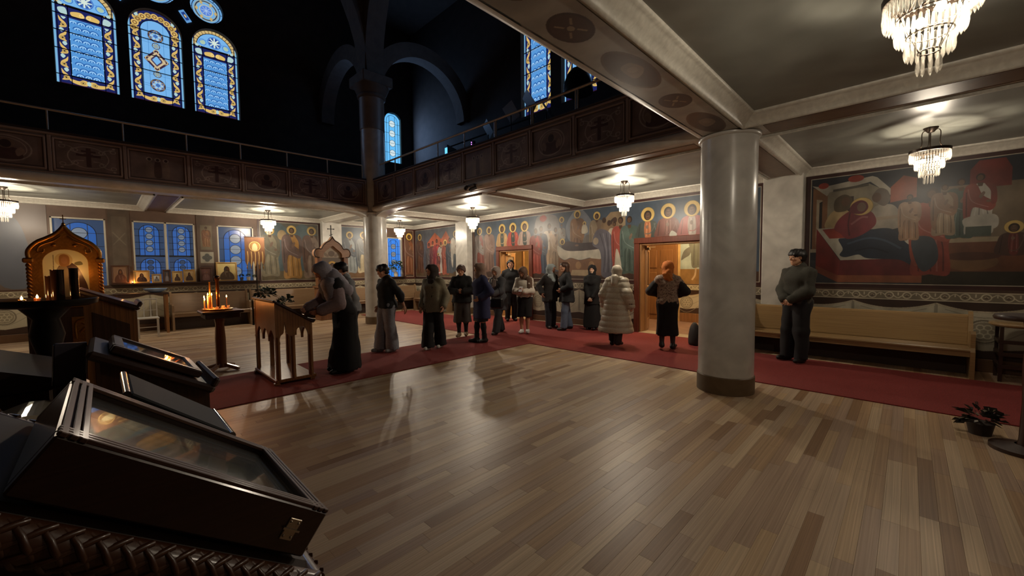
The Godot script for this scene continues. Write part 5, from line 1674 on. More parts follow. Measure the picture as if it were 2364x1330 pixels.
	# small glowing screen and indicator lamps on the parapet
	var sc := thing("small_screen", "small blue lit screen standing on the gallery parapet", "screen", Vector3(5.34, YP, -7.25))
	part("case", MB.new().box(Vector3(0.02, 0.09, 0), Vector3(0.02, 0.18, 0.11), 0.004), blk, sc)
	part("screen", MB.new().box(Vector3(0.008, 0.095, 0), Vector3(0.004, 0.15, 0.085)), mat("screen_glow", Color8(20, 40, 60), 0.3, 0, "", Vector3.ONE, {"emit": Color8(96, 186, 240), "power": 1.0}), sc)
	sc = thing("indicator_lamps", "two tiny purple indicator lights on the gallery parapet", "lamp", Vector3(5.3, YP, -6.32))
	part("housing", MB.new().box(Vector3(0.03, 0.05, 0), Vector3(0.06, 0.1, 0.1), 0.008), blk, sc)
	for y in [0.03, 0.07]: part("lamp_glow", MB.new().ball(Vector3(-0.002, y, -0.01), Vector3(0.012, 0.012, 0.012), 8, 6), mat("purple_glow", Color8(60, 20, 80), 0.4, 0, "", Vector3.ONE, {"emit": Color8(206, 132, 240), "power": 1.2}), sc)
	# surveillance cameras under the gallery front
	var cc := thing("camera_pair", "pair of small surveillance cameras on a bracket under the right gallery front", "camera", Vector3(5.18, 3.13, -6.2))
	var cm := mat("camera_body", Color8(74, 70, 68), 0.4)
	part("bracket", MB.new().box(Vector3(0, 0.04, 0), Vector3(0.06, 0.05, 0.2), 0.01), cm, cc)
	for q in [[-0.07, -0.05, 0.12, -0.5], [-0.06, 0.0, -0.1, 0.7]]:
		var B := Basis.from_euler(Vector3(-0.4, q[3] + PI * 0.5, 0))
		part("camera_body", MB.new().lathe(V2([0, -0.07, 0.036, -0.07, 0.036, -0.07, 0.036, 0.07, 0.036, 0.07, 0, 0.07]), 14, Vector3(q[0], q[1], q[2]), B * Basis(Vector3.RIGHT, PI * 0.5)), cm, cc)
		part("lens", MB.new().ball(Vector3(q[0], q[1], q[2]) + B * Vector3(0, 0, -0.07), Vector3(0.022, 0.022, 0.022), 10, 6), blk, cc)

# ---------------------------------------------------------------- crystal chandeliers
func prism_shape(len: float, r: float) -> MB:
	var b := MB.new()
	b.lathe(V2([0, -len, r * 0.75, -len * 0.82, r * 0.75, -len * 0.82, r, -len * 0.62, r, -len * 0.62, r * 0.6, -len * 0.12, r * 0.6, -len * 0.12, 0, -len * 0.02]), 6)
	b.ball(Vector3(0, 0.012, 0), Vector3(0.006, 0.006, 0.006), 6, 4)
	return b

func build_chandeliers() -> void:
	var bronze := mat("bronze", Color8(52, 42, 34), 0.4, 0.7)
	var crystal := mat("crystal", Color(1.0, 0.97, 0.9), 0.05, 0, "", Vector3.ONE, {"alpha": 0.07, "back": Color(0.11, 0.107, 0.1)})
	var glow := mat("bulb_glow", Color8(255, 240, 210), 0.4, 0, "", Vector3.ONE, {"emit": Color8(255, 228, 180), "power": 22.0})
	var tiers := [[0.178, -0.285, 0.125, 44], [0.128, -0.40, 0.105, 32], [0.088, -0.495, 0.098, 22], [0.042, -0.585, 0.095, 9]]
	var shapes := []
	for t in tiers: shapes.append(prism_shape(t[2], 0.0095))
	var spots := [
		[3.02, 0.04, "crystal chandelier nearest the viewer, cut off by the top of the picture", 0.32],
		[7.18, 0.14, "crystal chandelier in front of the mural of the red bed", 0.30],
		[7.2, -4.0, "crystal chandelier hanging before the second doorway, just left of the near column", 1.05],
		[7.2, -8.6, "crystal chandelier in the middle of the right aisle, before the first doorway", 1.25],
		[7.2, -12.5, "smallest crystal chandelier, in the far corner right of the far column", 1.0],
		[3.28, -12.75, "crystal chandelier under the far gallery, before the three standing figures", 1.0],
		[-1.3, -12.5, "crystal chandelier at the left edge of the picture, beyond the gilded icon case", 0.8]]
	for i in spots.size():
		var q = spots[i]
		var t := thing("chandelier", q[2], "chandelier", Vector3(q[0], YC, q[1]), 0.5 + i * 0.4, "crystal chandeliers under the galleries")
		part("canopy", MB.new().lathe(V2([0, -0.06, 0.03, -0.055, 0.045, -0.03, 0.068, -0.012, 0.07, 0]), 20), bronze, t)
		for a in 3:
			var d := Vector3(cos(a * TAU / 3), 0, sin(a * TAU / 3))
			part("arm", MB.new().tube(curve3(PackedVector3Array([d * 0.03 + Vector3(0, -0.05, 0), d * 0.06 + Vector3(0, -0.02, 0), d * 0.088 + Vector3(0, -0.035, 0), d * 0.095 + Vector3(0, -0.08, 0), d * 0.095 + Vector3(0, -0.2, 0), d * 0.17 + Vector3(0, -0.27, 0)]), 4), 0.005, 6), bronze, t)
		part("stem", MB.new().tube(V3([0, -0.05, 0, 0, -0.3, 0]), 0.006, 6), bronze, t)
		part("ring", MB.new().lathe(V2([0.174, -0.295, 0.186, -0.295, 0.186, -0.295, 0.19, -0.262, 0.19, -0.262, 0.18, -0.262, 0.174, -0.27, 0.174, -0.295]), 36), bronze, t)
		var hoops := MB.new()
		for j in range(1, 4):
			var loop := PackedVector3Array()
			for k in 24: loop.append(Vector3(tiers[j][0] * cos(TAU * k / 24), tiers[j][1] + 0.018, tiers[j][0] * sin(TAU * k / 24)))
			hoops.tube(loop, 0.004, 5, true)
		for a in 3:
			var d := Vector3(cos(a * TAU / 3 + 0.5), 0, sin(a * TAU / 3 + 0.5))
			hoops.tube(PackedVector3Array([d * 0.176 + Vector3(0, -0.285, 0), d * 0.128 + Vector3(0, -0.385, 0), d * 0.088 + Vector3(0, -0.48, 0), d * 0.042 + Vector3(0, -0.57, 0)]), 0.003, 5)
		part("hoops", hoops, bronze, t)
		for j in 4:
			var n: int = tiers[j][3]
			if i < 2:
				var shared: ArrayMesh = (shapes[j] as MB).mesh()
				for k in n:
					var o := part("prism", shared, crystal, t)
					o.position = Vector3(tiers[j][0] * cos(TAU * k / n), tiers[j][1], tiers[j][0] * sin(TAU * k / n))
			else:
				var m := MB.new()
				for k in n: m.add(shapes[j], Transform3D(Basis(), Vector3(tiers[j][0] * cos(TAU * k / n), tiers[j][1], tiers[j][0] * sin(TAU * k / n))))
				part("prism_tier", m, crystal, t).set_meta("kind", "stuff")
		for s in [-1.0, 1.0]:
			part("bulb", MB.new().ball(Vector3(s * 0.075, -0.385, 0), Vector3(0.02, 0.028, 0.02), 10, 8), glow, t)
			part("socket", MB.new().lathe(V2([0, -0.3, 0.012, -0.3, 0.012, -0.36, 0, -0.36]), 10, Vector3(s * 0.075, 0, 0)).bar(Vector3(0, -0.3, 0), Vector3(s * 0.08, -0.3, 0), 0.008, 0.008), bronze, t)
			var l := OmniLight3D.new()
			l.name = "bulb_light"
			l.position = Vector3(s * 0.075, -0.385, 0)
			l.light_color = Color8(255, 239, 216)
			l.light_energy = BULB * q[3]
			l.light_size = 0.02
			l.omni_range = 20.0
			l.omni_attenuation = 2.0
			l.shadow_enabled = true
			t.add_child(l)

const BULB := 1.0

# ---------------------------------------------------------------- smooth bodies: capsules joined on a grid, meshed as surface nets
class Field:
	var o := Vector3.ZERO
	var c := 0.015
	var nx := 0
	var ny := 0
	var nz := 0
	var d := PackedFloat32Array()
	func _init(lo: Vector3, hi: Vector3, cell: float) -> void:
		o = lo; c = cell
		nx = int(ceil((hi.x - lo.x) / c)) + 2
		ny = int(ceil((hi.y - lo.y) / c)) + 2
		nz = int(ceil((hi.z - lo.z) / c)) + 2
		d.resize(nx * ny * nz)
		d.fill(1.0)
	# tapered capsule; fz squashes the z distance (flat < 1 makes it deeper)
	func cap(a: Vector3, b: Vector3, ra: float, rb: float, k := 0.03) -> void:
		var m := maxf(ra, rb) + k + c * 2.5
		var x0 := maxi(0, int((minf(a.x, b.x) - m - o.x) / c))
		var x1 := mini(nx - 1, int((maxf(a.x, b.x) + m - o.x) / c) + 1)
		var y0 := maxi(0, int((minf(a.y, b.y) - m - o.y) / c))
		var y1 := mini(ny - 1, int((maxf(a.y, b.y) + m - o.y) / c) + 1)
		var z0 := maxi(0, int((minf(a.z, b.z) - m - o.z) / c))
		var z1 := mini(nz - 1, int((maxf(a.z, b.z) + m - o.z) / c) + 1)
		var e := b - a
		var inv := 1.0 / maxf(e.length_squared(), 0.0000001)
		var dr := rb - ra
		for z in range(z0, z1 + 1):
			for y in range(y0, y1 + 1):
				var p := Vector3(o.x + x0 * c, o.y + y * c, o.z + z * c) - a
				var i := (z * ny + y) * nx + x0
				for x in range(x0, x1 + 1):
					var t := clampf(p.dot(e) * inv, 0.0, 1.0)
					var f := (p - e * t).length() - ra - dr * t
					var g := d[i]
					var h := k - absf(f - g)
					if h > 0.0: d[i] = minf(f, g) - h * h * 0.25 / k
					elif f < g: d[i] = f
					p.x += c
					i += 1
	func cut_ball(q: Vector3, r: float) -> void:
		var x0 := maxi(0, int((q.x - r - o.x) / c) - 1)
		var x1 := mini(nx - 1, int((q.x + r - o.x) / c) + 2)
		var y0 := maxi(0, int((q.y - r - o.y) / c) - 1)
		var y1 := mini(ny - 1, int((q.y + r - o.y) / c) + 2)
		var z0 := maxi(0, int((q.z - r - o.z) / c) - 1)
		var z1 := mini(nz - 1, int((q.z + r - o.z) / c) + 2)
		for z in range(z0, z1 + 1):
			for y in range(y0, y1 + 1):
				for x in range(x0, x1 + 1):
					var i := (z * ny + y) * nx + x
					d[i] = maxf(d[i], r - (Vector3(o.x + x * c, o.y + y * c, o.z + z * c) - q).length())
	# keeps what lies on the side of the plane that n points away from
	func cut_plane(q: Vector3, n: Vector3) -> void:
		for z in nz:
			for y in ny:
				var i := (z * ny + y) * nx
				var s := (Vector3(o.x, o.y + y * c, o.z + z * c) - q).dot(n)
				for x in nx:
					if s > -c * 2.0 and d[i] < s: d[i] = s
					s += n.x * c
					i += 1
	func quilt(y_from: float, pitch: float, amp: float) -> void:
		for y in ny:
			var u := (o.y + y * c - y_from) / pitch
			var q := amp * sqrt(absf(sin(PI * u))) - amp * 0.3
			for z in nz:
				var i := (z * ny + y) * nx
				for x in nx:
					d[i] -= q
					i += 1
	func to(b: MB, X := Transform3D(), fold := 0.0, fs := Vector3(9, 2.5, 9)) -> void:
		var at := PackedInt32Array()
		at.resize(nx * ny * nz)
		at.fill(-1)
		var sx := 1
		var sy := nx
		var sz := nx * ny
		var lim := c * 1.8
		var fn := FastNoiseLite.new()
		fn.frequency = 1.0
		fn.fractal_octaves = 2
		for z in nz - 1:
			for y in ny - 1:
				var i := z * sz + y * sy
				for x in nx - 1:
					var a := d[i]
					if a < lim and a > -lim:
						var v1 := d[i + sx]
						var v2 := d[i + sy]
						var v3 := d[i + sx + sy]
						var v4 := d[i + sz]
						var v5 := d[i + sz + sx]
						var v6 := d[i + sz + sy]
						var v7 := d[i + sz + sx + sy]
						var neg := int(a < 0.0) + int(v1 < 0.0) + int(v2 < 0.0) + int(v3 < 0.0) + int(v4 < 0.0) + int(v5 < 0.0) + int(v6 < 0.0) + int(v7 < 0.0)
						if neg > 0 and neg < 8:
							var s := Vector3.ZERO
							var n := 0
							if (a < 0.0) != (v1 < 0.0): s += Vector3(a / (a - v1), 0, 0); n += 1
							if (v2 < 0.0) != (v3 < 0.0): s += Vector3(v2 / (v2 - v3), 1, 0); n += 1
							if (v4 < 0.0) != (v5 < 0.0): s += Vector3(v4 / (v4 - v5), 0, 1); n += 1
							if (v6 < 0.0) != (v7 < 0.0): s += Vector3(v6 / (v6 - v7), 1, 1); n += 1
							if (a < 0.0) != (v2 < 0.0): s += Vector3(0, a / (a - v2), 0); n += 1
							if (v1 < 0.0) != (v3 < 0.0): s += Vector3(1, v1 / (v1 - v3), 0); n += 1
							if (v4 < 0.0) != (v6 < 0.0): s += Vector3(0, v4 / (v4 - v6), 1); n += 1
							if (v5 < 0.0) != (v7 < 0.0): s += Vector3(1, v5 / (v5 - v7), 1); n += 1
							if (a < 0.0) != (v4 < 0.0): s += Vector3(0, 0, a / (a - v4)); n += 1
							if (v1 < 0.0) != (v5 < 0.0): s += Vector3(1, 0, v1 / (v1 - v5)); n += 1
							if (v2 < 0.0) != (v6 < 0.0): s += Vector3(0, 1, v2 / (v2 - v6)); n += 1
							if (v3 < 0.0) != (v7 < 0.0): s += Vector3(1, 1, v3 / (v3 - v7)); n += 1
							var g := Vector3(v1 + v3 + v5 + v7 - a - v2 - v4 - v6, v2 + v3 + v6 + v7 - a - v1 - v4 - v5, v4 + v5 + v6 + v7 - a - v1 - v2 - v3).normalized()
							var p := Vector3(o.x + x * c, o.y + y * c, o.z + z * c) + s / n * c
							if fold > 0.0:
								p += g * fold * fn.get_noise_3dv(p * fs)
							at[i] = b.vert(X * p, (X.basis * g).normalized())
					i += 1
		for z in range(1, nz - 1):
			for y in range(1, ny - 1):
				var i := z * sz + y * sy + 1
				for x in range(1, nx - 1):
					if at[i] >= 0 or absf(d[i]) < lim:
						var a := d[i] < 0.0
						if a != (d[i + sx] < 0.0) and at[i] >= 0 and at[i - sy] >= 0 and at[i - sz] >= 0 and at[i - sy - sz] >= 0:
							b.tri(at[i], at[i - sy], at[i - sy - sz]); b.tri(at[i], at[i - sy - sz], at[i - sz])
						if a != (d[i + sy] < 0.0) and at[i] >= 0 and at[i - sx] >= 0 and at[i - sz] >= 0 and at[i - sx - sz] >= 0:
							b.tri(at[i], at[i - sx], at[i - sx - sz]); b.tri(at[i], at[i - sx - sz], at[i - sz])
						if a != (d[i + sz] < 0.0) and at[i] >= 0 and at[i - sx] >= 0 and at[i - sy] >= 0 and at[i - sx - sy] >= 0:
							b.tri(at[i], at[i - sx], at[i - sx - sy]); b.tri(at[i], at[i - sx - sy], at[i - sy])
					i += 1

# elbow or knee between two ends
func bend(a: Vector3, b: Vector3, la: float, lb: float, hint: Vector3) -> Vector3:
	var e := b - a
	var L := clampf(e.length(), 0.05, (la + lb) * 0.999)
	var u := e.normalized()
	var q := (la * la - lb * lb + L * L) / (2.0 * L)
	var h := sqrt(maxf(0.0, la * la - q * q))
	var w := (hint - u * hint.dot(u)).normalized()
	return a + u * q + w * h

func hand_into(b: MB, wrist: Vector3, dir: Vector3, palm: Vector3, thumb_side: float, curl: float, s: float) -> void:
	var zz := dir.normalized()
	var yy := (palm - zz * palm.dot(zz)).normalized()      # palm faces yy
	var xx := yy.cross(zz) * thumb_side
	var X := Transform3D(Basis(yy.cross(zz), yy, zz) * s, wrist)
	var t := thumb_side
	var f := Field.new(Vector3(-0.075, -0.04, -0.04), Vector3(0.075, 0.11, 0.21), 0.0055)
	f.cap(Vector3(0, 0, -0.02), Vector3(0, 0, 0.02), 0.024, 0.025, 0.02)
	f.cap(Vector3(0.02, 0, 0.03), Vector3(0.027, 0, 0.08), 0.017, 0.014, 0.02)
	f.cap(Vector3(-0.02, 0, 0.03), Vector3(-0.027, 0, 0.08), 0.017, 0.014, 0.02)
	f.cap(Vector3(0, 0, 0.03), Vector3(0, 0, 0.08), 0.018, 0.015, 0.02)
	for i in 4:
		var x := (0.030 - i * 0.020) * t
		var L: float = [0.068, 0.077, 0.071, 0.054][i]
		var p := Vector3(x, 0, 0.086 - (0.006 if i == 3 else 0.0))
		var ang := curl * (0.5 + 0.1 * i)
		var q := p + Vector3((0.002 * (1.5 - i)) * t, sin(ang) * L * 0.5, cos(ang) * L * 0.5)
		var r := q + Vector3(0, sin(ang * 2.1) * L * 0.32, cos(ang * 2.1) * L * 0.32)
		var e := r + Vector3(0, sin(ang * 2.9) * L * 0.24, cos(ang * 2.9) * L * 0.24)
		f.cap(p, q, 0.0095, 0.0088, 0.006); f.cap(q, r, 0.0088, 0.0082, 0.004); f.cap(r, e, 0.0082, 0.0072, 0.004)
	var tb := Vector3(0.026 * t, 0.004, 0.02)
	var tm := tb + Vector3(0.030 * t, 0.014, 0.026)
	var te := tm + Vector3(0.008 * t, 0.014, 0.03)
	f.cap(tb, tm, 0.013, 0.011, 0.012); f.cap(tm, te, 0.0105, 0.009, 0.004)
	f.to(b, X)

func head_into(b: MB, X: Transform3D, beard := false) -> void:
	var f := Field.new(Vector3(-0.12, -0.18, -0.14), Vector3(0.12, 0.14, 0.14), 0.0062)
	f.cap(Vector3(0, 0.03, -0.035), Vector3(0, 0.036, 0.018), 0.079, 0.074, 0.03)
	f.cap(Vector3(0, 0.0, 0.032), Vector3(0, -0.056, 0.044), 0.058, 0.044, 0.03)
	for s in [-1.0, 1.0]:
		f.cap(Vector3(0.046 * s, -0.046, 0.012), Vector3(0.012 * s, -0.088, 0.06), 0.024, 0.021, 0.025)
		f.cap(Vector3(0.034 * s, -0.016, 0.066), Vector3(0.04 * s, -0.022, 0.058), 0.02, 0.02, 0.02)
		f.cap(Vector3(0.074 * s, 0.012, -0.006), Vector3(0.074 * s, -0.022, 0.0), 0.013, 0.009, 0.008)
	f.cap(Vector3(-0.034, 0.028, 0.076), Vector3(0.034, 0.028, 0.076), 0.014, 0.014, 0.015)
	for s in [-1.0, 1.0]: f.cut_ball(Vector3(0.03 * s, 0.008, 0.104), 0.016)
	f.cap(Vector3(0, 0.012, 0.086), Vector3(0, -0.024, 0.106), 0.008, 0.011, 0.012)
	f.cap(Vector3(-0.01, -0.028, 0.094), Vector3(0.01, -0.028, 0.094), 0.008, 0.008, 0.01)
	f.cap(Vector3(-0.018, -0.052, 0.084), Vector3(0.018, -0.052, 0.084), 0.008, 0.008, 0.008)
	f.cap(Vector3(-0.015, -0.064, 0.083), Vector3(0.015, -0.064, 0.083), 0.008, 0.008, 0.006)
	f.cap(Vector3(0, -0.05, -0.03), Vector3(0, -0.16, -0.035), 0.05, 0.056, 0.03)
	f.to(b, X)

func people_mat(c: Color, tex := "cloth", rough := 0.85, rim := 0.25) -> StandardMaterial3D:
	return mat("cloth_%s_%s" % [c.to_html(false), tex], c, rough, 0, tex, Vector3(3, 3, 3) if tex == "cloth" else Vector3(3.5, 3.5, 3.5), {"rim": rim})

const CELL := 0.0155

# q: the figure's looks and pose, in metres for a height of 1.65; facing +z, own left at +x
func person(q: Dictionary) -> Node3D:
	var s: float = q.h / 1.65
	var root := thing("person", q.label, "person", Vector3(q.at.x, q.get("y", 0.012), q.at.y), deg_to_rad(q.yaw), q.get("group", ""))
	root.scale = Vector3(s, s, s)
	var w: float = q.get("w", 0.93)
	var lean: float = q.get("lean", 0.04)
	var pel: Vector3 = Vector3(0, 0.9, 0) + q.get("shift", Vector3.ZERO)
	var TB := Basis(Vector3.UP, q.get("twist", 0.0)) * Basis(Vector3.RIGHT, lean) * Basis(Vector3.BACK, q.get("tilt", 0.0))
	var up := func(p: Vector3) -> Vector3: return pel + TB * (p - Vector3(0, 0.9, 0))
	var waist: Vector3 = up.call(Vector3(0, 1.05, 0.005))
	var chest: Vector3 = up.call(Vector3(0, 1.22, 0.012))
	var neck: Vector3 = up.call(Vector3(0, 1.405, -0.012))
	var HB := TB * Basis(Vector3.UP, q.get("hyaw", 0.0)) * Basis(Vector3.RIGHT, q.get("hpitch", 0.0) - lean * 0.5)
	var hc: Vector3 = neck + HB * Vector3(0, 0.145, 0.03)
	var HX := Transform3D(HB, hc)
	var sh := []
	var el := []
	var wr := []
	var an := []
	var kn := []
	var hip := []
	var toe := []
	for i in 2:
		var g := 1.0 if i == 0 else -1.0
		var S: Vector3 = up.call(Vector3(g * 0.156 * w, 1.318, -0.012))
		var T: Vector3 = q.hands[i]
		var hint: Vector3 = q.get("elbows", [Vector3(0.5, -0.3, -1.0), Vector3(-0.5, -0.3, -1.0)])[i]
		var T2: Vector3 = T if q.get("hands_abs", true) else up.call(T)
		var d: Vector3 = T2 - S
		if d.length() > 0.515: T2 = S + d.normalized() * 0.515
		sh.append(S)
		el.append(bend(S, T2, 0.275, 0.245, hint))
		wr.append(T2)
		var ft: Vector3 = q.feet[i]          # x, lift, z
		var A := Vector3(ft.x, 0.08 + ft.y, ft.z)
		var P: Vector3 = pel + Vector3(g * 0.085, -0.03, 0)
		hip.append(P)
		an.append(A)
		var lf := minf(1.0, (P - A).length() * 1.0015 / 0.81)
		kn.append(bend(P, A, 0.415 * lf, 0.395 * lf, Vector3(g * 0.08, 0, 1)))
		var fy: float = q.get("toes", [0.15, -0.15])[i]
		toe.append(A + Vector3(sin(fy) * 0.15, -0.05 - ft.y * 0.35, cos(fy) * 0.15))
	# ---- body
	var b := MB.new()
	var lo := Vector3(-0.55, -0.02, -0.55)
	var hi := Vector3(0.55, 1.5, 0.6)
	var ext := func(f: Field) -> void: pass
	var box := func(pts: Array, m: float) -> Array:
		var a := Vector3(9, 9, 9)
		var z := Vector3(-9, -9, -9)
		for p: Vector3 in pts:
			a = a.min(p); z = z.max(p)
		return [a - Vector3.ONE * m, z + Vector3.ONE * m]
	var bb: Array = box.call([pel, waist, chest, neck] + sh + el + wr + an + kn + toe, 0.16)
	var f := Field.new(bb[0], bb[1], 0.019)
	for i in 2:
		var g := 1.0 if i == 0 else -1.0
		var sx := TB.x * g
		f.cap(pel + Vector3(g * 0.05, 0, -0.01), waist + sx * 0.035, 0.1, 0.085, 0.05)
		f.cap(waist + sx * 0.035, chest + sx * 0.05, 0.085, 0.095, 0.05)
		f.cap(chest + sx * 0.04, sh[i], 0.085, 0.05, 0.05)
		f.cap(sh[i], el[i], 0.046, 0.038, 0.03)
		f.cap(el[i], wr[i], 0.038, 0.027, 0.02)
		f.cap(hip[i], kn[i], 0.08, 0.055, 0.04)
		f.cap(kn[i], kn[i].lerp(an[i], 0.35), 0.053, 0.054, 0.03)
		f.cap(kn[i].lerp(an[i], 0.35), an[i], 0.054, 0.036, 0.03)
		f.cap(an[i] + Vector3(0, -0.03, 0), toe[i], 0.036, 0.024, 0.03)
	f.cap(chest, neck, 0.09, 0.055, 0.04)
	f.cap(neck, hc + HB * Vector3(0, -0.06, -0.02), 0.052, 0.048, 0.03)
	f.to(b)
	head_into(b, HX)
	var curl: float = q.get("curl", 0.5)
	for i in 2:
		var dir: Vector3 = q.get("hand_dir", [wr[0] - el[0], wr[1] - el[1]])[i]
		var pn: Vector3 = q.get("palms", [Vector3(-1, 0, 0.2), Vector3(1, 0, 0.2)])[i]
		hand_into(b, wr[i], dir, pn, (1.0 if i == 0 else -1.0) * q.get("thumbs", [1.0, 1.0])[i], curl, 0.92)
	var skin := mat("skin_" + q.get("skin", Color8(196, 146, 116)).to_html(false), q.get("skin", Color8(196, 146, 116)), 0.55, 0, "", Vector3.ONE, {"sss": 0.1})
	part("body", b, skin, root)
	var eb := MB.new()
	for g in [-1.0, 1.0]:
		eb.ball(HX * Vector3(0.03 * g, 0.008, 0.083), Vector3(0.0105, 0.0085, 0.0105), 8, 6)
		eb.bar(HX * Vector3(0.016 * g, 0.03, 0.093), HX * Vector3(0.046 * g, 0.03, 0.083), 0.008, 0.006)
	part("eyes", eb, mat("eye_dark", Color8(34, 24, 20), 0.3), root)
	part("lips", MB.new().ball(HX * Vector3(0, -0.058, 0.087), Vector3(0.017, 0.0045, 0.006), 10, 6, HB), mat("lip", Color8(160, 104, 88), 0.5), root)
	# ---- lower garment
	var lw: Dictionary = q.lower
	var lm := people_mat(lw.c, "cloth", lw.get("rough", 0.85))
	b = MB.new()
	if lw.kind == "trousers":
		bb = box.call([pel + Vector3(0, 0.12, 0)] + an + kn + hip, 0.19)
		f = Field.new(bb[0], bb[1], CELL)
		var e: float = lw.get("e", 0.02)
		var fl: float = lw.get("flare", 0.06)
		for i in 2:
			var g := 1.0 if i == 0 else -1.0
			f.cap(pel + Vector3(g * 0.05, 0.1, -0.005), pel + Vector3(g * 0.055, -0.02, -0.015), 0.095, 0.1 + e, 0.05)
			f.cap(hip[i], kn[i], 0.083 + e, 0.058 + e, 0.035)
			f.cap(kn[i], an[i] + Vector3(0, -0.02, 0), 0.058 + e, maxf(fl, 0.045), 0.03)
		f.cut_plane(Vector3(0, lw.get("hem", 0.05), 0), Vector3.DOWN)
		f.cut_plane(pel + Vector3(0, 0.17, 0), Vector3.UP)
		f.to(b, Transform3D(), lw.get("fold", 0.02))
		part("trousers", b, lm, root)
	else:
		var hem: float = lw.hem
		var fl: float = lw.get("flare", 0.13)
		var cx: Vector3 = (an[0] + an[1]) * 0.5
		bb = box.call([pel + Vector3(0, 0.12, 0), Vector3(cx.x, hem - 0.05, cx.z)], 0.36)
		f = Field.new(Vector3(bb[0].x, hem - 0.06, bb[0].z), Vector3(bb[1].x, 1.22, bb[1].z), CELL)
		var hl := Vector3(cx.x, hem - 0.1, cx.z + lw.get("swing", 0.0))
		for i in 2:
			var g := 1.0 if i == 0 else -1.0
			f.cap(pel + Vector3(g * 0.045, 0.14, 0), pel + Vector3(g * 0.06, -0.04, -0.015), 0.085, 0.118, 0.06)
			f.cap(pel + Vector3(g * 0.06, -0.04, -0.015), hl + Vector3(g * 0.07, 0, 0), 0.118, fl, 0.08)
		f.cut_plane(Vector3(0, hem, 0), Vector3.DOWN)
		f.to(b, Transform3D(), lw.get("fold", 0.03), Vector3(10, 1.2, 10))
		part("skirt", b, lm, root)
	if q.has("legs"):
		b = MB.new()
		bb = box.call(an + kn + toe, 0.1)
		f = Field.new(bb[0], bb[1], 0.014)
		for i in 2:
			f.cap(kn[i], kn[i].lerp(an[i], 0.35), 0.057, 0.058, 0.03)
			f.cap(kn[i].lerp(an[i], 0.35), an[i], 0.058, 0.04, 0.03)
			f.cap(an[i], an[i] + Vector3(0, -0.03, 0.02), 0.04, 0.038, 0.02)
		f.to(b)
		part("stockings", b, people_mat(q.legs), root)
	# ---- shoes
	b = MB.new()
	bb = box.call(an + toe, 0.1)
	f = Field.new(bb[0], bb[1], 0.012)
	for i in 2:
		var fw: Vector3 = (toe[i] - an[i]); fw.y = 0
		fw = fw.normalized()
		var dn := Vector3(0, -0.035, 0)
		f.cap(an[i] + dn - fw * 0.035, an[i] + dn + fw * 0.03, 0.045, 0.045, 0.02)
		f.cap(an[i] + dn + fw * 0.02, toe[i] + Vector3(0, 0.012, 0), 0.043, 0.034, 0.03)
		if q.get("boots", false): f.cap(an[i] + dn, kn[i].lerp(an[i], 0.55), 0.05, 0.058, 0.03)
		else: f.cap(an[i] + dn, an[i] + Vector3(0, 0.005, -0.005), 0.045, 0.046, 0.02)
	f.cut_plane(Vector3(0, 0.002, 0), Vector3.DOWN)
	f.to(b)
	part("shoes", b, people_mat(q.shoes, "cloth", 0.5), root)
	# ---- upper garment
	var tp: Dictionary = q.top
	var e: float = tp.get("e", 0.02)
	b = MB.new()
	bb = box.call([pel, waist, chest, neck] + sh + el + wr, 0.2)
	var low: float = minf(tp.hem, bb[0].y) - 0.06
	f = Field.new(Vector3(minf(bb[0].x, -0.36), low, minf(bb[0].z, -0.34)), Vector3(maxf(bb[1].x, 0.36), bb[1].y, maxf(bb[1].z, 0.34)), CELL)
	var sl: float = tp.get("sleeve", 0.94)
	for i in 2:
		var g := 1.0 if i == 0 else -1.0
		var sx := TB.x * g
		f.cap(waist + sx * 0.04, chest + sx * 0.055, 0.09 + e, 0.098 + e, 0.05)
		f.cap(chest + sx * 0.05, sh[i], 0.086 + e, 0.044 + e * 0.8, 0.05)
		f.cap(neck + TB * Vector3(0, -0.01, -0.012), sh[i], 0.052 + e * 0.4, 0.046 + e * 0.7, 0.04)
		f.cap(pel + Vector3(g * 0.06, -0.0, -0.01), waist + sx * 0.04, 0.103 + e, 0.09 + e, 0.05)
		if tp.hem < 0.86:
			var bt := Vector3(pel.x + g * 0.07, tp.hem - 0.06, pel.z - 0.01 + tp.get("swing", 0.0))
			f.cap(pel + Vector3(g * 0.06, 0, -0.01), bt, 0.103 + e, tp.get("flare", 0.12) + e, 0.06)
		if q.has("sleeves"):
			f.cap(sh[i], sh[i].lerp(el[i], 0.45), 0.047 + e * 0.85, 0.044 + e * 0.9, 0.04)
			continue
		f.cap(sh[i], el[i], 0.047 + e * 0.85, 0.042 + e * 0.9, 0.04)
		var cuff: Vector3 = el[i].lerp(wr[i], sl)
		f.cap(el[i], cuff, 0.044 + e, 0.034 + e * 0.9, 0.03)
	f.cap(chest, neck + TB * Vector3(0, -0.01, -0.005), 0.1 + e * 0.6, 0.062 + e * 0.5, 0.05)
	if tp.get("collar", false):
		f.cap(neck + TB * Vector3(0, 0.0, 0), neck + TB * Vector3(0, 0.045, 0.01), 0.066, 0.064, 0.02)
		f.cut_ball(neck + TB * Vector3(0, 0.07, 0.045), 0.055)
	if tp.has("quilt"): f.quilt(tp.hem, tp.quilt, 0.016)
	f.cut_plane(Vector3(0, tp.hem, 0), Vector3.DOWN)
	f.to(b, Transform3D(), tp.get("fold", 0.022), Vector3(8, 5, 8))
	if tp.get("floral", false): part(tp.get("name", "blouse"), b, people_mat(tp.c, "floral"), root)
	else: part(tp.get("name", "jacket"), b, people_mat(tp.c, "cloth", tp.get("rough", 0.85)), root)
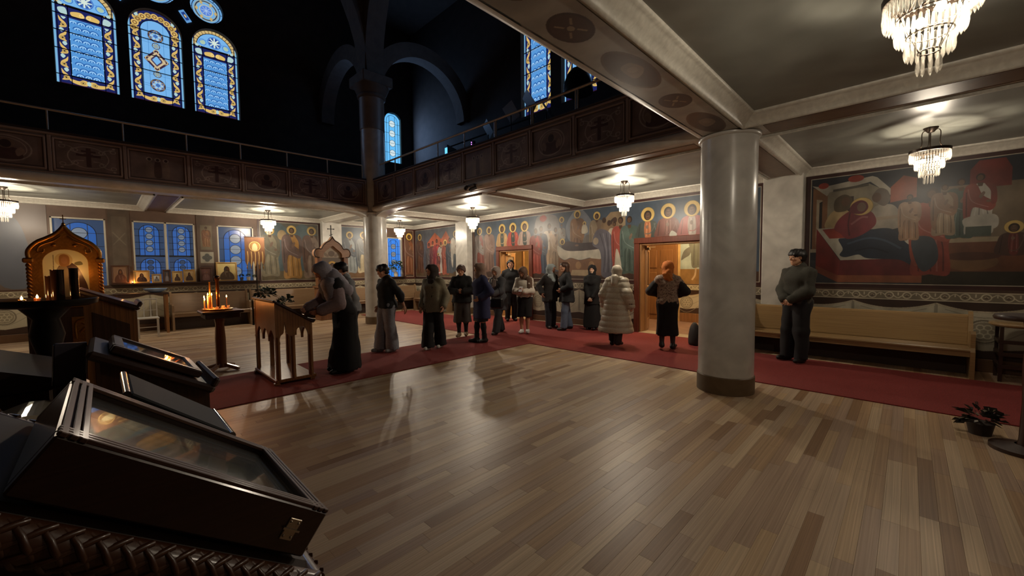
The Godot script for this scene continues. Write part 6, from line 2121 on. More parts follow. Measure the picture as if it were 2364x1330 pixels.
	# ---- sleeves, collars and other pieces of another colour
	if q.has("sleeves"):
		b = MB.new()
		f = Field.new(bb[0], bb[1], CELL)
		for i in 2:
			f.cap(sh[i].lerp(el[i], 0.4), el[i], 0.05 + e, 0.046 + e, 0.03)
			f.cap(el[i], el[i].lerp(wr[i], 0.95), 0.046 + e, 0.034 + e, 0.03)
		f.to(b, Transform3D(), 0.015)
		part("sleeves", b, people_mat(q.sleeves), root)
	if q.has("tab"):
		part("collar_tab", MB.new().box(neck + TB * Vector3(0, 0.006, 0.085), Vector3(0.04, 0.055, 0.03), 0.006, TB).lathe(V2([0.062, -0.02, 0.064, 0.03, 0.06, 0.03, 0.058, -0.02]), 20, neck + TB * Vector3(0, 0.0, 0.0), TB), people_mat(q.tab), root)
	if q.has("shirt"):
		b = MB.new()
		f = Field.new(chest - Vector3(0.12, 0.2, 0.1), neck + Vector3(0.12, 0.12, 0.2), 0.011)
		f.cap(neck + TB * Vector3(0, -0.02, 0.02), neck + TB * Vector3(0, 0.03, 0.012), 0.064, 0.06, 0.02)
		f.cap(chest + TB * Vector3(0, 0.02, 0.07 + e), neck + TB * Vector3(0, 0.0, 0.03 + e * 0.5), 0.048, 0.045, 0.02)
		f.to(b)
		part("shirt", b, people_mat(q.shirt), root)
	# ---- hair and head covering
	if q.has("hair"):
		b = MB.new()
		var hl: float = q.get("hair_len", -0.05)
		f = Field.new(Vector3(-0.15, minf(hl, -0.1) - 0.05, -0.17), Vector3(0.15, 0.17, 0.16), 0.0075)
		f.cap(Vector3(0, 0.034, -0.04), Vector3(0, 0.045, 0.02), 0.093, 0.084, 0.03)
		for g in [-1.0, 1.0]: f.cap(Vector3(0.05 * g, 0.03, -0.03), Vector3(0.052 * g, hl + 0.04, -0.035), 0.055, 0.045, 0.03)
		f.cap(Vector3(0, 0.02, -0.06), Vector3(0, hl + 0.03, -0.065), 0.07, 0.055, 0.03)
		if q.get("fringe", 0.0) > 0.0:
			for x in [-0.055, -0.02, 0.015, 0.055]: f.cap(Vector3(x, 0.095, 0.035), Vector3(x * 1.1, 0.07 - q.fringe, 0.076), 0.024, 0.011, 0.025)
			f.cut_ball(Vector3(0, -0.05, 0.115), 0.088)
		else:
			f.cut_ball(Vector3(0, -0.03, 0.105), 0.098)
		for g in [-1.0, 1.0]: f.cut_ball(Vector3(0.1 * g, -0.02, 0.03), 0.042)
		f.cut_plane(Vector3(0, hl, 0), Vector3.DOWN)
		f.to(b, HX, 0.012, Vector3(40, 12, 40))
		part("hair", b, mat("hair_" + q.hair.to_html(false), q.hair, 0.5, 0, "cloth", Vector3(9, 3, 9)), root)
	if q.has("scarf"):
		var sc: Dictionary = q.scarf
		b = MB.new()
		f = Field.new(Vector3(-0.18, -0.27, -0.2), Vector3(0.18, 0.18, 0.18), 0.0085)
		f.cap(Vector3(0, 0.034, -0.042), Vector3(0, 0.04, 0.02), 0.1, 0.093, 0.03)
		f.cap(Vector3(0, 0.0, -0.015), Vector3(0, -0.085, 0.012), 0.102, 0.088, 0.04)
		if not sc.get("hat", false):
			f.cap(Vector3(0, -0.1, 0.0), Vector3(0, -0.17, -0.012), 0.084, 0.1, 0.04)
			f.cap(Vector3(0, -0.02, -0.06), Vector3(0, -0.2, -0.085), 0.075, 0.07, 0.05)
		if sc.get("knot", false): f.cap(Vector3(-0.02, -0.09, -0.12), Vector3(0.04, -0.16, -0.12), 0.04, 0.028, 0.02)
		f.cut_ball(Vector3(0, -0.012, 0.125), sc.get("open", 0.08))
		if sc.get("hat", false):
			f.cut_plane(Vector3(0, -0.02, 0), Vector3(0, -0.9, 0.43).normalized())
		f.to(b, HX, 0.012, Vector3(22, 10, 22))
		# the ends that lie on shoulders, chest or back
		for dr in sc.get("drape", []):
			var p0: Vector3 = up.call(dr[0])
			var p1: Vector3 = up.call(dr[1])
			bb = box.call([p0, p1], 0.17)
			f = Field.new(bb[0], bb[1], 0.013)
			f.cap(p0, p1, dr[2], dr[3], 0.03)
			f.cap(p0 + TB * Vector3(0.05, 0, 0), p1 + TB * Vector3(0.04, 0.02, 0), dr[2] * 0.8, dr[3] * 0.8, 0.03)
			f.cap(p0 - TB * Vector3(0.05, 0, 0), p1 - TB * Vector3(0.04, -0.02, 0), dr[2] * 0.8, dr[3] * 0.8, 0.03)
			f.to(b, Transform3D(), 0.02, Vector3(16, 5, 16))
		part("knit_hat" if sc.get("hat", false) else "headscarf", b, people_mat(sc.c), root)
	if q.has("hood"):
		b = MB.new()
		f = Field.new(neck - Vector3(0.26, 0.22, 0.3), neck + Vector3(0.26, 0.2, 0.25), 0.012)
		f.cap(neck + TB * Vector3(-0.11, -0.02, -0.03), neck + TB * Vector3(0.11, -0.02, -0.03), 0.062, 0.062, 0.04)
		f.cap(neck + TB * Vector3(0, 0.0, -0.09), neck + TB * Vector3(0, -0.1, -0.14), 0.085, 0.065, 0.05)
		f.cap(neck + TB * Vector3(-0.1, 0.0, 0.04), neck + TB * Vector3(0.1, 0.0, 0.04), 0.045, 0.045, 0.04)
		f.to(b, Transform3D(), 0.012, Vector3(12, 12, 12))
		part("hood", b, people_mat(q.hood), root)
	return root

# ---------------------------------------------------------------- the people in the hall
func build_people() -> void:
	var black := Color8(24, 23, 25)
	var queue := "people waiting in the queue on the red carpet"
	var relaxed := [Vector3(0.26, 0.82, 0.06), Vector3(-0.26, 0.82, 0.06)]
	# 1 boy in the black sweater, in profile, walking to the left
	person({"label": "person in a black sweater and wide grey jeans, dark tousled hair, facing left", "at": Vector2(3.64, -6.84), "yaw": -86.0, "h": 1.6, "w": 0.98, "lean": 0.03, "hpitch": 0.28, "hyaw": -0.05, "group": queue,
		"hands": [Vector3(0.27, 0.86, -0.2), Vector3(-0.26, 0.86, 0.02)], "elbows": [Vector3(0.6, 0, -1), Vector3(-0.4, 0, -1)],
		"feet": [Vector3(0.1, 0, -0.04), Vector3(-0.1, 0, 0.1)],
		"top": {"c": black, "e": 0.03, "hem": 0.84, "sleeve": 0.45, "name": "sweater"},
		"lower": {"kind": "trousers", "c": Color8(150, 152, 160), "e": 0.035, "flare": 0.115, "fold": 0.035, "hem": 0.045}, "shoes": Color8(150, 150, 150), "hair": Color8(24, 19, 16), "hair_len": -0.07, "fringe": 0.05})
	# 2 woman in an olive jacket
	person({"label": "person in an open olive grey jacket, wide black trousers, white shoes and dark head covering", "at": Vector2(4.37, -6.4), "yaw": -62.0, "h": 1.58, "lean": 0.0, "hpitch": 0.12, "hyaw": -0.5, "group": queue,
		"hands": [Vector3(0.25, 0.86, 0.08), Vector3(-0.25, 0.84, 0.05)], "feet": [Vector3(0.06, 0, -0.14), Vector3(-0.08, 0, 0.12)], "toes": [0.1, 0.1],
		"top": {"c": Color8(148, 140, 116), "e": 0.04, "hem": 0.74, "flare": 0.15, "fold": 0.024, "collar": true},
		"lower": {"kind": "trousers", "c": Color8(26, 24, 26), "e": 0.04, "flare": 0.12, "fold": 0.03, "hem": 0.05}, "shoes": Color8(214, 212, 206),
		"scarf": {"c": Color8(56, 44, 38), "open": 0.085, "drape": [[Vector3(0.0, 1.36, 0.10), Vector3(0.02, 1.04, 0.13), 0.035, 0.022]]}})
	# 3 woman in a black coat with a knitted hat
	person({"label": "person in a black jacket, long dark grey skirt and pinkish knit hat, hands at chest", "at": Vector2(5.6, -7.1), "yaw": -48.0, "h": 1.58, "lean": 0.06, "hpitch": 0.2, "hyaw": 0.0, "group": queue,
		"hands": [Vector3(0.06, 1.06, 0.24), Vector3(-0.06, 1.05, 0.24)], "elbows": [Vector3(1, -0.5, -0.3), Vector3(-1, -0.5, -0.3)], "hand_dir": [Vector3(-1, 0.1, 0.3), Vector3(1, 0.1, 0.3)], "palms": [Vector3(0, 0, -1), Vector3(0, 0, -1)], "curl": 0.8,
		"feet": [Vector3(0.07, 0, -0.08), Vector3(-0.07, 0, 0.06)],
		"top": {"c": Color8(22, 21, 20), "e": 0.042, "hem": 0.8, "flare": 0.15, "fold": 0.03, "collar": true},
		"lower": {"kind": "skirt", "c": Color8(72, 68, 64), "hem": 0.34, "flare": 0.15, "rough": 0.5}, "legs": Color8(24, 22, 24), "shoes": Color8(146, 124, 98),
		"scarf": {"c": Color8(122, 98, 90), "hat": true, "open": 0.08}, "hair": Color8(60, 44, 36), "hair_len": -0.06})
	# 4 woman in a dark blue coat with a shoulder bag
	var blue := person({"label": "person in a dark blue knee-length coat and patterned headscarf, black bag at the hip", "at": Vector2(5.4, -6.22), "yaw": -110.0, "h": 1.6, "lean": 0.02, "hpitch": 0.05, "hyaw": -0.2, "group": queue,
		"hands": [Vector3(0.2, 0.96, 0.1), Vector3(-0.25, 0.85, 0.0)], "feet": [Vector3(0.05, 0, -0.05), Vector3(-0.06, 0, 0.09)],
		"top": {"c": Color8(44, 48, 88), "e": 0.04, "hem": 0.52, "flare": 0.12, "fold": 0.022},
		"lower": {"kind": "skirt", "c": Color8(56, 54, 60), "hem": 0.46, "flare": 0.12}, "legs": Color8(24, 22, 24), "boots": true, "shoes": Color8(22, 20, 20),
		"scarf": {"c": Color8(160, 132, 116), "open": 0.085, "drape": [[Vector3(0.0, 1.35, -0.1), Vector3(0.0, 1.22, -0.13), 0.06, 0.04]]}})
	var bag := solo("shoulder_bag", MB.new().box(Vector3(0, 0, 0), Vector3(0.09, 0.22, 0.28), 0.03), mat("bag_leather", Color8(26, 24, 26), 0.4), "black shoulder bag hanging at the hip of the dark blue coat", "bag", Vector3(5.72, 0.8, -6.1), 0.5)
	part("strap", MB.new().tube(curve3(V3([0.0, 0.1, 0.1, -0.06, 0.35, 0.06, -0.16, 0.58, 0.0, -0.06, 0.35, -0.08, 0.0, 0.1, -0.1]), 5), 0.007, 6), mats["bag_leather"], bag)
	# 5 woman in grey, turned to the left
	person({"label": "person in a dark grey coat and pale headscarf, arms held forward, dark flared trousers", "at": Vector2(6.42, -6.78), "yaw": -84.0, "h": 1.54, "lean": 0.1, "hpitch": 0.22, "hyaw": 0.2, "group": queue,
		"hands": [Vector3(0.12, 1.0, 0.36), Vector3(-0.12, 1.02, 0.34)], "elbows": [Vector3(0.6, -1, -0.6), Vector3(-0.6, -1, -0.6)], "palms": [Vector3(-1, 0.4, 0), Vector3(1, 0.4, 0)],
		"feet": [Vector3(0.09, 0, 0.22), Vector3(-0.09, 0, -0.2)],
		"top": {"c": Color8(76, 76, 80), "e": 0.04, "hem": 0.6, "flare": 0.14, "fold": 0.025},
		"lower": {"kind": "trousers", "c": Color8(48, 48, 52), "e": 0.03, "flare": 0.1, "hem": 0.05}, "shoes": Color8(40, 36, 36),
		"scarf": {"c": Color8(176, 160, 150), "open": 0.08, "drape": [[Vector3(0.0, 1.34, -0.08), Vector3(0.0, 1.16, -0.13), 0.08, 0.06], [Vector3(0, 1.32, 0.08), Vector3(0.0, 1.2, 0.12), 0.07, 0.05]]}})
	# 6 man in the doorway
	person({"label": "dark-haired person in plain black clothes with a white collar, standing in the first doorway", "at": Vector2(8.18, -8.12), "yaw": -38.0, "h": 1.72, "w": 1.0, "lean": 0.0, "hpitch": 0.0, "hyaw": -0.1,
		"hands": [Vector3(0.16, 0.9, -0.16), Vector3(-0.16, 0.9, -0.16)], "elbows": [Vector3(1, 0, -0.4), Vector3(-1, 0, -0.4)], "feet": [Vector3(0.1, 0, 0.0), Vector3(-0.1, 0, 0.03)],
		"top": {"c": Color8(22, 22, 24), "e": 0.03, "hem": 0.8, "fold": 0.018, "collar": true}, "tab": Color8(226, 222, 212),
		"lower": {"kind": "trousers", "c": Color8(24, 24, 26), "e": 0.022, "flare": 0.075, "hem": 0.05}, "shoes": Color8(20, 20, 20), "hair": Color8(34, 26, 22), "hair_len": -0.09})
	# 7 young woman with a phone
	var girl := person({"label": "person in white blouse, black skirt and long brown scarf, holding a phone with both hands", "at": Vector2(6.84, -6.34), "yaw": -62.0, "h": 1.53, "lean": 0.05, "hpitch": 0.4, "hyaw": -0.25,
		"hands": [Vector3(0.05, 1.06, 0.3), Vector3(-0.06, 1.05, 0.3)], "elbows": [Vector3(0.8, -0.8, -0.4), Vector3(-0.8, -0.8, -0.4)], "hand_dir": [Vector3(-0.4, 0.5, 1), Vector3(0.4, 0.5, 1)], "palms": [Vector3(-0.8, 0.6, 0), Vector3(0.8, 0.6, 0)], "curl": 0.7,
		"feet": [Vector3(0.07, 0, 0.0), Vector3(-0.07, 0, 0.04)], "toes": [0.35, -0.1], "skin": Color8(188, 138, 110),
		"top": {"c": Color8(226, 216, 200), "e": 0.036, "hem": 0.9, "fold": 0.035, "name": "blouse"},
		"lower": {"kind": "skirt", "c": Color8(26, 23, 24), "hem": 0.42, "flare": 0.125}, "shoes": Color8(226, 224, 220),
		"scarf": {"c": Color8(108, 82, 66), "open": 0.082, "drape": [[Vector3(0.02, 1.4, -0.07), Vector3(0.05, 1.04, -0.13), 0.075, 0.06], [Vector3(0.11, 1.36, 0.05), Vector3(0.17, 1.06, 0.12), 0.065, 0.05]]}})
	solo("phone", MB.new().box(Vector3.ZERO, Vector3(0.075, 0.15, 0.009), 0.004, Basis(Vector3.RIGHT, -0.7)), mat("phone_case", Color8(200, 200, 204), 0.3), "pale phone held in both hands by the person in the white blouse", "phone", Vector3(6.84, 1.055, -6.34) + Basis(Vector3.UP, deg_to_rad(-62.0)) * Vector3(0, 0.0, 0.355), deg_to_rad(-62.0))
	# 8 woman with the pale blue scarf
	person({"label": "person in a dark jacket and navy trousers with a pale blue-grey headscarf, by the wall", "at": Vector2(7.84, -6.4), "yaw": -18.0, "h": 1.58, "lean": 0.02, "hpitch": 0.12, "hyaw": 0.5,
		"hands": [Vector3(0.24, 0.86, 0.08), Vector3(-0.27, 0.92, 0.02)], "feet": [Vector3(0.09, 0, 0.0), Vector3(-0.09, 0, 0.05)], "skin": Color8(150, 106, 84),
		"top": {"c": Color8(38, 32, 30), "e": 0.035, "hem": 0.7, "flare": 0.13, "fold": 0.022},
		"lower": {"kind": "trousers", "c": Color8(28, 28, 40), "e": 0.018, "flare": 0.07, "hem": 0.05}, "boots": true, "shoes": Color8(30, 26, 26),
		"scarf": {"c": Color8(160, 170, 170), "open": 0.092, "drape": [[Vector3(0.0, 1.36, 0.07), Vector3(0.02, 1.25, 0.11), 0.075, 0.05]]}})
	# 9 person with an elbow out
	person({"label": "person in a black hip-length coat and blue jeans, one elbow out, reddish-brown hair", "at": Vector2(7.88, -5.92), "yaw": -128.0, "h": 1.62, "w": 0.98, "lean": 0.05, "hpitch": 0.05, "hyaw": 0.1,
		"hands": [Vector3(0.16, 1.0, 0.16), Vector3(-0.2, 0.98, 0.08)], "elbows": [Vector3(1, -0.2, -0.8), Vector3(-1, 0.1, -0.7)],
		"feet": [Vector3(0.12, 0, 0.1), Vector3(-0.12, 0, -0.12)],
		"top": {"c": Color8(24, 24, 28), "e": 0.038, "hem": 0.7, "flare": 0.16, "fold": 0.03, "collar": true},
		"lower": {"kind": "trousers", "c": Color8(92, 104, 126), "e": 0.025, "flare": 0.085, "hem": 0.06}, "shoes": Color8(34, 28, 26), "hair": Color8(74, 50, 38), "hair_len": -0.14})
	# 10 woman all in black by the wall
	person({"label": "person all in black with a black headscarf round a pale face, by the wall", "at": Vector2(8.3, -5.46), "yaw": -72.0, "h": 1.55, "lean": 0.0, "hpitch": 0.08, "hyaw": 0.15, "skin": Color8(222, 184, 156),
		"hands": [Vector3(0.045, 0.84, 0.2), Vector3(-0.045, 0.84, 0.2)], "elbows": [Vector3(1, 0, -0.6), Vector3(-1, 0, -0.6)], "hand_dir": [Vector3(-0.6, -0.8, 0.3), Vector3(0.6, -0.8, 0.3)], "palms": [Vector3(0, 0.3, -1), Vector3(0, 0.3, -1)],
		"feet": [Vector3(0.07, 0, 0.02), Vector3(-0.07, 0, 0.0)],
		"top": {"c": Color8(20, 19, 20), "e": 0.03, "hem": 0.66, "flare": 0.13, "fold": 0.02, "name": "tunic"},
		"lower": {"kind": "skirt", "c": Color8(19, 18, 20), "hem": 0.07, "flare": 0.17}, "shoes": Color8(22, 20, 20),
		"scarf": {"c": Color8(22, 20, 21), "open": 0.078, "drape": [[Vector3(0.0, 1.36, 0.05), Vector3(0.0, 1.2, 0.1), 0.09, 0.07]]}})
	# 11 the cream puffer coat, seen from behind
	person({"label": "person seen from behind in a long cream quilted puffer coat and pale hat, walking", "at": Vector2(6.9, -4.0), "yaw": 100.0, "h": 1.53, "lean": 0.08, "hpitch": 0.1, "hyaw": 0.25, "lifted": true,
		"hands": [Vector3(0.3, 0.86, 0.1), Vector3(-0.31, 0.86, -0.02)], "feet": [Vector3(0.1, 0, 0.06), Vector3(-0.12, 0.06, -0.22)], "toes": [0.1, -0.2],
		"top": {"c": Color8(206, 194, 172), "e": 0.06, "hem": 0.3, "flare": 0.25, "fold": 0.012, "quilt": 0.115, "rough": 0.45, "name": "puffer_coat", "sleeve": 0.98},
		"lower": {"kind": "trousers", "c": Color8(48, 36, 36), "e": 0.02, "flare": 0.075, "hem": 0.09}, "shoes": Color8(44, 36, 36),
		"scarf": {"c": Color8(208, 196, 176), "open": 0.09}, "hood": Color8(206, 194, 172)})
	# 12 the orange headscarf, seen from behind
	person({"label": "person seen from behind in an orange headscarf, mottled blouse and long black skirt", "at": Vector2(7.24, -3.14), "yaw": 112.0, "h": 1.6, "lean": 0.03, "hpitch": 0.22, "hyaw": 0.0, "lifted": true,
		"hands": [Vector3(0.16, 1.02, 0.2), Vector3(-0.16, 1.02, 0.2)], "elbows": [Vector3(1, -0.4, -0.5), Vector3(-1, -0.4, -0.5)],
		"feet": [Vector3(0.09, 0.04, -0.1), Vector3(-0.1, 0, 0.06)], "toes": [0.1, -0.3],
		"top": {"c": Color8(206, 196, 186), "e": 0.035, "hem": 0.86, "sleeve": 0.3, "fold": 0.022, "floral": true, "name": "blouse"}, "sleeves": Color8(36, 30, 28),
		"lower": {"kind": "skirt", "c": Color8(22, 20, 21), "hem": 0.27, "flare": 0.135}, "legs": Color8(84, 74, 72), "shoes": Color8(46, 34, 36),
		"scarf": {"c": Color8(214, 122, 48), "open": 0.085, "knot": true, "drape": [[Vector3(0.02, 1.42, -0.11), Vector3(-0.04, 1.3, -0.14), 0.035, 0.02]]}})
	# 13 the man by the right wall
	person({"label": "black-haired person in a dark olive zip jacket, hands clasped, standing before the long pew", "at": Vector2(7.66, -1.24), "yaw": -118.0, "h": 1.75, "w": 1.02, "lean": -0.02, "hpitch": 0.06, "hyaw": -0.25, "skin": Color8(196, 150, 118),
		"hands": [Vector3(0.05, 0.93, 0.2), Vector3(-0.05, 0.93, 0.2)], "elbows": [Vector3(1, 0, -0.7), Vector3(-1, 0, -0.7)], "hand_dir": [Vector3(-0.8, -0.5, 0.3), Vector3(0.8, -0.5, 0.3)], "palms": [Vector3(0, 0.3, -1), Vector3(0, 0.3, -1)],
		"feet": [Vector3(0.1, 0, 0.02), Vector3(-0.12, 0, 0.02)],
		"top": {"c": Color8(62, 60, 50), "e": 0.035, "hem": 0.87, "fold": 0.026, "collar": true},
		"lower": {"kind": "trousers", "c": Color8(24, 23, 25), "e": 0.03, "flare": 0.085, "hem": 0.05, "fold": 0.025}, "shoes": Color8(20, 18, 18), "hair": Color8(20, 17, 16), "hair_len": -0.06, "fringe": 0.02})
	# 14 woman bowing at the lectern
	person({"label": "person in grey headscarf and long black dress with mauve sleeves, bowing over the arched lectern", "at": Vector2(2.42, -6.02), "yaw": -88.0, "h": 1.68, "lean": 0.42, "hpitch": 0.35, "hyaw": 0.0,
		"hands": [Vector3(0.14, 0.94, 0.3), Vector3(-0.14, 0.96, 0.36)], "elbows": [Vector3(0.6, -1, -0.4), Vector3(-0.6, -1, -0.4)], "curl": 0.4, "shift": Vector3(0, 0, -0.08),
		"feet": [Vector3(0.09, 0, 0.02), Vector3(-0.09, 0, -0.04)], "skin": Color8(196, 140, 112),
		"top": {"c": Color8(32, 29, 31), "e": 0.045, "hem": 0.86, "fold": 0.03, "name": "dress_top"}, "sleeves": Color8(164, 142, 144),
		"lower": {"kind": "skirt", "c": Color8(20, 19, 21), "hem": 0.05, "flare": 0.2, "swing": -0.06, "fold": 0.04}, "shoes": Color8(22, 20, 22),
		"scarf": {"c": Color8(168, 162, 172), "open": 0.085, "drape": [[Vector3(0.0, 1.42, -0.05), Vector3(0.06, 1.16, -0.13), 0.13, 0.1], [Vector3(0.1, 1.36, 0.06), Vector3(0.14, 1.04, 0.14), 0.1, 0.07]]}})
	# 15 man behind her
	person({"label": "dark-haired person in a pale grey shirt standing behind the bowing figure at the lectern", "at": Vector2(2.86, -6.62), "yaw": -96.0, "h": 1.64, "w": 1.0, "lean": 0.16, "hpitch": 0.25, "hyaw": 0.0,
		"hands": relaxed, "feet": [Vector3(0.09, 0, 0.0), Vector3(-0.09, 0, 0.04)], "skin": Color8(190, 138, 110),
		"top": {"c": Color8(158, 160, 162), "e": 0.025, "hem": 0.84, "fold": 0.02, "collar": true, "name": "shirt_top"},
		"lower": {"kind": "trousers", "c": Color8(30, 29, 32), "e": 0.025, "flare": 0.08, "hem": 0.05}, "shoes": Color8(24, 22, 22), "hair": Color8(30, 22, 20), "hair_len": -0.05})

# ---------------------------------------------------------------- furniture
func pew(called: String, label: String, at: Vector3, turn: float, L: float, seat_h: float, back_h: float, depth: float, wood: Material, group := "") -> Node3D:
	# local: x along the pew, z towards the sitter's knees
	var t := thing(called, label, "pew", at, turn, group)
	part("seat", MB.new().box(Vector3(0, seat_h - 0.02, depth * 0.5), Vector3(L, 0.04, depth), 0.012).box(Vector3(0, seat_h - 0.07, depth - 0.03), Vector3(L - 0.04, 0.07, 0.022), 0.005), wood, t)
	var B := Basis(Vector3.RIGHT, -0.1)
	part("backrest", MB.new().box(Vector3(0, (seat_h + back_h) * 0.5, 0.0), Vector3(L - 0.04, back_h - seat_h, 0.025), 0.006, B), wood, t)
	part("top_rail", MB.new().box(Vector3(0, back_h, -0.045), Vector3(L, 0.05, 0.05), 0.016, B), wood, t)
	for s in [-1.0, 1.0]:
		var p := PackedVector2Array([Vector2(-0.08, 0), Vector2(depth + 0.02, 0), Vector2(depth + 0.02, seat_h * 0.92), Vector2(depth - 0.02, seat_h + 0.02), Vector2(depth - 0.02, seat_h + 0.2), Vector2(depth - 0.06, seat_h + 0.24), Vector2(0.08, seat_h + 0.2), Vector2(0.0, back_h + 0.04), Vector2(-0.05, back_h + 0.07), Vector2(-0.09, back_h + 0.03)])
		part("end_panel", MB.new().plate(p, 0.045, Vector3(s * L * 0.5 - 0.0225, 0, 0), Basis(Vector3.BACK, Vector3.UP, Vector3.RIGHT)), wood, t)
	part("kick_board", MB.new().box(Vector3(0, seat_h * 0.42, 0.06), Vector3(L - 0.06, seat_h * 0.8, 0.02)), mat("pew_dark", Color8(58, 40, 28), 0.6), t)
	return t

func icon_art(seed_: int, bg: Color, robe: Color, w: float, h: float) -> Texture2D:
	var p := Pt.new(-w * 0.5, 0, w * 0.5, h, 500, bg)
	p.S([-w * 0.34, 0, -w * 0.36, h * 0.3, -w * 0.16, h * 0.52, 0, h * 0.6, w * 0.16, h * 0.52, w * 0.36, h * 0.3, w * 0.34, 0], robe)
	p.ell(0, h * 0.66, w * 0.2, w * 0.2, bg.lightened(0.15))
	p.S([-w * 0.14, h * 0.52, -w * 0.13, h * 0.74, 0, h * 0.84, w * 0.13, h * 0.74, w * 0.14, h * 0.52], robe.darkened(0.2))
	p.ell(w * 0.01 * seed_, h * 0.66, w * 0.08, h * 0.1, SKIN_P)
	p.line([-w * 0.1, h * 0.45, -w * 0.05, h * 0.2], w * 0.03, robe.lightened(0.2)); p.line([w * 0.12, h * 0.4, w * 0.16, h * 0.15], w * 0.03, robe.lightened(0.15))
	return p.tex()

func icon(label: String, at: Vector3, w: float, h: float, bg: Color, robe: Color, frame: Material, n: int) -> Node3D:
	var t := thing("icon", label, "icon", at, 0, "small framed icons on the ledge of the far wall")
	var B := Basis(Vector3.RIGHT, -0.12)
	var m := MB.new()
	var e := 0.035
	for q in [[0, e * 0.5, w, e], [0, h - e * 0.5, w, e]]: m.box(B * Vector3(q[0], q[1], 0), Vector3(q[2], q[3], 0.03), 0.006, B)
	for s in [-1.0, 1.0]: m.box(B * Vector3(s * (w - e) * 0.5, h * 0.5, 0), Vector3(e, h - e * 2, 0.03), 0.006, B)
	part("frame", m, frame, t)
	var iw := w - e * 2
	var ih := h - e * 2
	part("picture", MB.new().plate(PackedVector2Array([Vector2(-iw / 2, e), Vector2(iw / 2, e), Vector2(iw / 2, h - e), Vector2(-iw / 2, h - e)]), 0.008, B * Vector3(0, 0, -0.012), B, Rect2(-iw / 2, e, iw, ih)), pic("icon_art_%d" % n, icon_art(n, bg, robe, iw, ih), 0.3), t)
	return t

func leafy(b: MB, c: Vector3, r: float, n: int, leaf: float, seed_: int) -> void:
	var g := RandomNumberGenerator.new()
	g.seed = seed_
	for i in n:
		var d := Vector3(g.randf_range(-1, 1), g.randf_range(-0.2, 1), g.randf_range(-1, 1)).normalized()
		var p := c + d * r * g.randf_range(0.35, 1.0)
		var s := d.cross(Vector3(g.randf(), 1, g.randf())).normalized() * leaf * 0.4
		var tip := p + d * leaf + Vector3(0, -leaf * 0.25, 0)
		var mid := (p + tip) * 0.5 + Vector3(0, leaf * 0.12, 0)
		var nn := s.cross(d).normalized()
		b.flat4(p, mid + s, tip, mid - s, nn)
		b.flat4(p - nn * 0.001, mid - s - nn * 0.001, tip - nn * 0.001, mid + s - nn * 0.001, -nn)

func candle(label: String, at: Vector3, h: float, r := 0.006, lit := true) -> void:
	var t := thing("candle", label, "candle", at, 0, "thin candles on the candle table")
	part("wax", MB.new().lathe(V2([0, 0, r, 0, r, 0, r * 0.9, h, r * 0.9, h, 0, h]), 10), mat("wax", Color8(214, 168, 112), 0.5, 0, "", Vector3.ONE, {"sss": 0.2}), t)
	if not lit: return
	part("wick", MB.new().tube(V3([0, h, 0, 0.001, h + 0.008, 0]), 0.001, 5), mat("wick", Color8(30, 24, 20), 0.8), t)
	part("flame", MB.new().lathe(V2([0, 0, 0.006, 0.008, 0.0075, 0.016, 0.005, 0.028, 0, 0.042]), 10, Vector3(0, h + 0.004, 0)), mat("candle_flame", Color8(255, 200, 120), 0.5, 0, "", Vector3.ONE, {"emit": Color8(255, 190, 110), "power": 14.0}), t)
	var l := OmniLight3D.new()
	l.name = "flame_light"
	l.position = Vector3(0, h + 0.02, 0)
	l.light_color = Color8(255, 160, 80)
	l.light_energy = 0.05
	l.light_size = 0.008
	l.omni_range = 8.0
	l.omni_attenuation = 2.0
	l.shadow_enabled = true
	t.add_child(l)

# pointed onion-shaped outline, half width w, from spring height 0 to peak h
func ogee(w: float, h: float) -> PackedVector2Array:
	var r := curve2(V2([w, 0, w * 1.0, h * 0.22, w * 0.78, h * 0.46, w * 0.5, h * 0.6, w * 0.24, h * 0.74, w * 0.07, h * 0.9, 0, h]), 4)
	var out := PackedVector2Array()
	for p in r: out.append(p)
	for i in range(r.size() - 2, -1, -1): out.append(Vector2(-r[i].x, r[i].y))
	return out

# sloping book stand facing +x; slope falls towards +x. zc is the middle, hi/lo the edge heights
func analogion(label: String, x0: float, x1: float, yh: float, yl: float, z0: float, z1: float, wood: Material, trim: Material) -> Node3D:
	var t := thing("reading_stand", label, "lectern", Vector3(x0, 0, (z0 + z1) * 0.5))
	var W := z1 - z0
	var L := x1 - x0
	var B := Basis(Vector3.RIGHT, Vector3.UP, Vector3.BACK)
	var side := PackedVector2Array([Vector2(0.0, 0.06), Vector2(L, 0.06), Vector2(L, yl - 0.05), Vector2(0, yh - 0.05)])
	part("body", MB.new().plate(side, W - 0.06, Vector3(0, 0, -W * 0.5 + 0.03), B), wood, t)
	part("plinth", MB.new().bx(Vector3(-0.03, 0, -W * 0.5), Vector3(L + 0.03, 0.07, W * 0.5), 0.01), wood, t)
	var d := Vector3(L, yl - yh, 0).normalized()
	var up := Vector3(-d.y, d.x, 0)
	var c := Vector3(L * 0.5, (yh + yl) * 0.5, 0)
	var len := Vector2(L, yl - yh).length() + 0.06
	part("desk_top", MB.new().box(c - up * 0.02, Vector3(len, 0.04, W + 0.04), 0.012, Basis(d, up, Vector3.BACK)), trim, t)
	part("book_ledge", MB.new().box(c + d * (len * 0.5 - 0.015) + up * 0.015, Vector3(0.03, 0.05, W + 0.04), 0.01, Basis(d, up, Vector3.BACK)), trim, t)
	for s in [-1.0, 1.0]:
		part("panel", MB.new().plate(PackedVector2Array([Vector2(0.05, 0.16), Vector2(L - 0.05, 0.16), Vector2(L - 0.05, yl - 0.16), Vector2(0.05, yh - 0.19)]), 0.012, Vector3(0, 0, s * (W * 0.5 - 0.03) - (0.0 if s > 0 else 0.012)), B), trim, t)
	return t

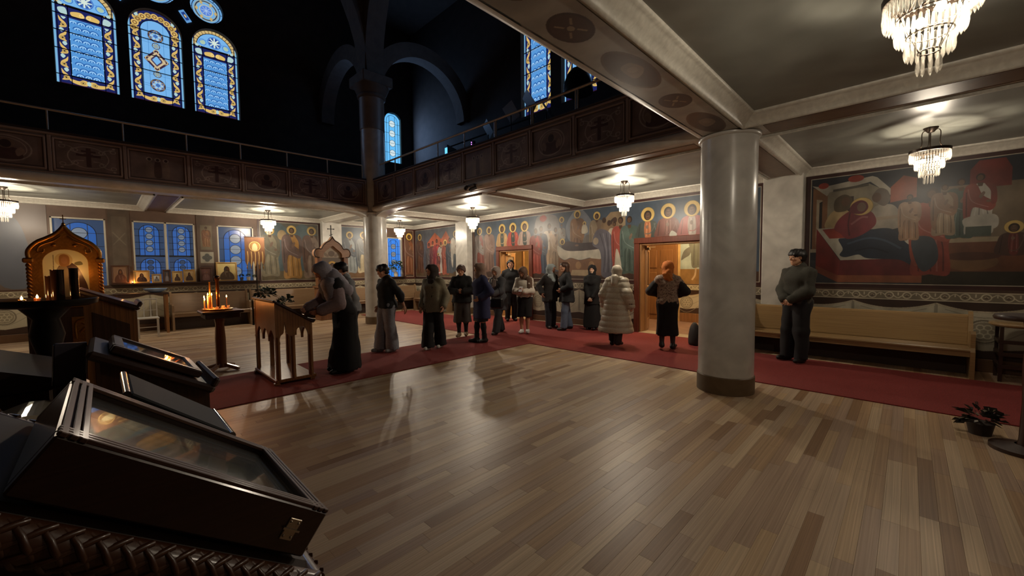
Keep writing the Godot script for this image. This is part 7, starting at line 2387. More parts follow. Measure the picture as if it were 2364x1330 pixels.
func build_furniture() -> void:
	var pewm := mat("pew_oak", Color8(172, 142, 98), 0.3, 0, "wood_along", Vector3(0.8, 3, 3), {"coat": 0.5, "coat_rough": 0.2})
	var benchm := mat("bench_oak", Color8(150, 122, 92), 0.38, 0, "wood_along", Vector3(0.8, 3, 3), {"coat": 0.3})
	var dk := mat("dark_walnut", Color8(58, 35, 23), 0.45, 0, "wood_along", Vector3(1, 3, 3), {"coat": 0.12})
	var dkv := mat("dark_walnut_up", Color8(72, 44, 28), 0.38, 0, "wood_up", Vector3(3, 1, 3), {"coat": 0.4})
	var oakv := mat("lectern_oak", Color8(156, 104, 56), 0.38, 0, "wood_up", Vector3(3, 1, 3), {"coat": 0.4})
	var gilt := mat("gilt", Color8(176, 124, 56), 0.36, 0.85, "plaster", Vector3(4, 4, 4), {"bump": 0.4})
	var brass := mat("brass", Color8(196, 148, 72), 0.25, 0.95)
	var blk := mat("black_iron", Color8(24, 22, 22), 0.35, 0.5)
	var white := mat("white_paint", Color8(190, 186, 176), 0.5)
	var glass := mat("case_glass", Color(0.95, 0.97, 0.96), 0.03, 0, "", Vector3.ONE, {"alpha": 0.06})
	# pews
	pew("pew", "long varnished oak pew against the right wall under the mural of the red bed", Vector3(8.42, 0, -0.7), -PI * 0.5, 2.66, 0.40, 0.80, 0.44, pewm)
	var n := 0
	for q in [[2.05, "oak bench under the double window, left of the candle table", 1.7], [3.95, "oak bench under the three standing figures of the far wall", 1.9]]:
		pew("pew", q[1], Vector3(q[0], 0, -13.76), 0.0, q[2], 0.45, 0.92, 0.44, benchm, "oak benches along the far wall")
	pew("pew", "oak bench left of the far column, half hidden by the arched lectern's bowing figure", Vector3(6.3, 0, -13.76), 0.0, 1.5, 0.45, 0.86, 0.44, benchm, "oak benches along the far wall")
	pew("pew", "oak bench in the far corner below the flowers", Vector3(7.85, 0, -13.76), 0.0, 1.4, 0.45, 0.86, 0.44, benchm, "oak benches along the far wall")
	pew("pew", "oak bench beside the first doorway, behind the black jacket", Vector3(8.42, 0, -12.15), -PI * 0.5, 1.6, 0.45, 0.86, 0.44, benchm)
	# near icon case on its carved stand
	var z0 := -1.10
	var z1 := -0.74
	var a := Vector3(-0.05, 1.35, 0)
	var dd := Vector3(cos(0.655), -sin(0.655), 0)
	var uu := Vector3(sin(0.655), cos(0.655), 0)
	var TB := Basis(dd, uu, Vector3.BACK)
	var zc := (z0 + z1) * 0.5
	var W := z1 - z0
	var L := 0.40
	var st := thing("carved_stand", "large dark carved stand with a woven braid moulding, carrying the nearest glazed icon case", "lectern", Vector3(-0.05, 0, zc))
	var top := Vector3(0, 1.35, 0) - uu * 0.08
	var low := top + dd * (L + 0.04)
	var back := top - dd * 0.12
	part("body", MB.new().plate(PackedVector2Array([Vector2(back.x + 0.05, 0.1), Vector2(low.x - 0.03, 0.1), Vector2(low.x - 0.03, low.y - 0.09), Vector2(back.x + 0.05, back.y - 0.09)]), W - 0.06, Vector3(0, 0, -W * 0.5 + 0.03), Basis()), dk, st)
	part("plinth", MB.new().bx(Vector3(back.x, 0, -W * 0.5 - 0.02), Vector3(low.x + 0.02, 0.11, W * 0.5 + 0.02), 0.012), dk, st)
	part("desk_top", MB.new().box((back + low) * 0.5 - uu * 0.045, Vector3((low - back).length(), 0.085, W + 0.02), 0.022, TB), mat("stand_wood", Color8(50, 29, 18), 0.6, 0, "wood_along", Vector3(1, 3, 3)), st)
	# woven braid round the desk edges: a half-round roll wrapped by crossing strands
	var braidm := mat("braid_wood", Color8(76, 43, 22), 0.4, 0, "", Vector3.ONE, {"coat": 0.35})
	for side in [[0, W * 0.5 + 0.012], [0, -W * 0.5 - 0.012], [1, 0]]:
		var bm := MB.new()
		var len := (low - back).length() if side[0] == 0 else W + 0.02
		var ax := dd if side[0] == 0 else Vector3.BACK
		var o2: Vector3 = back - uu * 0.03 + Vector3(0, 0, side[1]) if side[0] == 0 else low - uu * 0.03 - Vector3(0, 0, len * 0.5)
		var outw := Vector3(0, 0, signf(side[1])) if side[0] == 0 else dd
		bm.tube(PackedVector3Array([o2, o2 + ax * len]), 0.024, 14)
		var cnt := int(len / 0.026)
		for i in cnt:
			for k in [-1.0, 1.0]:
				var u0 := (i + 0.5) * len / cnt
				var pts := PackedVector3Array()
				for e in 8:
					var an := lerpf(-1.35, 1.35, e / 7.0)
					var uu2: float = u0 + k * an * 0.026
					if uu2 < 0.0 or uu2 > len: continue
					var rad := 0.0225 + 0.0022 * sin(an * 4.0 + (0.0 if k < 0.0 else PI))
					pts.append(o2 + ax * uu2 + outw * cos(an) * rad + uu * sin(an) * rad)
				if pts.size() > 2: bm.tube(pts, 0.0045, 5)
		part("braid_moulding", bm, braidm, st)
	# the case
	var cs := thing("icon_case", "nearest glazed dark wooden icon case, tilted, with a small metal clasp on its side", "icon case", Vector3(-0.05, 0, zc))
	var o := Vector3(0, 1.35, 0)
	var th := 0.075
	var fr := MB.new()
	var cc := o + dd * L * 0.5 - uu * th * 0.5
	for s in [-1.0, 1.0]: fr.box(cc + Vector3(0, 0, s * (W * 0.5 - 0.012)), Vector3(L, th, 0.024), 0.003, TB)
	for s in [-1.0, 1.0]: fr.box(cc + dd * s * (L * 0.5 - 0.012), Vector3(0.024, th, W - 0.048), 0.003, TB)
	fr.box(cc - uu * (th * 0.5 - 0.004), Vector3(L - 0.02, 0.008, W - 0.02), 0.0, TB)
	part("case_frame", fr, mat("case_wood", Color8(62, 38, 26), 0.3, 0, "wood_along", Vector3(1.5, 4, 4), {"coat": 0.6}), cs)
	var rim := MB.new()
	for s in [-1.0, 1.0]:
		for e in [0.006, 0.017, 0.027]: rim.bar(o + Vector3(0, 0, s * (W * 0.5 - e)) + uu * 0.002, o + dd * L + Vector3(0, 0, s * (W * 0.5 - e)) + uu * 0.002, 0.008, 0.006, uu, 0.001)
		for e in [0.006, 0.017, 0.027]: rim.bar(o + dd * (L * 0.5 + s * (L * 0.5 - e)) + Vector3(0, 0, -W * 0.5) + uu * 0.002, o + dd * (L * 0.5 + s * (L * 0.5 - e)) + Vector3(0, 0, W * 0.5) + uu * 0.002, 0.008, 0.006, uu, 0.001)
	part("rim_beading", rim, mat("case_rim", Color8(84, 56, 42), 0.55, 0, "", Vector3.ONE, {"coat": 0.1}), cs)
	part("glass_pane", MB.new().box(o + dd * L * 0.5 - uu * 0.012, Vector3(L - 0.05, 0.003, W - 0.05), 0.0, TB), glass, cs)
	var p := Pt.new(0, 0, 0.34, 0.35, 700, Color8(96, 92, 66))
	p.rect(0.02, 0.02, 0.32, 0.33, Color8(112, 106, 78))
	p.ring(0.09, 0.2, 0.022, 0.004, Color8(150, 132, 80))
	p.S([0.14, 0.1, 0.15, 0.2, 0.18, 0.25, 0.21, 0.22, 0.21, 0.1], Color8(150, 138, 116)); p.line([0.17, 0.22, 0.165, 0.14, 0.18, 0.1], 0.006, Color8(196, 186, 164))
	p.S([0.22, 0.08, 0.24, 0.2, 0.3, 0.19, 0.32, 0.1, 0.28, 0.06], Color8(92, 84, 60))
	p.line([0.23, 0.1, 0.27, 0.13, 0.29, 0.1], 0.003, Color8(160, 148, 112))
	p.P([0.28, 0.05, 0.34, 0.09, 0.34, 0.02, 0.29, 0.0], Color8(150, 144, 112))
	var iw := L - 0.07
	var il := W - 0.07
	var ib := o + dd * L * 0.5 - uu * 0.04
	var im := MB.new()
	im.quad(ib - dd * iw * 0.5 + Vector3(0, 0, il * 0.5), ib + dd * iw * 0.5 + Vector3(0, 0, il * 0.5), ib + dd * iw * 0.5 - Vector3(0, 0, il * 0.5), ib - dd * iw * 0.5 - Vector3(0, 0, il * 0.5), uu)
	im.box(ib - uu * 0.006, Vector3(iw, 0.01, il), 0.0, TB)
	part("icon_panel", im, pic("near_icon", p.tex(), 0.4), cs)
	part("gilt_border", MB.new().bar(ib - dd * iw * 0.5 - Vector3(0, 0, il * 0.5 - 0.004) + uu * 0.005, ib + dd * iw * 0.5 - Vector3(0, 0, il * 0.5 - 0.004) + uu * 0.005, 0.008, 0.008, uu), brass, cs)
	var cl := MB.new().box(cc + dd * (L * 0.5 - 0.05) + Vector3(0, 0, W * 0.5 + 0.001), Vector3(0.022, 0.034, 0.004), 0.001, TB)
	for s in [[-1, -1], [1, -1], [-1, 1], [1, 1]]: cl.ball(cc + dd * (L * 0.5 - 0.05 + s[0] * 0.007) + uu * s[1] * 0.011 + Vector3(0, 0, W * 0.5 + 0.003), Vector3(0.0025, 0.0025, 0.002), 8, 5)
	cl.bar(cc + dd * (L * 0.5 - 0.065) + Vector3(0, 0, W * 0.5 + 0.004), cc + dd * (L * 0.5 - 0.035) + Vector3(0, 0, W * 0.5 + 0.004), 0.004, 0.003)
	part("clasp", cl, mat("clasp_steel", Color8(196, 184, 166), 0.25, 0.9), cs)
	# black tray beyond the case
	var ct := thing("folding_stand", "black sloping tray stand with shiny metal ends, just beyond the nearest icon case", "stand", Vector3(0.12, 0, -1.40))
	var FB := Basis(Vector3.BACK, -0.68)
	part("tray", MB.new().box(Vector3(0, 1.185, 0), Vector3(0.24, 0.022, 0.26), 0.004, FB), mat("matt_black", Color8(20, 19, 20), 0.75), ct)
	part("metal_end", MB.new().tube(PackedVector3Array([Vector3(0, 1.185, 0) + FB * Vector3(0.125, 0.004, -0.13), Vector3(0, 1.185, 0) + FB * Vector3(0.125, 0.004, 0.13)]), 0.010, 10), mat("chrome", Color8(170, 176, 180), 0.12, 1.0), ct)
	part("metal_end", MB.new().tube(PackedVector3Array([Vector3(0, 1.185, 0) + FB * Vector3(-0.125, 0.004, -0.13), Vector3(0, 1.185, 0) + FB * Vector3(-0.125, 0.004, 0.13)]), 0.008, 10), mats["chrome"], ct)
	part("pole", MB.new().tube(V3([0, 0.02, 0, 0, 1.18, 0]), 0.015, 10), blk, ct)
	part("foot", MB.new().lathe(V2([0, 0, 0.15, 0, 0.15, 0.015, 0.02, 0.03]), 20), blk, ct)
	# second reading stand with a glazed case
	analogion("dark polished sloping stand behind the nearest case, with a flat glazed frame on it", -0.03, 0.35, 1.20, 0.98, -3.0, -2.48, dkv, dk)
	var g2 := thing("icon_case", "flat glazed icon frame lying on the second sloping stand", "icon case", Vector3(-0.03, 0, -2.74))
	var d2 := Vector3(0.38, -0.22, 0).normalized()
	var u2 := Vector3(-d2.y, d2.x, 0)
	var T2 := Basis(d2, u2, Vector3.BACK)
	var c2 := Vector3(0.185, 1.095, 0) + u2 * 0.022
	var f2 := MB.new()
	for s in [-1.0, 1.0]:
		f2.box(c2 + Vector3(0, 0, s * 0.2), Vector3(0.36, 0.036, 0.05), 0.006, T2)
		f2.box(c2 + d2 * s * 0.16, Vector3(0.045, 0.036, 0.35), 0.006, T2)
	part("case_frame", f2, dk, g2)
	part("glass_pane", MB.new().box(c2 + u2 * 0.008, Vector3(0.28, 0.003, 0.36), 0.0, T2), glass, g2)
	part("icon_panel", MB.new().box(c2 - u2 * 0.01, Vector3(0.28, 0.008, 0.36), 0.0, T2), mat("icon_brown", Color8(120, 84, 60), 0.4, 0, "floral", Vector3(6, 6, 6)), g2)
	# third stand, farther
	analogion("tall brown sloping cabinet stand right of the gilded icon case", -0.13, 0.19, 1.40, 1.25, -5.3, -4.8, oakv, dkv)
	# a silver-edged book standing between the stands
	var bk := thing("service_book", "dark grey book with shiny metal edges standing between the two nearest sloping stands", "book", Vector3(-0.135, 0, -2.93))
	part("stand", MB.new().box(Vector3(0, 0.5, 0), Vector3(0.12, 1.0, 0.12), 0.01), dkv, bk)
	part("cover", MB.new().box(Vector3(0, 1.1, 0), Vector3(0.11, 0.2, 0.03), 0.004, Basis(Vector3.BACK, -0.06)), mat("book_cover", Color8(74, 72, 84), 0.4), bk)
	part("metal_edge", MB.new().box(Vector3(-0.056, 1.1, 0.0), Vector3(0.006, 0.2, 0.034), 0.002, Basis(Vector3.BACK, -0.06)).box(Vector3(0.056, 1.11, 0.0), Vector3(0.008, 0.14, 0.034), 0.002, Basis(Vector3.BACK, -0.06)), mats["chrome"], bk)
	# black candle stand with tall cylinders at the left
	var cs2 := thing("candle_stand", "black round candle stand with tall dark glass cylinders before the gilded icon case", "candle stand", Vector3(-0.27, 0, -3.9))
	part("tray", MB.new().lathe(V2([0, 1.33, 0.2, 1.33, 0.235, 1.345, 0.24, 1.375, 0.235, 1.378, 0.225, 1.36, 0, 1.355]), 36), blk, cs2)
	part("pedestal", MB.new().lathe(V2([0, 0, 0.17, 0, 0.18, 0.03, 0.1, 0.08, 0.05, 0.16, 0.05, 0.4, 0.08, 0.5, 0.05, 0.62, 0.045, 1.0, 0.08, 1.15, 0.06, 1.25, 0.12, 1.33]), 28), blk, cs2)
	for q in [[0.06, 0.03, 0.030, 0.2], [0.13, -0.02, 0.022, 0.21], [0.02, -0.05, 0.018, 0.16]]:
		part("cylinder", MB.new().lathe(V2([0, 0, q[2], 0, q[2], 0, q[2], q[3], q[2] * 1.15, q[3] + 0.005, q[2] * 0.9, q[3] + 0.006, 0, q[3]]), 20, Vector3(q[0], 1.358, q[1])), mat("dark_glass", Color8(40, 26, 20), 0.08, 0.3), cs2)
	for q in [[-0.36, 1.358, -3.86, 0.03, "small oil lamp glowing on the black candle stand, left of the cylinders"], [-0.31, 1.358, -4.02, 0.03, "small oil lamp glowing behind the cylinders of the black candle stand"], [-0.25, 1.50, -7.3, 0.035, "small vigil lamp burning before the gilded icon case"], [0.50, 1.237, -13.85, 0.05, "small vigil lamp at the left edge of the glinting gold icon"]]:
		var lt := thing("oil_lamp", q[4], "lamp", Vector3(q[0], q[1], q[2]))
		part("cup", MB.new().lathe(V2([0, 0, 0.014, 0, 0.018, 0.02, 0.016, 0.022, 0, 0.012]), 14), mat("lamp_glass", Color8(120, 70, 40), 0.1), lt)
		if q[2] < -5.0 and q[2] > -9.0: part("bracket", MB.new().tube(V3([0, 0.0, 0, 0.0, -0.03, -0.05, -0.06, -0.02, -0.26]), 0.005, 6), brass, lt)
		part("flame", MB.new().lathe(V2([0, 0, 0.005, 0.006, 0.006, 0.014, 0, 0.03]), 8, Vector3(0, 0.018, 0)), mat("candle_flame", Color8(255, 200, 120), 0.5, 0, "", Vector3.ONE, {"emit": Color8(255, 190, 110), "power": 14.0}), lt)
		var ll := OmniLight3D.new()
		ll.name = "lamp_light"
		ll.position = Vector3(0, 0.03, 0)
		ll.light_color = Color8(255, 176, 100)
		ll.light_energy = q[3]
		ll.light_size = 0.008
		ll.omni_range = 8.0
		ll.omni_attenuation = 2.0
		ll.shadow_enabled = true
		lt.add_child(ll)
	# low dark chest with shiny pages at the far left
	var chest := thing("book_chest", "dark wooden stand at the lower left with an open book of shiny pages", "stand", Vector3(-0.42, 0, -3.3))
	part("body", MB.new().bx(Vector3(-0.3, 0, -0.3), Vector3(0.22, 0.98, 0.3), 0.015), dkv, chest)
	part("sloping_top", MB.new().plate(PackedVector2Array([Vector2(-0.34, 1.24), Vector2(0.25, 1.02), Vector2(0.25, 0.975), Vector2(-0.34, 0.98)]), 0.64, Vector3(0, 0, -0.32), Basis()), mats["stand_wood"], chest)
	var pages := thing("open_book", "open book with glossy pale pages on the dark stand at the left edge", "book", Vector3(-0.32, 0.95, -2.55))
	part("page_block", MB.new().plate(curve2(V2([-0.22, 0.0, -0.18, 0.035, -0.08, 0.045, 0.0, 0.02]), 5), 0.26, Vector3(0, 0, -0.13), Basis()), mat("glossy_page", Color8(214, 206, 186), 0.15, 0, "", Vector3.ONE, {"coat": 0.6}), pages)
	part("page_block", MB.new().plate(curve2(V2([0.0, 0.02, 0.07, 0.042, 0.14, 0.03, 0.17, 0.0]), 5), 0.26, Vector3(0, 0, -0.13), Basis()), mats["glossy_page"], pages)
	part("cover", MB.new().box(Vector3(-0.02, -0.006, 0), Vector3(0.44, 0.01, 0.29), 0.003), mat("book_dark", Color8(46, 30, 24), 0.5), pages)
	part("stand", MB.new().bx(Vector3(-0.2, -0.95, -0.11), Vector3(0.14, -0.012, 0.11), 0.01), dkv, pages)
	# gilded icon case (kiot)
	var kx := -0.33
	var kz := -7.6
	var kt := thing("gilded_icon_case", "large gilded icon case with twisted columns and an onion-shaped top, left of the windows", "icon case", Vector3(kx, 0, kz))
	kt.scale = Vector3(0.9, 1.0, 0.9)
	var hw := 0.33
	var outer := ogee(hw, 0.40)
	var fp := PackedVector2Array()
	for q in outer: fp.append(Vector2(q.x, q.y + 1.72))
	fp.append(Vector2(-hw, 1.1)); fp.append(Vector2(hw, 1.1))
	var arch := PackedVector2Array()
	for i in 17: arch.append(Vector2(0.215 * cos(PI * i / 16.0), 1.66 + 0.17 * sin(PI * i / 16.0)))
	arch.append(Vector2(-0.215, 1.17)); arch.append(Vector2(0.215, 1.17))
	# the frame as a ring of plates round the arched opening
	var kf := MB.new()
	var half := fp.size()
	var left := PackedVector2Array()
	for i in outer.size():
		if outer[i].x <= 0.001: left.append(Vector2(outer[i].x, outer[i].y + 1.72))
	left.append(Vector2(-hw, 1.1)); left.append(Vector2(0, 1.1)); left.append(Vector2(0, 1.17)); left.append(Vector2(-0.215, 1.17))
	for i in 9: left.append(Vector2(-0.215 * cos(PI * 0.5 * i / 8.0), 1.66 + 0.17 * sin(PI * 0.5 * i / 8.0)))
	kf.plate(left, 0.06, Vector3(0, 0, 0.0), Basis())
	var right := PackedVector2Array()
	for q in left: right.append(Vector2(-q.x, q.y))
	kf.plate(right, 0.06, Vector3(0, 0, 0.0), Basis())
	part("frame", kf, gilt, kt)
	var edge := PackedVector3Array()
	for q in outer: edge.append(Vector3(q.x, q.y + 1.72, 0.06))
	part("crest_moulding", MB.new().tube(edge, 0.026, 8), gilt, kt)
	var sw := MB.new()
	for s in [-1.0, 1.0]:
		sw.tube(curve3(V3([0.03 * s, 1.99, 0.07, 0.1 * s, 1.93, 0.08, 0.17 * s, 1.9, 0.08, 0.23 * s, 1.86, 0.08, 0.25 * s, 1.8, 0.08, 0.2 * s, 1.79, 0.08, 0.19 * s, 1.83, 0.08]), 4), 0.012, 6)
		sw.ball(Vector3(0.1 * s, 1.88, 0.07), Vector3(0.03, 0.02, 0.02), 10, 6)
	part("scrollwork", sw, gilt, kt)
	for s in [-1.0, 1.0]:
		var col := MB.new()
		for ph in 2:
			var pts := PackedVector3Array()
			for i in 60:
				var an := i * 0.62 + ph * PI
				pts.append(Vector3(s * 0.335 + 0.014 * cos(an), 1.14 + i * 0.0088, 0.075 + 0.014 * sin(an)))
			col.tube(pts, 0.015, 6)
		part("twisted_column", col, gilt, kt)
		part("capital", MB.new().box(Vector3(s * 0.335, 1.69, 0.07), Vector3(0.1, 0.06, 0.1), 0.014), gilt, kt)
		part("column_base", MB.new().box(Vector3(s * 0.335, 1.12, 0.07), Vector3(0.1, 0.06, 0.1), 0.014), gilt, kt)
	var cross := MB.new().ball(Vector3(0, 2.14, 0.05), Vector3(0.02, 0.025, 0.02), 10, 8).bar(Vector3(0, 2.15, 0.05), Vector3(0, 2.26, 0.05), 0.01, 0.01).bar(Vector3(-0.03, 2.21, 0.05), Vector3(0.03, 2.21, 0.05), 0.01, 0.01)
	part("finial_cross", cross, brass, kt)
	p = Pt.new(-0.22, 1.16, 0.22, 1.84, 400, Color8(208, 212, 176))
	p.S([-0.06, 1.16, -0.07, 1.4, -0.1, 1.5, -0.08, 1.6, 0.0, 1.68, 0.1, 1.62, 0.16, 1.48, 0.2, 1.34, 0.19, 1.16], Color8(64, 34, 30))
	p.S([-0.1, 1.16, -0.11, 1.52, -0.02, 1.64, 0.04, 1.5, 0.06, 1.3, 0.04, 1.16], Color8(126, 112, 84))
	p.S([-0.14, 1.16, -0.14, 1.48, -0.08, 1.58, -0.06, 1.44, -0.08, 1.16], Color8(52, 36, 34))
	p.ell(-0.02, 1.7, 0.085, 0.085, Color8(190, 178, 130)); p.S([-0.06, 1.64, -0.06, 1.74, -0.02, 1.77, 0.03, 1.74, 0.03, 1.64, -0.02, 1.61], Color8(142, 104, 62)); p.ell(-0.015, 1.69, 0.03, 0.045, Color8(150, 112, 78))
	p.line([-0.12, 1.5, -0.115, 1.76], 0.006, Color8(90, 80, 60)); p.S([0.08, 1.66, 0.14, 1.68, 0.16, 1.64, 0.1, 1.63], Color8(110, 112, 84))
	part("icon_panel", MB.new().plate(arch, 0.01, Vector3(0, 0, 0.01), Basis(), Rect2(-0.22, 1.16, 0.44, 0.68)), pic("kiot_icon", p.tex(), 0.3), kt)
	part("cabinet", MB.new().bx(Vector3(-0.38, 0, -0.3), Vector3(0.4, 1.1, 0.1), 0.02).bx(Vector3(-0.34, 1.1, -0.06), Vector3(0.34, 1.74, 0.0)), dkv, kt)
	var rl := MB.new().bx(Vector3(0.02, 0.62, 0.1), Vector3(0.36, 0.98, 0.112), 0.004)
	rl.tube(curve3(V3([0.06, 0.7, 0.115, 0.06, 0.9, 0.115, 0.16, 0.95, 0.12, 0.3, 0.94, 0.115, 0.33, 0.8, 0.115, 0.3, 0.68, 0.115, 0.15, 0.66, 0.12]), 4, ), 0.014, 6)
	rl.tube(curve3(V3([0.1, 0.78, 0.115, 0.16, 0.84, 0.12, 0.24, 0.86, 0.12, 0.3, 0.83, 0.115]), 4), 0.016, 6)
	rl.tube(curve3(V3([0.12, 0.9, 0.115, 0.18, 0.87, 0.12, 0.26, 0.91, 0.12]), 4), 0.012, 6)
	part("gilt_relief", rl, gilt, kt)
	# candle table
	var tx := 1.22
	var tz := -7.55
	var tb := thing("candle_table", "brown pedestal table with a sand tray and brass pillar, candles burning on it", "table", Vector3(tx, 0, tz))
	part("tabletop", MB.new().box(Vector3(0.02, 0.915, 0), Vector3(0.52, 0.04, 0.5), 0.012).box(Vector3(0.02, 0.86, 0), Vector3(0.44, 0.08, 0.42), 0.01), dk, tb)
	part("pedestal", MB.new().lathe(V2([0.11, 0.05, 0.085, 0.12, 0.085, 0.5, 0.07, 0.72, 0.09, 0.82]), 4, Vector3.ZERO, Basis(Vector3.UP, PI * 0.25)), oakv, tb)
	var ft := MB.new()
	for k in 4:
		var dv := Vector3(cos(k * PI / 2 + PI / 4), 0, sin(k * PI / 2 + PI / 4))
		ft.bar(dv * 0.05 + Vector3(0, 0.09, 0), dv * 0.27 + Vector3(0, 0.025, 0), 0.06, 0.05, Vector3.UP, 0.01)
	part("foot", ft, oakv, tb)
	part("sand_tray", MB.new().lathe(V2([0, 0.936, 0.19, 0.936, 0.2, 0.945, 0.2, 0.962, 0.19, 0.966, 0.185, 0.955, 0, 0.955]), 32, Vector3(-0.02, 0, 0.0)), brass, tb)
	part("sand", MB.new().lathe(V2([0, 0.962, 0.12, 0.961, 0.186, 0.956]), 24, Vector3(-0.02, 0, 0)), mat("sand", Color8(196, 160, 120), 0.95, 0, "pile", Vector3(8, 8, 8), {"bump": 0.5}), tb)
	part("pillar", MB.new().lathe(V2([0.03, 0.96, 0.034, 0.98, 0.022, 1.0, 0.022, 1.0, 0.022, 1.38, 0.03, 1.4, 0.04, 1.43, 0.03, 1.46, 0, 1.47]), 20, Vector3(-0.01, 0, 0.02)), mat("brass_dark", Color8(112, 74, 42), 0.2, 0.9), tb)
	part("slim_pillar", MB.new().lathe(V2([0.012, 0.96, 0.011, 1.36, 0.016, 1.37, 0, 1.38]), 14, Vector3(-0.1, 0, -0.02)), brass, tb)
	for q in [[-0.175, 0.03, 0.13, "lit candle at the left rim of the sand tray, the shorter of two"], [-0.172, -0.03, 0.16, "lit candle at the left rim of the sand tray, the taller of two"], [-0.13, 0.0, 0.2, "thick lit candle left of the brass pillar"], [-0.09, 0.05, 0.2, "thin lit candle leaning beside the brass pillar"], [0.1, 0.02, 0.16, "single lit candle right of the brass pillar"]]:
		candle(q[3], Vector3(tx + q[0], 0.9625, tz + q[1]), q[2], 0.012 if "thick" in q[3] else 0.006)
	for q in [[0.13, -0.05, "small votive cup right of the pillar"], [0.07, -0.09, "small votive cup behind the single candle"], [-0.04, 0.12, "small votive cup at the front of the sand tray"]]:
		solo("votive_cup", MB.new().lathe(V2([0, 0, 0.018, 0, 0.022, 0.035, 0.019, 0.036, 0.017, 0.02, 0, 0.02]), 16), mat("votive", Color8(222, 190, 160), 0.3), q[2], "cup", Vector3(tx + q[0], 0.958, tz + q[1]), 0, "votive cups on the candle table")
	# arched lectern
	var lx := 1.55
	var lz := -6.42
	var lc := thing("arched_lectern", "carved oak lectern with arched open sides and a sloping top, at the queue's head", "lectern", Vector3(lx, 0.012, lz))
	var LW := 1.02
	var LL := 0.46
	for s in [-1.0, 1.0]:
		# side panel with two pointed arches, cut as polygons
		var pn := PackedVector2Array([Vector2(0, 0.06), Vector2(0.05, 0.06), Vector2(0.05, 0.62)])
		var pts := curve2(V2([0.05, 0.62, 0.065, 0.66, 0.1, 0.7, 0.115, 0.84, 0.13, 0.7, 0.165, 0.66, 0.18, 0.62]), 4)
		for q in pts.slice(1): pn.append(q)
		pn.append(Vector2(0.18, 0.06)); pn.append(Vector2(0.235, 0.06)); pn.append(Vector2(0.235, 0.6))
		pts = curve2(V2([0.235, 0.6, 0.24, 0.68, 0.28, 0.74, 0.32, 0.76, 0.36, 0.74, 0.4, 0.68, 0.405, 0.6]), 4)
		for q in pts.slice(1): pn.append(q)
		pn.append(Vector2(0.405, 0.06)); pn.append(Vector2(LL, 0.06)); pn.append(Vector2(LL, 0.80)); pn.append(Vector2(0, 1.10))
		part("side_panel", MB.new().plate(pn, 0.035, Vector3(0, 0, s * (LW * 0.5 - 0.02) - 0.0175), Basis()), oakv, lc)
		for x in [0.025, 0.205, 0.43]:
			part("leg", MB.new().lathe(V2([0.024, 0.06, 0.024, 0.12, 0.018, 0.14, 0.018, 0.5, 0.022, 0.52, 0.03, 0.56, 0.022, 0.6, 0.026, 0.64]), 12, Vector3(x, 0, s * (LW * 0.5 - 0.0))), oakv, lc)
	for x in [0.02, LL - 0.02]:
		var pn := PackedVector2Array([Vector2(-LW * 0.5, 0.06), Vector2(-LW * 0.5 + 0.07, 0.06), Vector2(-LW * 0.5 + 0.07, 0.55)])
		for i in 3:
			var u0 := -LW * 0.5 + 0.07 + i * (LW - 0.14) / 3.0
			var u1 := u0 + (LW - 0.14) / 3.0
			for q in curve2(V2([u0 + 0.01, 0.55, u0 + 0.03, 0.64, (u0 + u1) * 0.5, 0.72, u1 - 0.03, 0.64, u1 - 0.01, 0.55]), 3): pn.append(q)
		pn.append(Vector2(LW * 0.5 - 0.07, 0.06)); pn.append(Vector2(LW * 0.5, 0.06))
		var th2: float = 1.09 if x < 0.1 else 0.79
		pn.append(Vector2(LW * 0.5, th2)); pn.append(Vector2(-LW * 0.5, th2))
		part("end_panel", MB.new().plate(pn, 0.03, Vector3(x - 0.015, 0, 0), Basis(Vector3.BACK, Vector3.UP, Vector3.RIGHT)), oakv, lc)
	part("base_shelf", MB.new().bx(Vector3(-0.02, 0.03, -LW * 0.5 - 0.02), Vector3(LL + 0.03, 0.075, LW * 0.5 + 0.02), 0.01), oakv, lc)
	for q in [[0.0, -1], [0.0, 1], [0.44, -1], [0.44, 1]]: part("foot", MB.new().box(Vector3(q[0], 0.018, q[1] * (LW * 0.5 - 0.02)), Vector3(0.07, 0.036, 0.07), 0.01), oakv, lc)
	var d3 := Vector3(LL, -0.30, 0).normalized()
	var u3 := Vector3(-d3.y, d3.x, 0)
	var c3 := Vector3(LL * 0.5, 0.965, 0)
	part("desk_top", MB.new().box(c3, Vector3(0.60, 0.03, LW + 0.05), 0.01, Basis(d3, u3, Vector3.BACK)), dk, lc)
	part("book_ledge", MB.new().box(c3 + d3 * 0.29 + u3 * 0.02, Vector3(0.025, 0.04, LW + 0.05), 0.006, Basis(d3, u3, Vector3.BACK)), dk, lc)
	var ic := thing("icon", "icon lying on the sloping top of the arched lectern, edged with flowers", "icon", Vector3(lx, 0.014, lz))
	part("panel", MB.new().box(c3 + u3 * 0.03 + d3 * 0.05, Vector3(0.36, 0.03, 0.5), 0.006, Basis(d3, u3, Vector3.BACK)), mats["icon_brown"], ic)
	part("frame", MB.new().box(c3 + u3 * 0.035 + d3 * (-0.135), Vector3(0.03, 0.04, 0.5), 0.006, Basis(d3, u3, Vector3.BACK)).box(c3 + u3 * 0.035 + d3 * 0.235, Vector3(0.03, 0.04, 0.5), 0.006, Basis(d3, u3, Vector3.BACK)), gilt, ic)
	var green := mat("leaf_green", Color8(52, 66, 40), 0.6, 0, "", Vector3.ONE, {"back": Color(0.1, 0.14, 0.06)})
	var petal := mat("petal_white", Color8(222, 216, 200), 0.7, 0, "", Vector3.ONE, {"back": Color(0.3, 0.3, 0.26)})
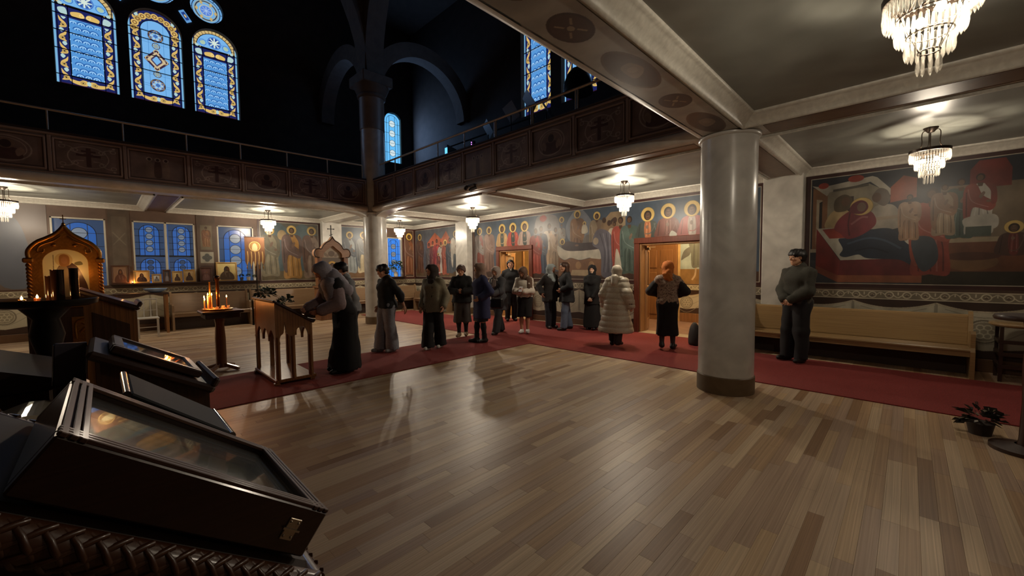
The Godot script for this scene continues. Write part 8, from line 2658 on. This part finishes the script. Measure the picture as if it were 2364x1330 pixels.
	for q in [[-0.02, 0.30, 1.14, 5, "bunch of white flowers with dark leaves at the top of the arched lectern, near end"], [0.02, -0.1, 1.13, 6, "bunch of white flowers along the top of the arched lectern, far end"], [0.16, 0.4, 1.03, 8, "sprig of leaves and white petals on the near edge of the lectern's slope"]]:
		var fl := thing("flower_bunch", q[4], "flowers", Vector3(lx + q[0], q[2] + 0.05, lz + q[1]), 0, "flowers on the arched lectern")
		var lm := MB.new()
		leafy(lm, Vector3(0, 0.02, 0), 0.09, 40, 0.06, q[3])
		part("leaves", lm, green, fl).set_meta("kind", "stuff")
		var pm := MB.new()
		leafy(pm, Vector3(0.02, 0.04, 0.03), 0.05, 34, 0.035, q[3] + 20)
		leafy(pm, Vector3(-0.03, 0.04, -0.05), 0.05, 34, 0.035, q[3] + 30)
		part("petals", pm, petal, fl).set_meta("kind", "stuff")
	# pointed icon shrine in front of the pilaster
	var sh := thing("icon_shrine", "wooden icon shrine with a three-lobed pointed roof and a cross on top", "shrine", Vector3(4.98, 0, -12.75))
	var wood := mat("shrine_wood", Color8(140, 92, 58), 0.4, 0, "wood_up", Vector3(3, 1, 3), {"coat": 0.3})
	part("base_cabinet", MB.new().bx(Vector3(-0.46, 0, -0.25), Vector3(0.46, 0.98, 0.2), 0.015).bx(Vector3(-0.5, 0.98, -0.28), Vector3(0.5, 1.03, 0.24), 0.012), wood, sh)
	for s in [-1.0, 1.0]: part("post", MB.new().bx(Vector3(s * 0.40 - 0.07, 1.03, -0.1), Vector3(s * 0.40 + 0.07, 1.92, 0.1), 0.012), wood, sh)
	var roofp := PackedVector2Array()
	var rr := curve2(V2([0.40, 1.9, 0.5, 1.92, 0.545, 2.02, 0.51, 2.13, 0.42, 2.17, 0.34, 2.16, 0.28, 2.26, 0.18, 2.36, 0.08, 2.42, 0.02, 2.5, 0.0, 2.54]), 4)
	for q in rr: roofp.append(q)
	for i in range(rr.size() - 2, -1, -1): roofp.append(Vector2(-rr[i].x, rr[i].y))
	var inner := curve2(V2([-0.28, 1.9, -0.27, 2.02, -0.2, 2.1, -0.1, 2.18, 0.0, 2.26, 0.1, 2.18, 0.2, 2.1, 0.27, 2.02, 0.28, 1.9]), 4)
	for q in inner: roofp.append(q)
	part("roof", MB.new().plate(roofp, 0.2, Vector3(0, 0, -0.1), Basis()), mat("shrine_roof", Color8(172, 132, 104), 0.45, 0, "wood_along", Vector3(1, 3, 3)), sh)
	var eg := PackedVector3Array()
	for q in rr: eg.append(Vector3(q.x, q.y, 0.1))
	for i in range(rr.size() - 2, -1, -1): eg.append(Vector3(-rr[i].x, rr[i].y, 0.1))
	part("roof_edge", MB.new().tube(eg, 0.018, 6), dk, sh)
	p = Pt.new(-0.3, 1.88, 0.3, 2.28, 200, Color8(188, 176, 156))
	p.ell(0, 2.02, 0.1, 0.09, Color8(128, 112, 98))
	for s in [-1.0, 1.0]: p.S([s * 0.08, 1.96, s * 0.2, 2.06, s * 0.22, 1.98, s * 0.12, 1.92], Color8(150, 136, 120))
	var tym := inner.duplicate()
	part("tympanum", MB.new().plate(tym, 0.02, Vector3(0, 0, -0.04), Basis(), Rect2(-0.3, 1.88, 0.6, 0.4)), pic("shrine_tympanum", p.tex(), 0.5), sh)
	p = Pt.new(-0.33, 1.03, 0.33, 1.9, 200, Color8(116, 102, 88))
	bust(p, 0.02, 1.03, 0.14, 1.66, Color8(96, 80, 70), Color8(104, 92, 82))
	part("icon_panel", MB.new().bx(Vector3(-0.33, 1.03, -0.06), Vector3(0.33, 1.9, -0.04)).plate(PackedVector2Array([Vector2(-0.33, 1.03), Vector2(0.33, 1.03), Vector2(0.33, 1.9), Vector2(-0.33, 1.9)]), 0.012, Vector3(0, 0, -0.04), Basis(), Rect2(-0.33, 1.03, 0.66, 0.87)), pic("shrine_icon", p.tex(), 0.4), sh)
	var xr := MB.new().bar(Vector3(0, 2.5, 0), Vector3(0, 2.88, 0), 0.022, 0.022).bar(Vector3(-0.09, 2.78, 0), Vector3(0.09, 2.78, 0), 0.02, 0.02).bar(Vector3(-0.05, 2.58, 0), Vector3(0.05, 2.62, 0), 0.018, 0.018)
	for q in [[0, 2.88], [-0.09, 2.78], [0.09, 2.78]]: xr.ball(Vector3(q[0], q[1], 0), Vector3(0.02, 0.02, 0.02), 8, 6)
	part("roof_cross", xr, blk, sh)
	# hanging banner on a pole
	var bn := thing("banner", "brown and gold church banner with fringed tails hanging from a pole", "banner", Vector3(3.0, 0, -13.08))
	part("pole", MB.new().tube(V3([0.03, 0.05, -0.03, 0.03, 2.5, -0.03]), 0.013, 10).lathe(V2([0, 0, 0.16, 0, 0.15, 0.03, 0.03, 0.07, 0, 0.07]), 16, Vector3(0.03, 0, -0.03)), blk, bn)
	part("crossbar", MB.new().tube(V3([-0.25, 2.46, 0, 0.27, 2.46, 0]), 0.011, 8), dk, bn)
	p = Pt.new(-0.24, 1.6, 0.24, 2.45, 240, Color8(112, 74, 44))
	for i in 30: p.line([-0.24 + 0.016 * i, 2.45, -0.235 + 0.016 * i, 1.6], 0.003, Color8(86, 54, 34), false)
	p.ring(0.0, 2.2, 0.13, 0.02, Color8(206, 168, 96)); p.ell(0, 2.2, 0.11, 0.11, Color8(150, 112, 60)); p.S([-0.06, 2.1, -0.05, 2.24, 0, 2.29, 0.05, 2.24, 0.06, 2.1], Color8(210, 190, 140))
	for x in [-0.18, -0.09, 0.0, 0.09, 0.18]: p.line([x, 2.06, x + 0.01, 1.9, x - 0.01, 1.64], 0.022, Color8(190, 154, 92))
	var bs := MB.new()
	bs.plate(V2([-0.24, 2.45, -0.24, 1.78, -0.2, 1.66, -0.15, 1.8, -0.1, 1.64, -0.04, 1.8, 0.0, 1.6, 0.05, 1.8, 0.1, 1.64, 0.15, 1.8, 0.2, 1.66, 0.24, 1.78, 0.24, 2.45]), 0.012, Vector3.ZERO, Basis(), Rect2(-0.24, 1.6, 0.48, 0.85))
	part("cloth", bs, pic("banner_cloth", p.tex(), 0.6), bn)
	var fg := MB.new()
	for x in [-0.2, -0.1, 0.0, 0.1, 0.2]: fg.lathe(V2([0, 0, 0.006, -0.005, 0.012, -0.02, 0.01, -0.09, 0, -0.09]), 8, Vector3(x, 1.66 if absf(x) > 0.05 else 1.61, 0.006))
	part("tassels", fg, gilt, bn)
	# ledge, icons and pots along the windows
	setting("window_ledge", MB.new().bx(Vector3(0.1, 1.2, ZL), Vector3(3.3, 1.235, ZL + 0.16), 0.008), dk, "dark ledge under the far windows")
	var dframe := mat("icon_frame_dark", Color8(70, 44, 30), 0.4)
	var gframe := mat("icon_frame_gold", Color8(176, 140, 84), 0.4, 0.5)
	n = 0
	for q in [[0.29, 0.34, 0.46, Color8(120, 92, 70), Color8(80, 52, 40), dframe, "dark brown framed icon at the left end of the ledge"], [0.675, 0.31, 0.33, Color8(206, 170, 110), Color8(48, 34, 30), gframe, "gold framed icon catching a warm glint, left on the ledge"], [0.96, 0.19, 0.23, Color8(196, 192, 184), Color8(112, 104, 100), gframe, "small white icon below the middle of the double window"], [1.165, 0.17, 0.34, Color8(70, 64, 66), Color8(120, 110, 108), dframe, "narrow dark icon below the window's centre post"], [1.375, 0.22, 0.3, Color8(190, 162, 110), Color8(70, 50, 40), gframe, "tan icon of a dark hooded figure, second from the right under the double window"], [1.63, 0.26, 0.34, Color8(176, 148, 104), Color8(64, 46, 38), gframe, "tan icon under the right end of the double window"], [2.0, 0.28, 0.4, Color8(92, 60, 52), Color8(120, 86, 80), dframe, "reddish dark icon below the quatrefoil panel"], [2.48, 0.5, 0.54, Color8(206, 186, 124), Color8(84, 66, 48), gframe, "largest gold icon with a dark hooded figure, before the single window"]]:
		icon(q[6], Vector3(q[0], 1.237, ZL + 0.1), q[1], q[2], q[3], q[4], q[5], n)
		n += 1
	for q in [[2.83, 0.05, Color8(60, 70, 90), "dark blue pot with a leafy plant right of the largest icon"], [3.0, 0.055, Color8(190, 184, 170), "pale pot with a leafy plant beside the banner pole"], [3.16, 0.04, Color8(226, 226, 222), "small white pot at the right end of the ledge"]]:
		var t := thing("potted_plant", q[3], "plant", Vector3(q[0], 1.237, ZL + 0.08), 0, "potted plants on the ledge")
		part("pot", MB.new().lathe(V2([0, 0, q[1] * 0.75, 0, q[1] * 0.75, 0, q[1], q[1] * 2.0, q[1] * 0.9, q[1] * 2.0, q[1] * 0.85, q[1] * 1.8, 0, q[1] * 1.8]), 18), mat("pot_%s" % (q[2] as Color).to_html(false), q[2], 0.4), t)
		var lm := MB.new()
		leafy(lm, Vector3(0, q[1] * 2.0 + 0.04, 0.0), 0.045, 44, 0.045, int(q[0] * 100))
		part("leaves", lm, green, t).set_meta("kind", "stuff")
	var fp2 := thing("potted_plant", "vase of leafy flowers before the narrow corner window, right of the far column", "plant", Vector3(7.8, 1.235, ZL + 0.1))
	part("pot", MB.new().lathe(V2([0, 0, 0.06, 0, 0.085, 0.08, 0.06, 0.17, 0.07, 0.19, 0, 0.17]), 18), mat("pot_pale", Color8(206, 196, 176), 0.4), fp2)
	var lm2 := MB.new()
	leafy(lm2, Vector3(0, 0.36, 0), 0.25, 110, 0.1, 77)
	part("leaves", lm2, green, fp2).set_meta("kind", "stuff")
	setting("window_ledge_001", MB.new().bx(Vector3(7.45, 1.2, ZL), Vector3(8.2, 1.235, ZL + 0.2), 0.008), dk, "dark ledge under the corner window")
	# table with a blue bowl, a white chair by it
	var wt := thing("side_table", "dark wooden side table under the double window", "table", Vector3(0.62, 0, -13.35))
	part("tabletop", MB.new().box(Vector3(0, 0.99, 0), Vector3(1.0, 0.04, 0.5), 0.01), dk, wt)
	for s in [[-1, -1], [1, -1], [-1, 1], [1, 1]]: part("leg", MB.new().bar(Vector3(s[0] * 0.45, 0, s[1] * 0.2), Vector3(s[0] * 0.45, 0.97, s[1] * 0.2), 0.06, 0.06, Vector3.BACK, 0.008), oakv, wt)
	solo("bowl", MB.new().lathe(V2([0, 0, 0.09, 0, 0.2, 0.06, 0.23, 0.1, 0.22, 0.1, 0.19, 0.07, 0.08, 0.015, 0, 0.015]), 28), mat("bowl_blue", Color8(150, 178, 214), 0.25), "wide pale blue bowl on the dark side table", "bowl", Vector3(0.88, 1.011, -13.3))
	var wc := thing("white_chair", "white barred chair beside the dark side table", "chair", Vector3(0.68, 0, -12.6))
	for x in [-0.17, -0.06, 0.06, 0.17]: part("back_bar" if absf(x) < 0.1 else "leg", MB.new().bar(Vector3(x, 0.0 if absf(x) > 0.1 else 0.46, -0.15), Vector3(x, 0.88, -0.18), 0.022, 0.022), white, wc)
	part("seat", MB.new().box(Vector3(0, 0.45, 0), Vector3(0.38, 0.03, 0.36), 0.008), white, wc)
	part("top_rail", MB.new().box(Vector3(0, 0.88, -0.18), Vector3(0.38, 0.03, 0.025), 0.006), white, wc)
	part("stretcher", MB.new().bar(Vector3(-0.17, 0.62, -0.165), Vector3(0.17, 0.62, -0.165), 0.016, 0.016), white, wc)
	part("stretcher", MB.new().bar(Vector3(-0.17, 0.25, 0.15), Vector3(0.17, 0.25, 0.15), 0.016, 0.016), white, wc)
	for x in [-0.17, 0.17]: part("leg", MB.new().bar(Vector3(x, 0, 0.15), Vector3(x, 0.44, 0.15), 0.022, 0.022), white, wc)
	# bag on the carpet by the doorway
	var bg := thing("backpack", "dark backpack standing on the carpet beside the near column", "bag", Vector3(8.0, 0.014, -2.93), 0.5)
	part("body", MB.new().lathe(curve2(V2([0, 0, 0.14, 0.0, 0.17, 0.06, 0.16, 0.2, 0.12, 0.34, 0.05, 0.42, 0, 0.43]), 3), 20, Vector3.ZERO, Basis(), TAU, 0.65), mat("bag_cloth", Color8(44, 36, 34), 0.8, 0, "cloth", Vector3(3, 3, 3)), bg)
	part("front_pocket", MB.new().ball(Vector3(0, 0.13, 0.09), Vector3(0.1, 0.1, 0.04), 14, 8), mats["bag_cloth"], bg)
	part("strap", MB.new().tube(curve3(V3([0.03, 0.41, 0, 0.16, 0.34, 0.06, 0.19, 0.18, 0.07, 0.14, 0.03, 0.06]), 4), 0.014, 6), mat("bag_strap", Color8(90, 76, 66), 0.7), bg)
	# right edge: low table, dark chair, and a dark wooden post stand with a plant at its foot
	var rt := thing("round_table", "small tan round-topped table on a dark slatted frame at the right edge", "table", Vector3(8.32, 0, 1.08))
	part("tabletop", MB.new().lathe(V2([0, 0.71, 0.27, 0.71, 0.3, 0.73, 0.3, 0.75, 0.28, 0.765, 0, 0.765]), 32), pewm, rt)
	for x in [-0.2, 0.2]:
		for z in [-0.2, 0.2]: part("leg", MB.new().bar(Vector3(x, 0, z), Vector3(x, 0.71, z), 0.034, 0.034), dk, rt)
	for y in [0.2, 0.36, 0.52]: part("slat", MB.new().bar(Vector3(-0.21, y, -0.2), Vector3(-0.21, y, 0.2), 0.03, 0.045), dk, rt)
	for y in [0.2, 0.36, 0.52]: part("slat", MB.new().bar(Vector3(-0.2, y, -0.21), Vector3(0.2, y, -0.21), 0.03, 0.045), dk, rt)
	var ps := thing("plant_stand", "tall dark wooden post stand at the right edge of the picture", "stand", Vector3(5.22, 0, 0.72))
	part("post", MB.new().lathe(V2([0.05, 0.04, 0.04, 0.1, 0.032, 0.4, 0.04, 0.7, 0.03, 0.95, 0.05, 1.08]), 20), dkv, ps)
	part("top", MB.new().lathe(V2([0, 1.08, 0.2, 1.08, 0.21, 1.1, 0.2, 1.12, 0, 1.12]), 28), dk, ps)
	part("foot", MB.new().lathe(V2([0, 0, 0.2, 0, 0.2, 0.03, 0.06, 0.06]), 24), dk, ps)
	var pp := thing("potted_plant", "dark leafy plant with pale blooms on the floor at the lower right", "plant", Vector3(5.5, 0, 0.50))
	part("pot", MB.new().lathe(V2([0, 0, 0.07, 0, 0.07, 0, 0.09, 0.11, 0.08, 0.11, 0, 0.1]), 20), mat("pot_dark", Color8(44, 32, 28), 0.5), pp)
	var lm3 := MB.new()
	leafy(lm3, Vector3(0, 0.13, 0), 0.13, 70, 0.08, 91)
	part("leaves", lm3, mat("leaf_dark", Color8(40, 34, 26), 0.6), pp).set_meta("kind", "stuff")
	var lm4 := MB.new()
	leafy(lm4, Vector3(0.0, 0.14, 0.02), 0.1, 26, 0.04, 93)
	part("petals", lm4, petal, pp).set_meta("kind", "stuff")
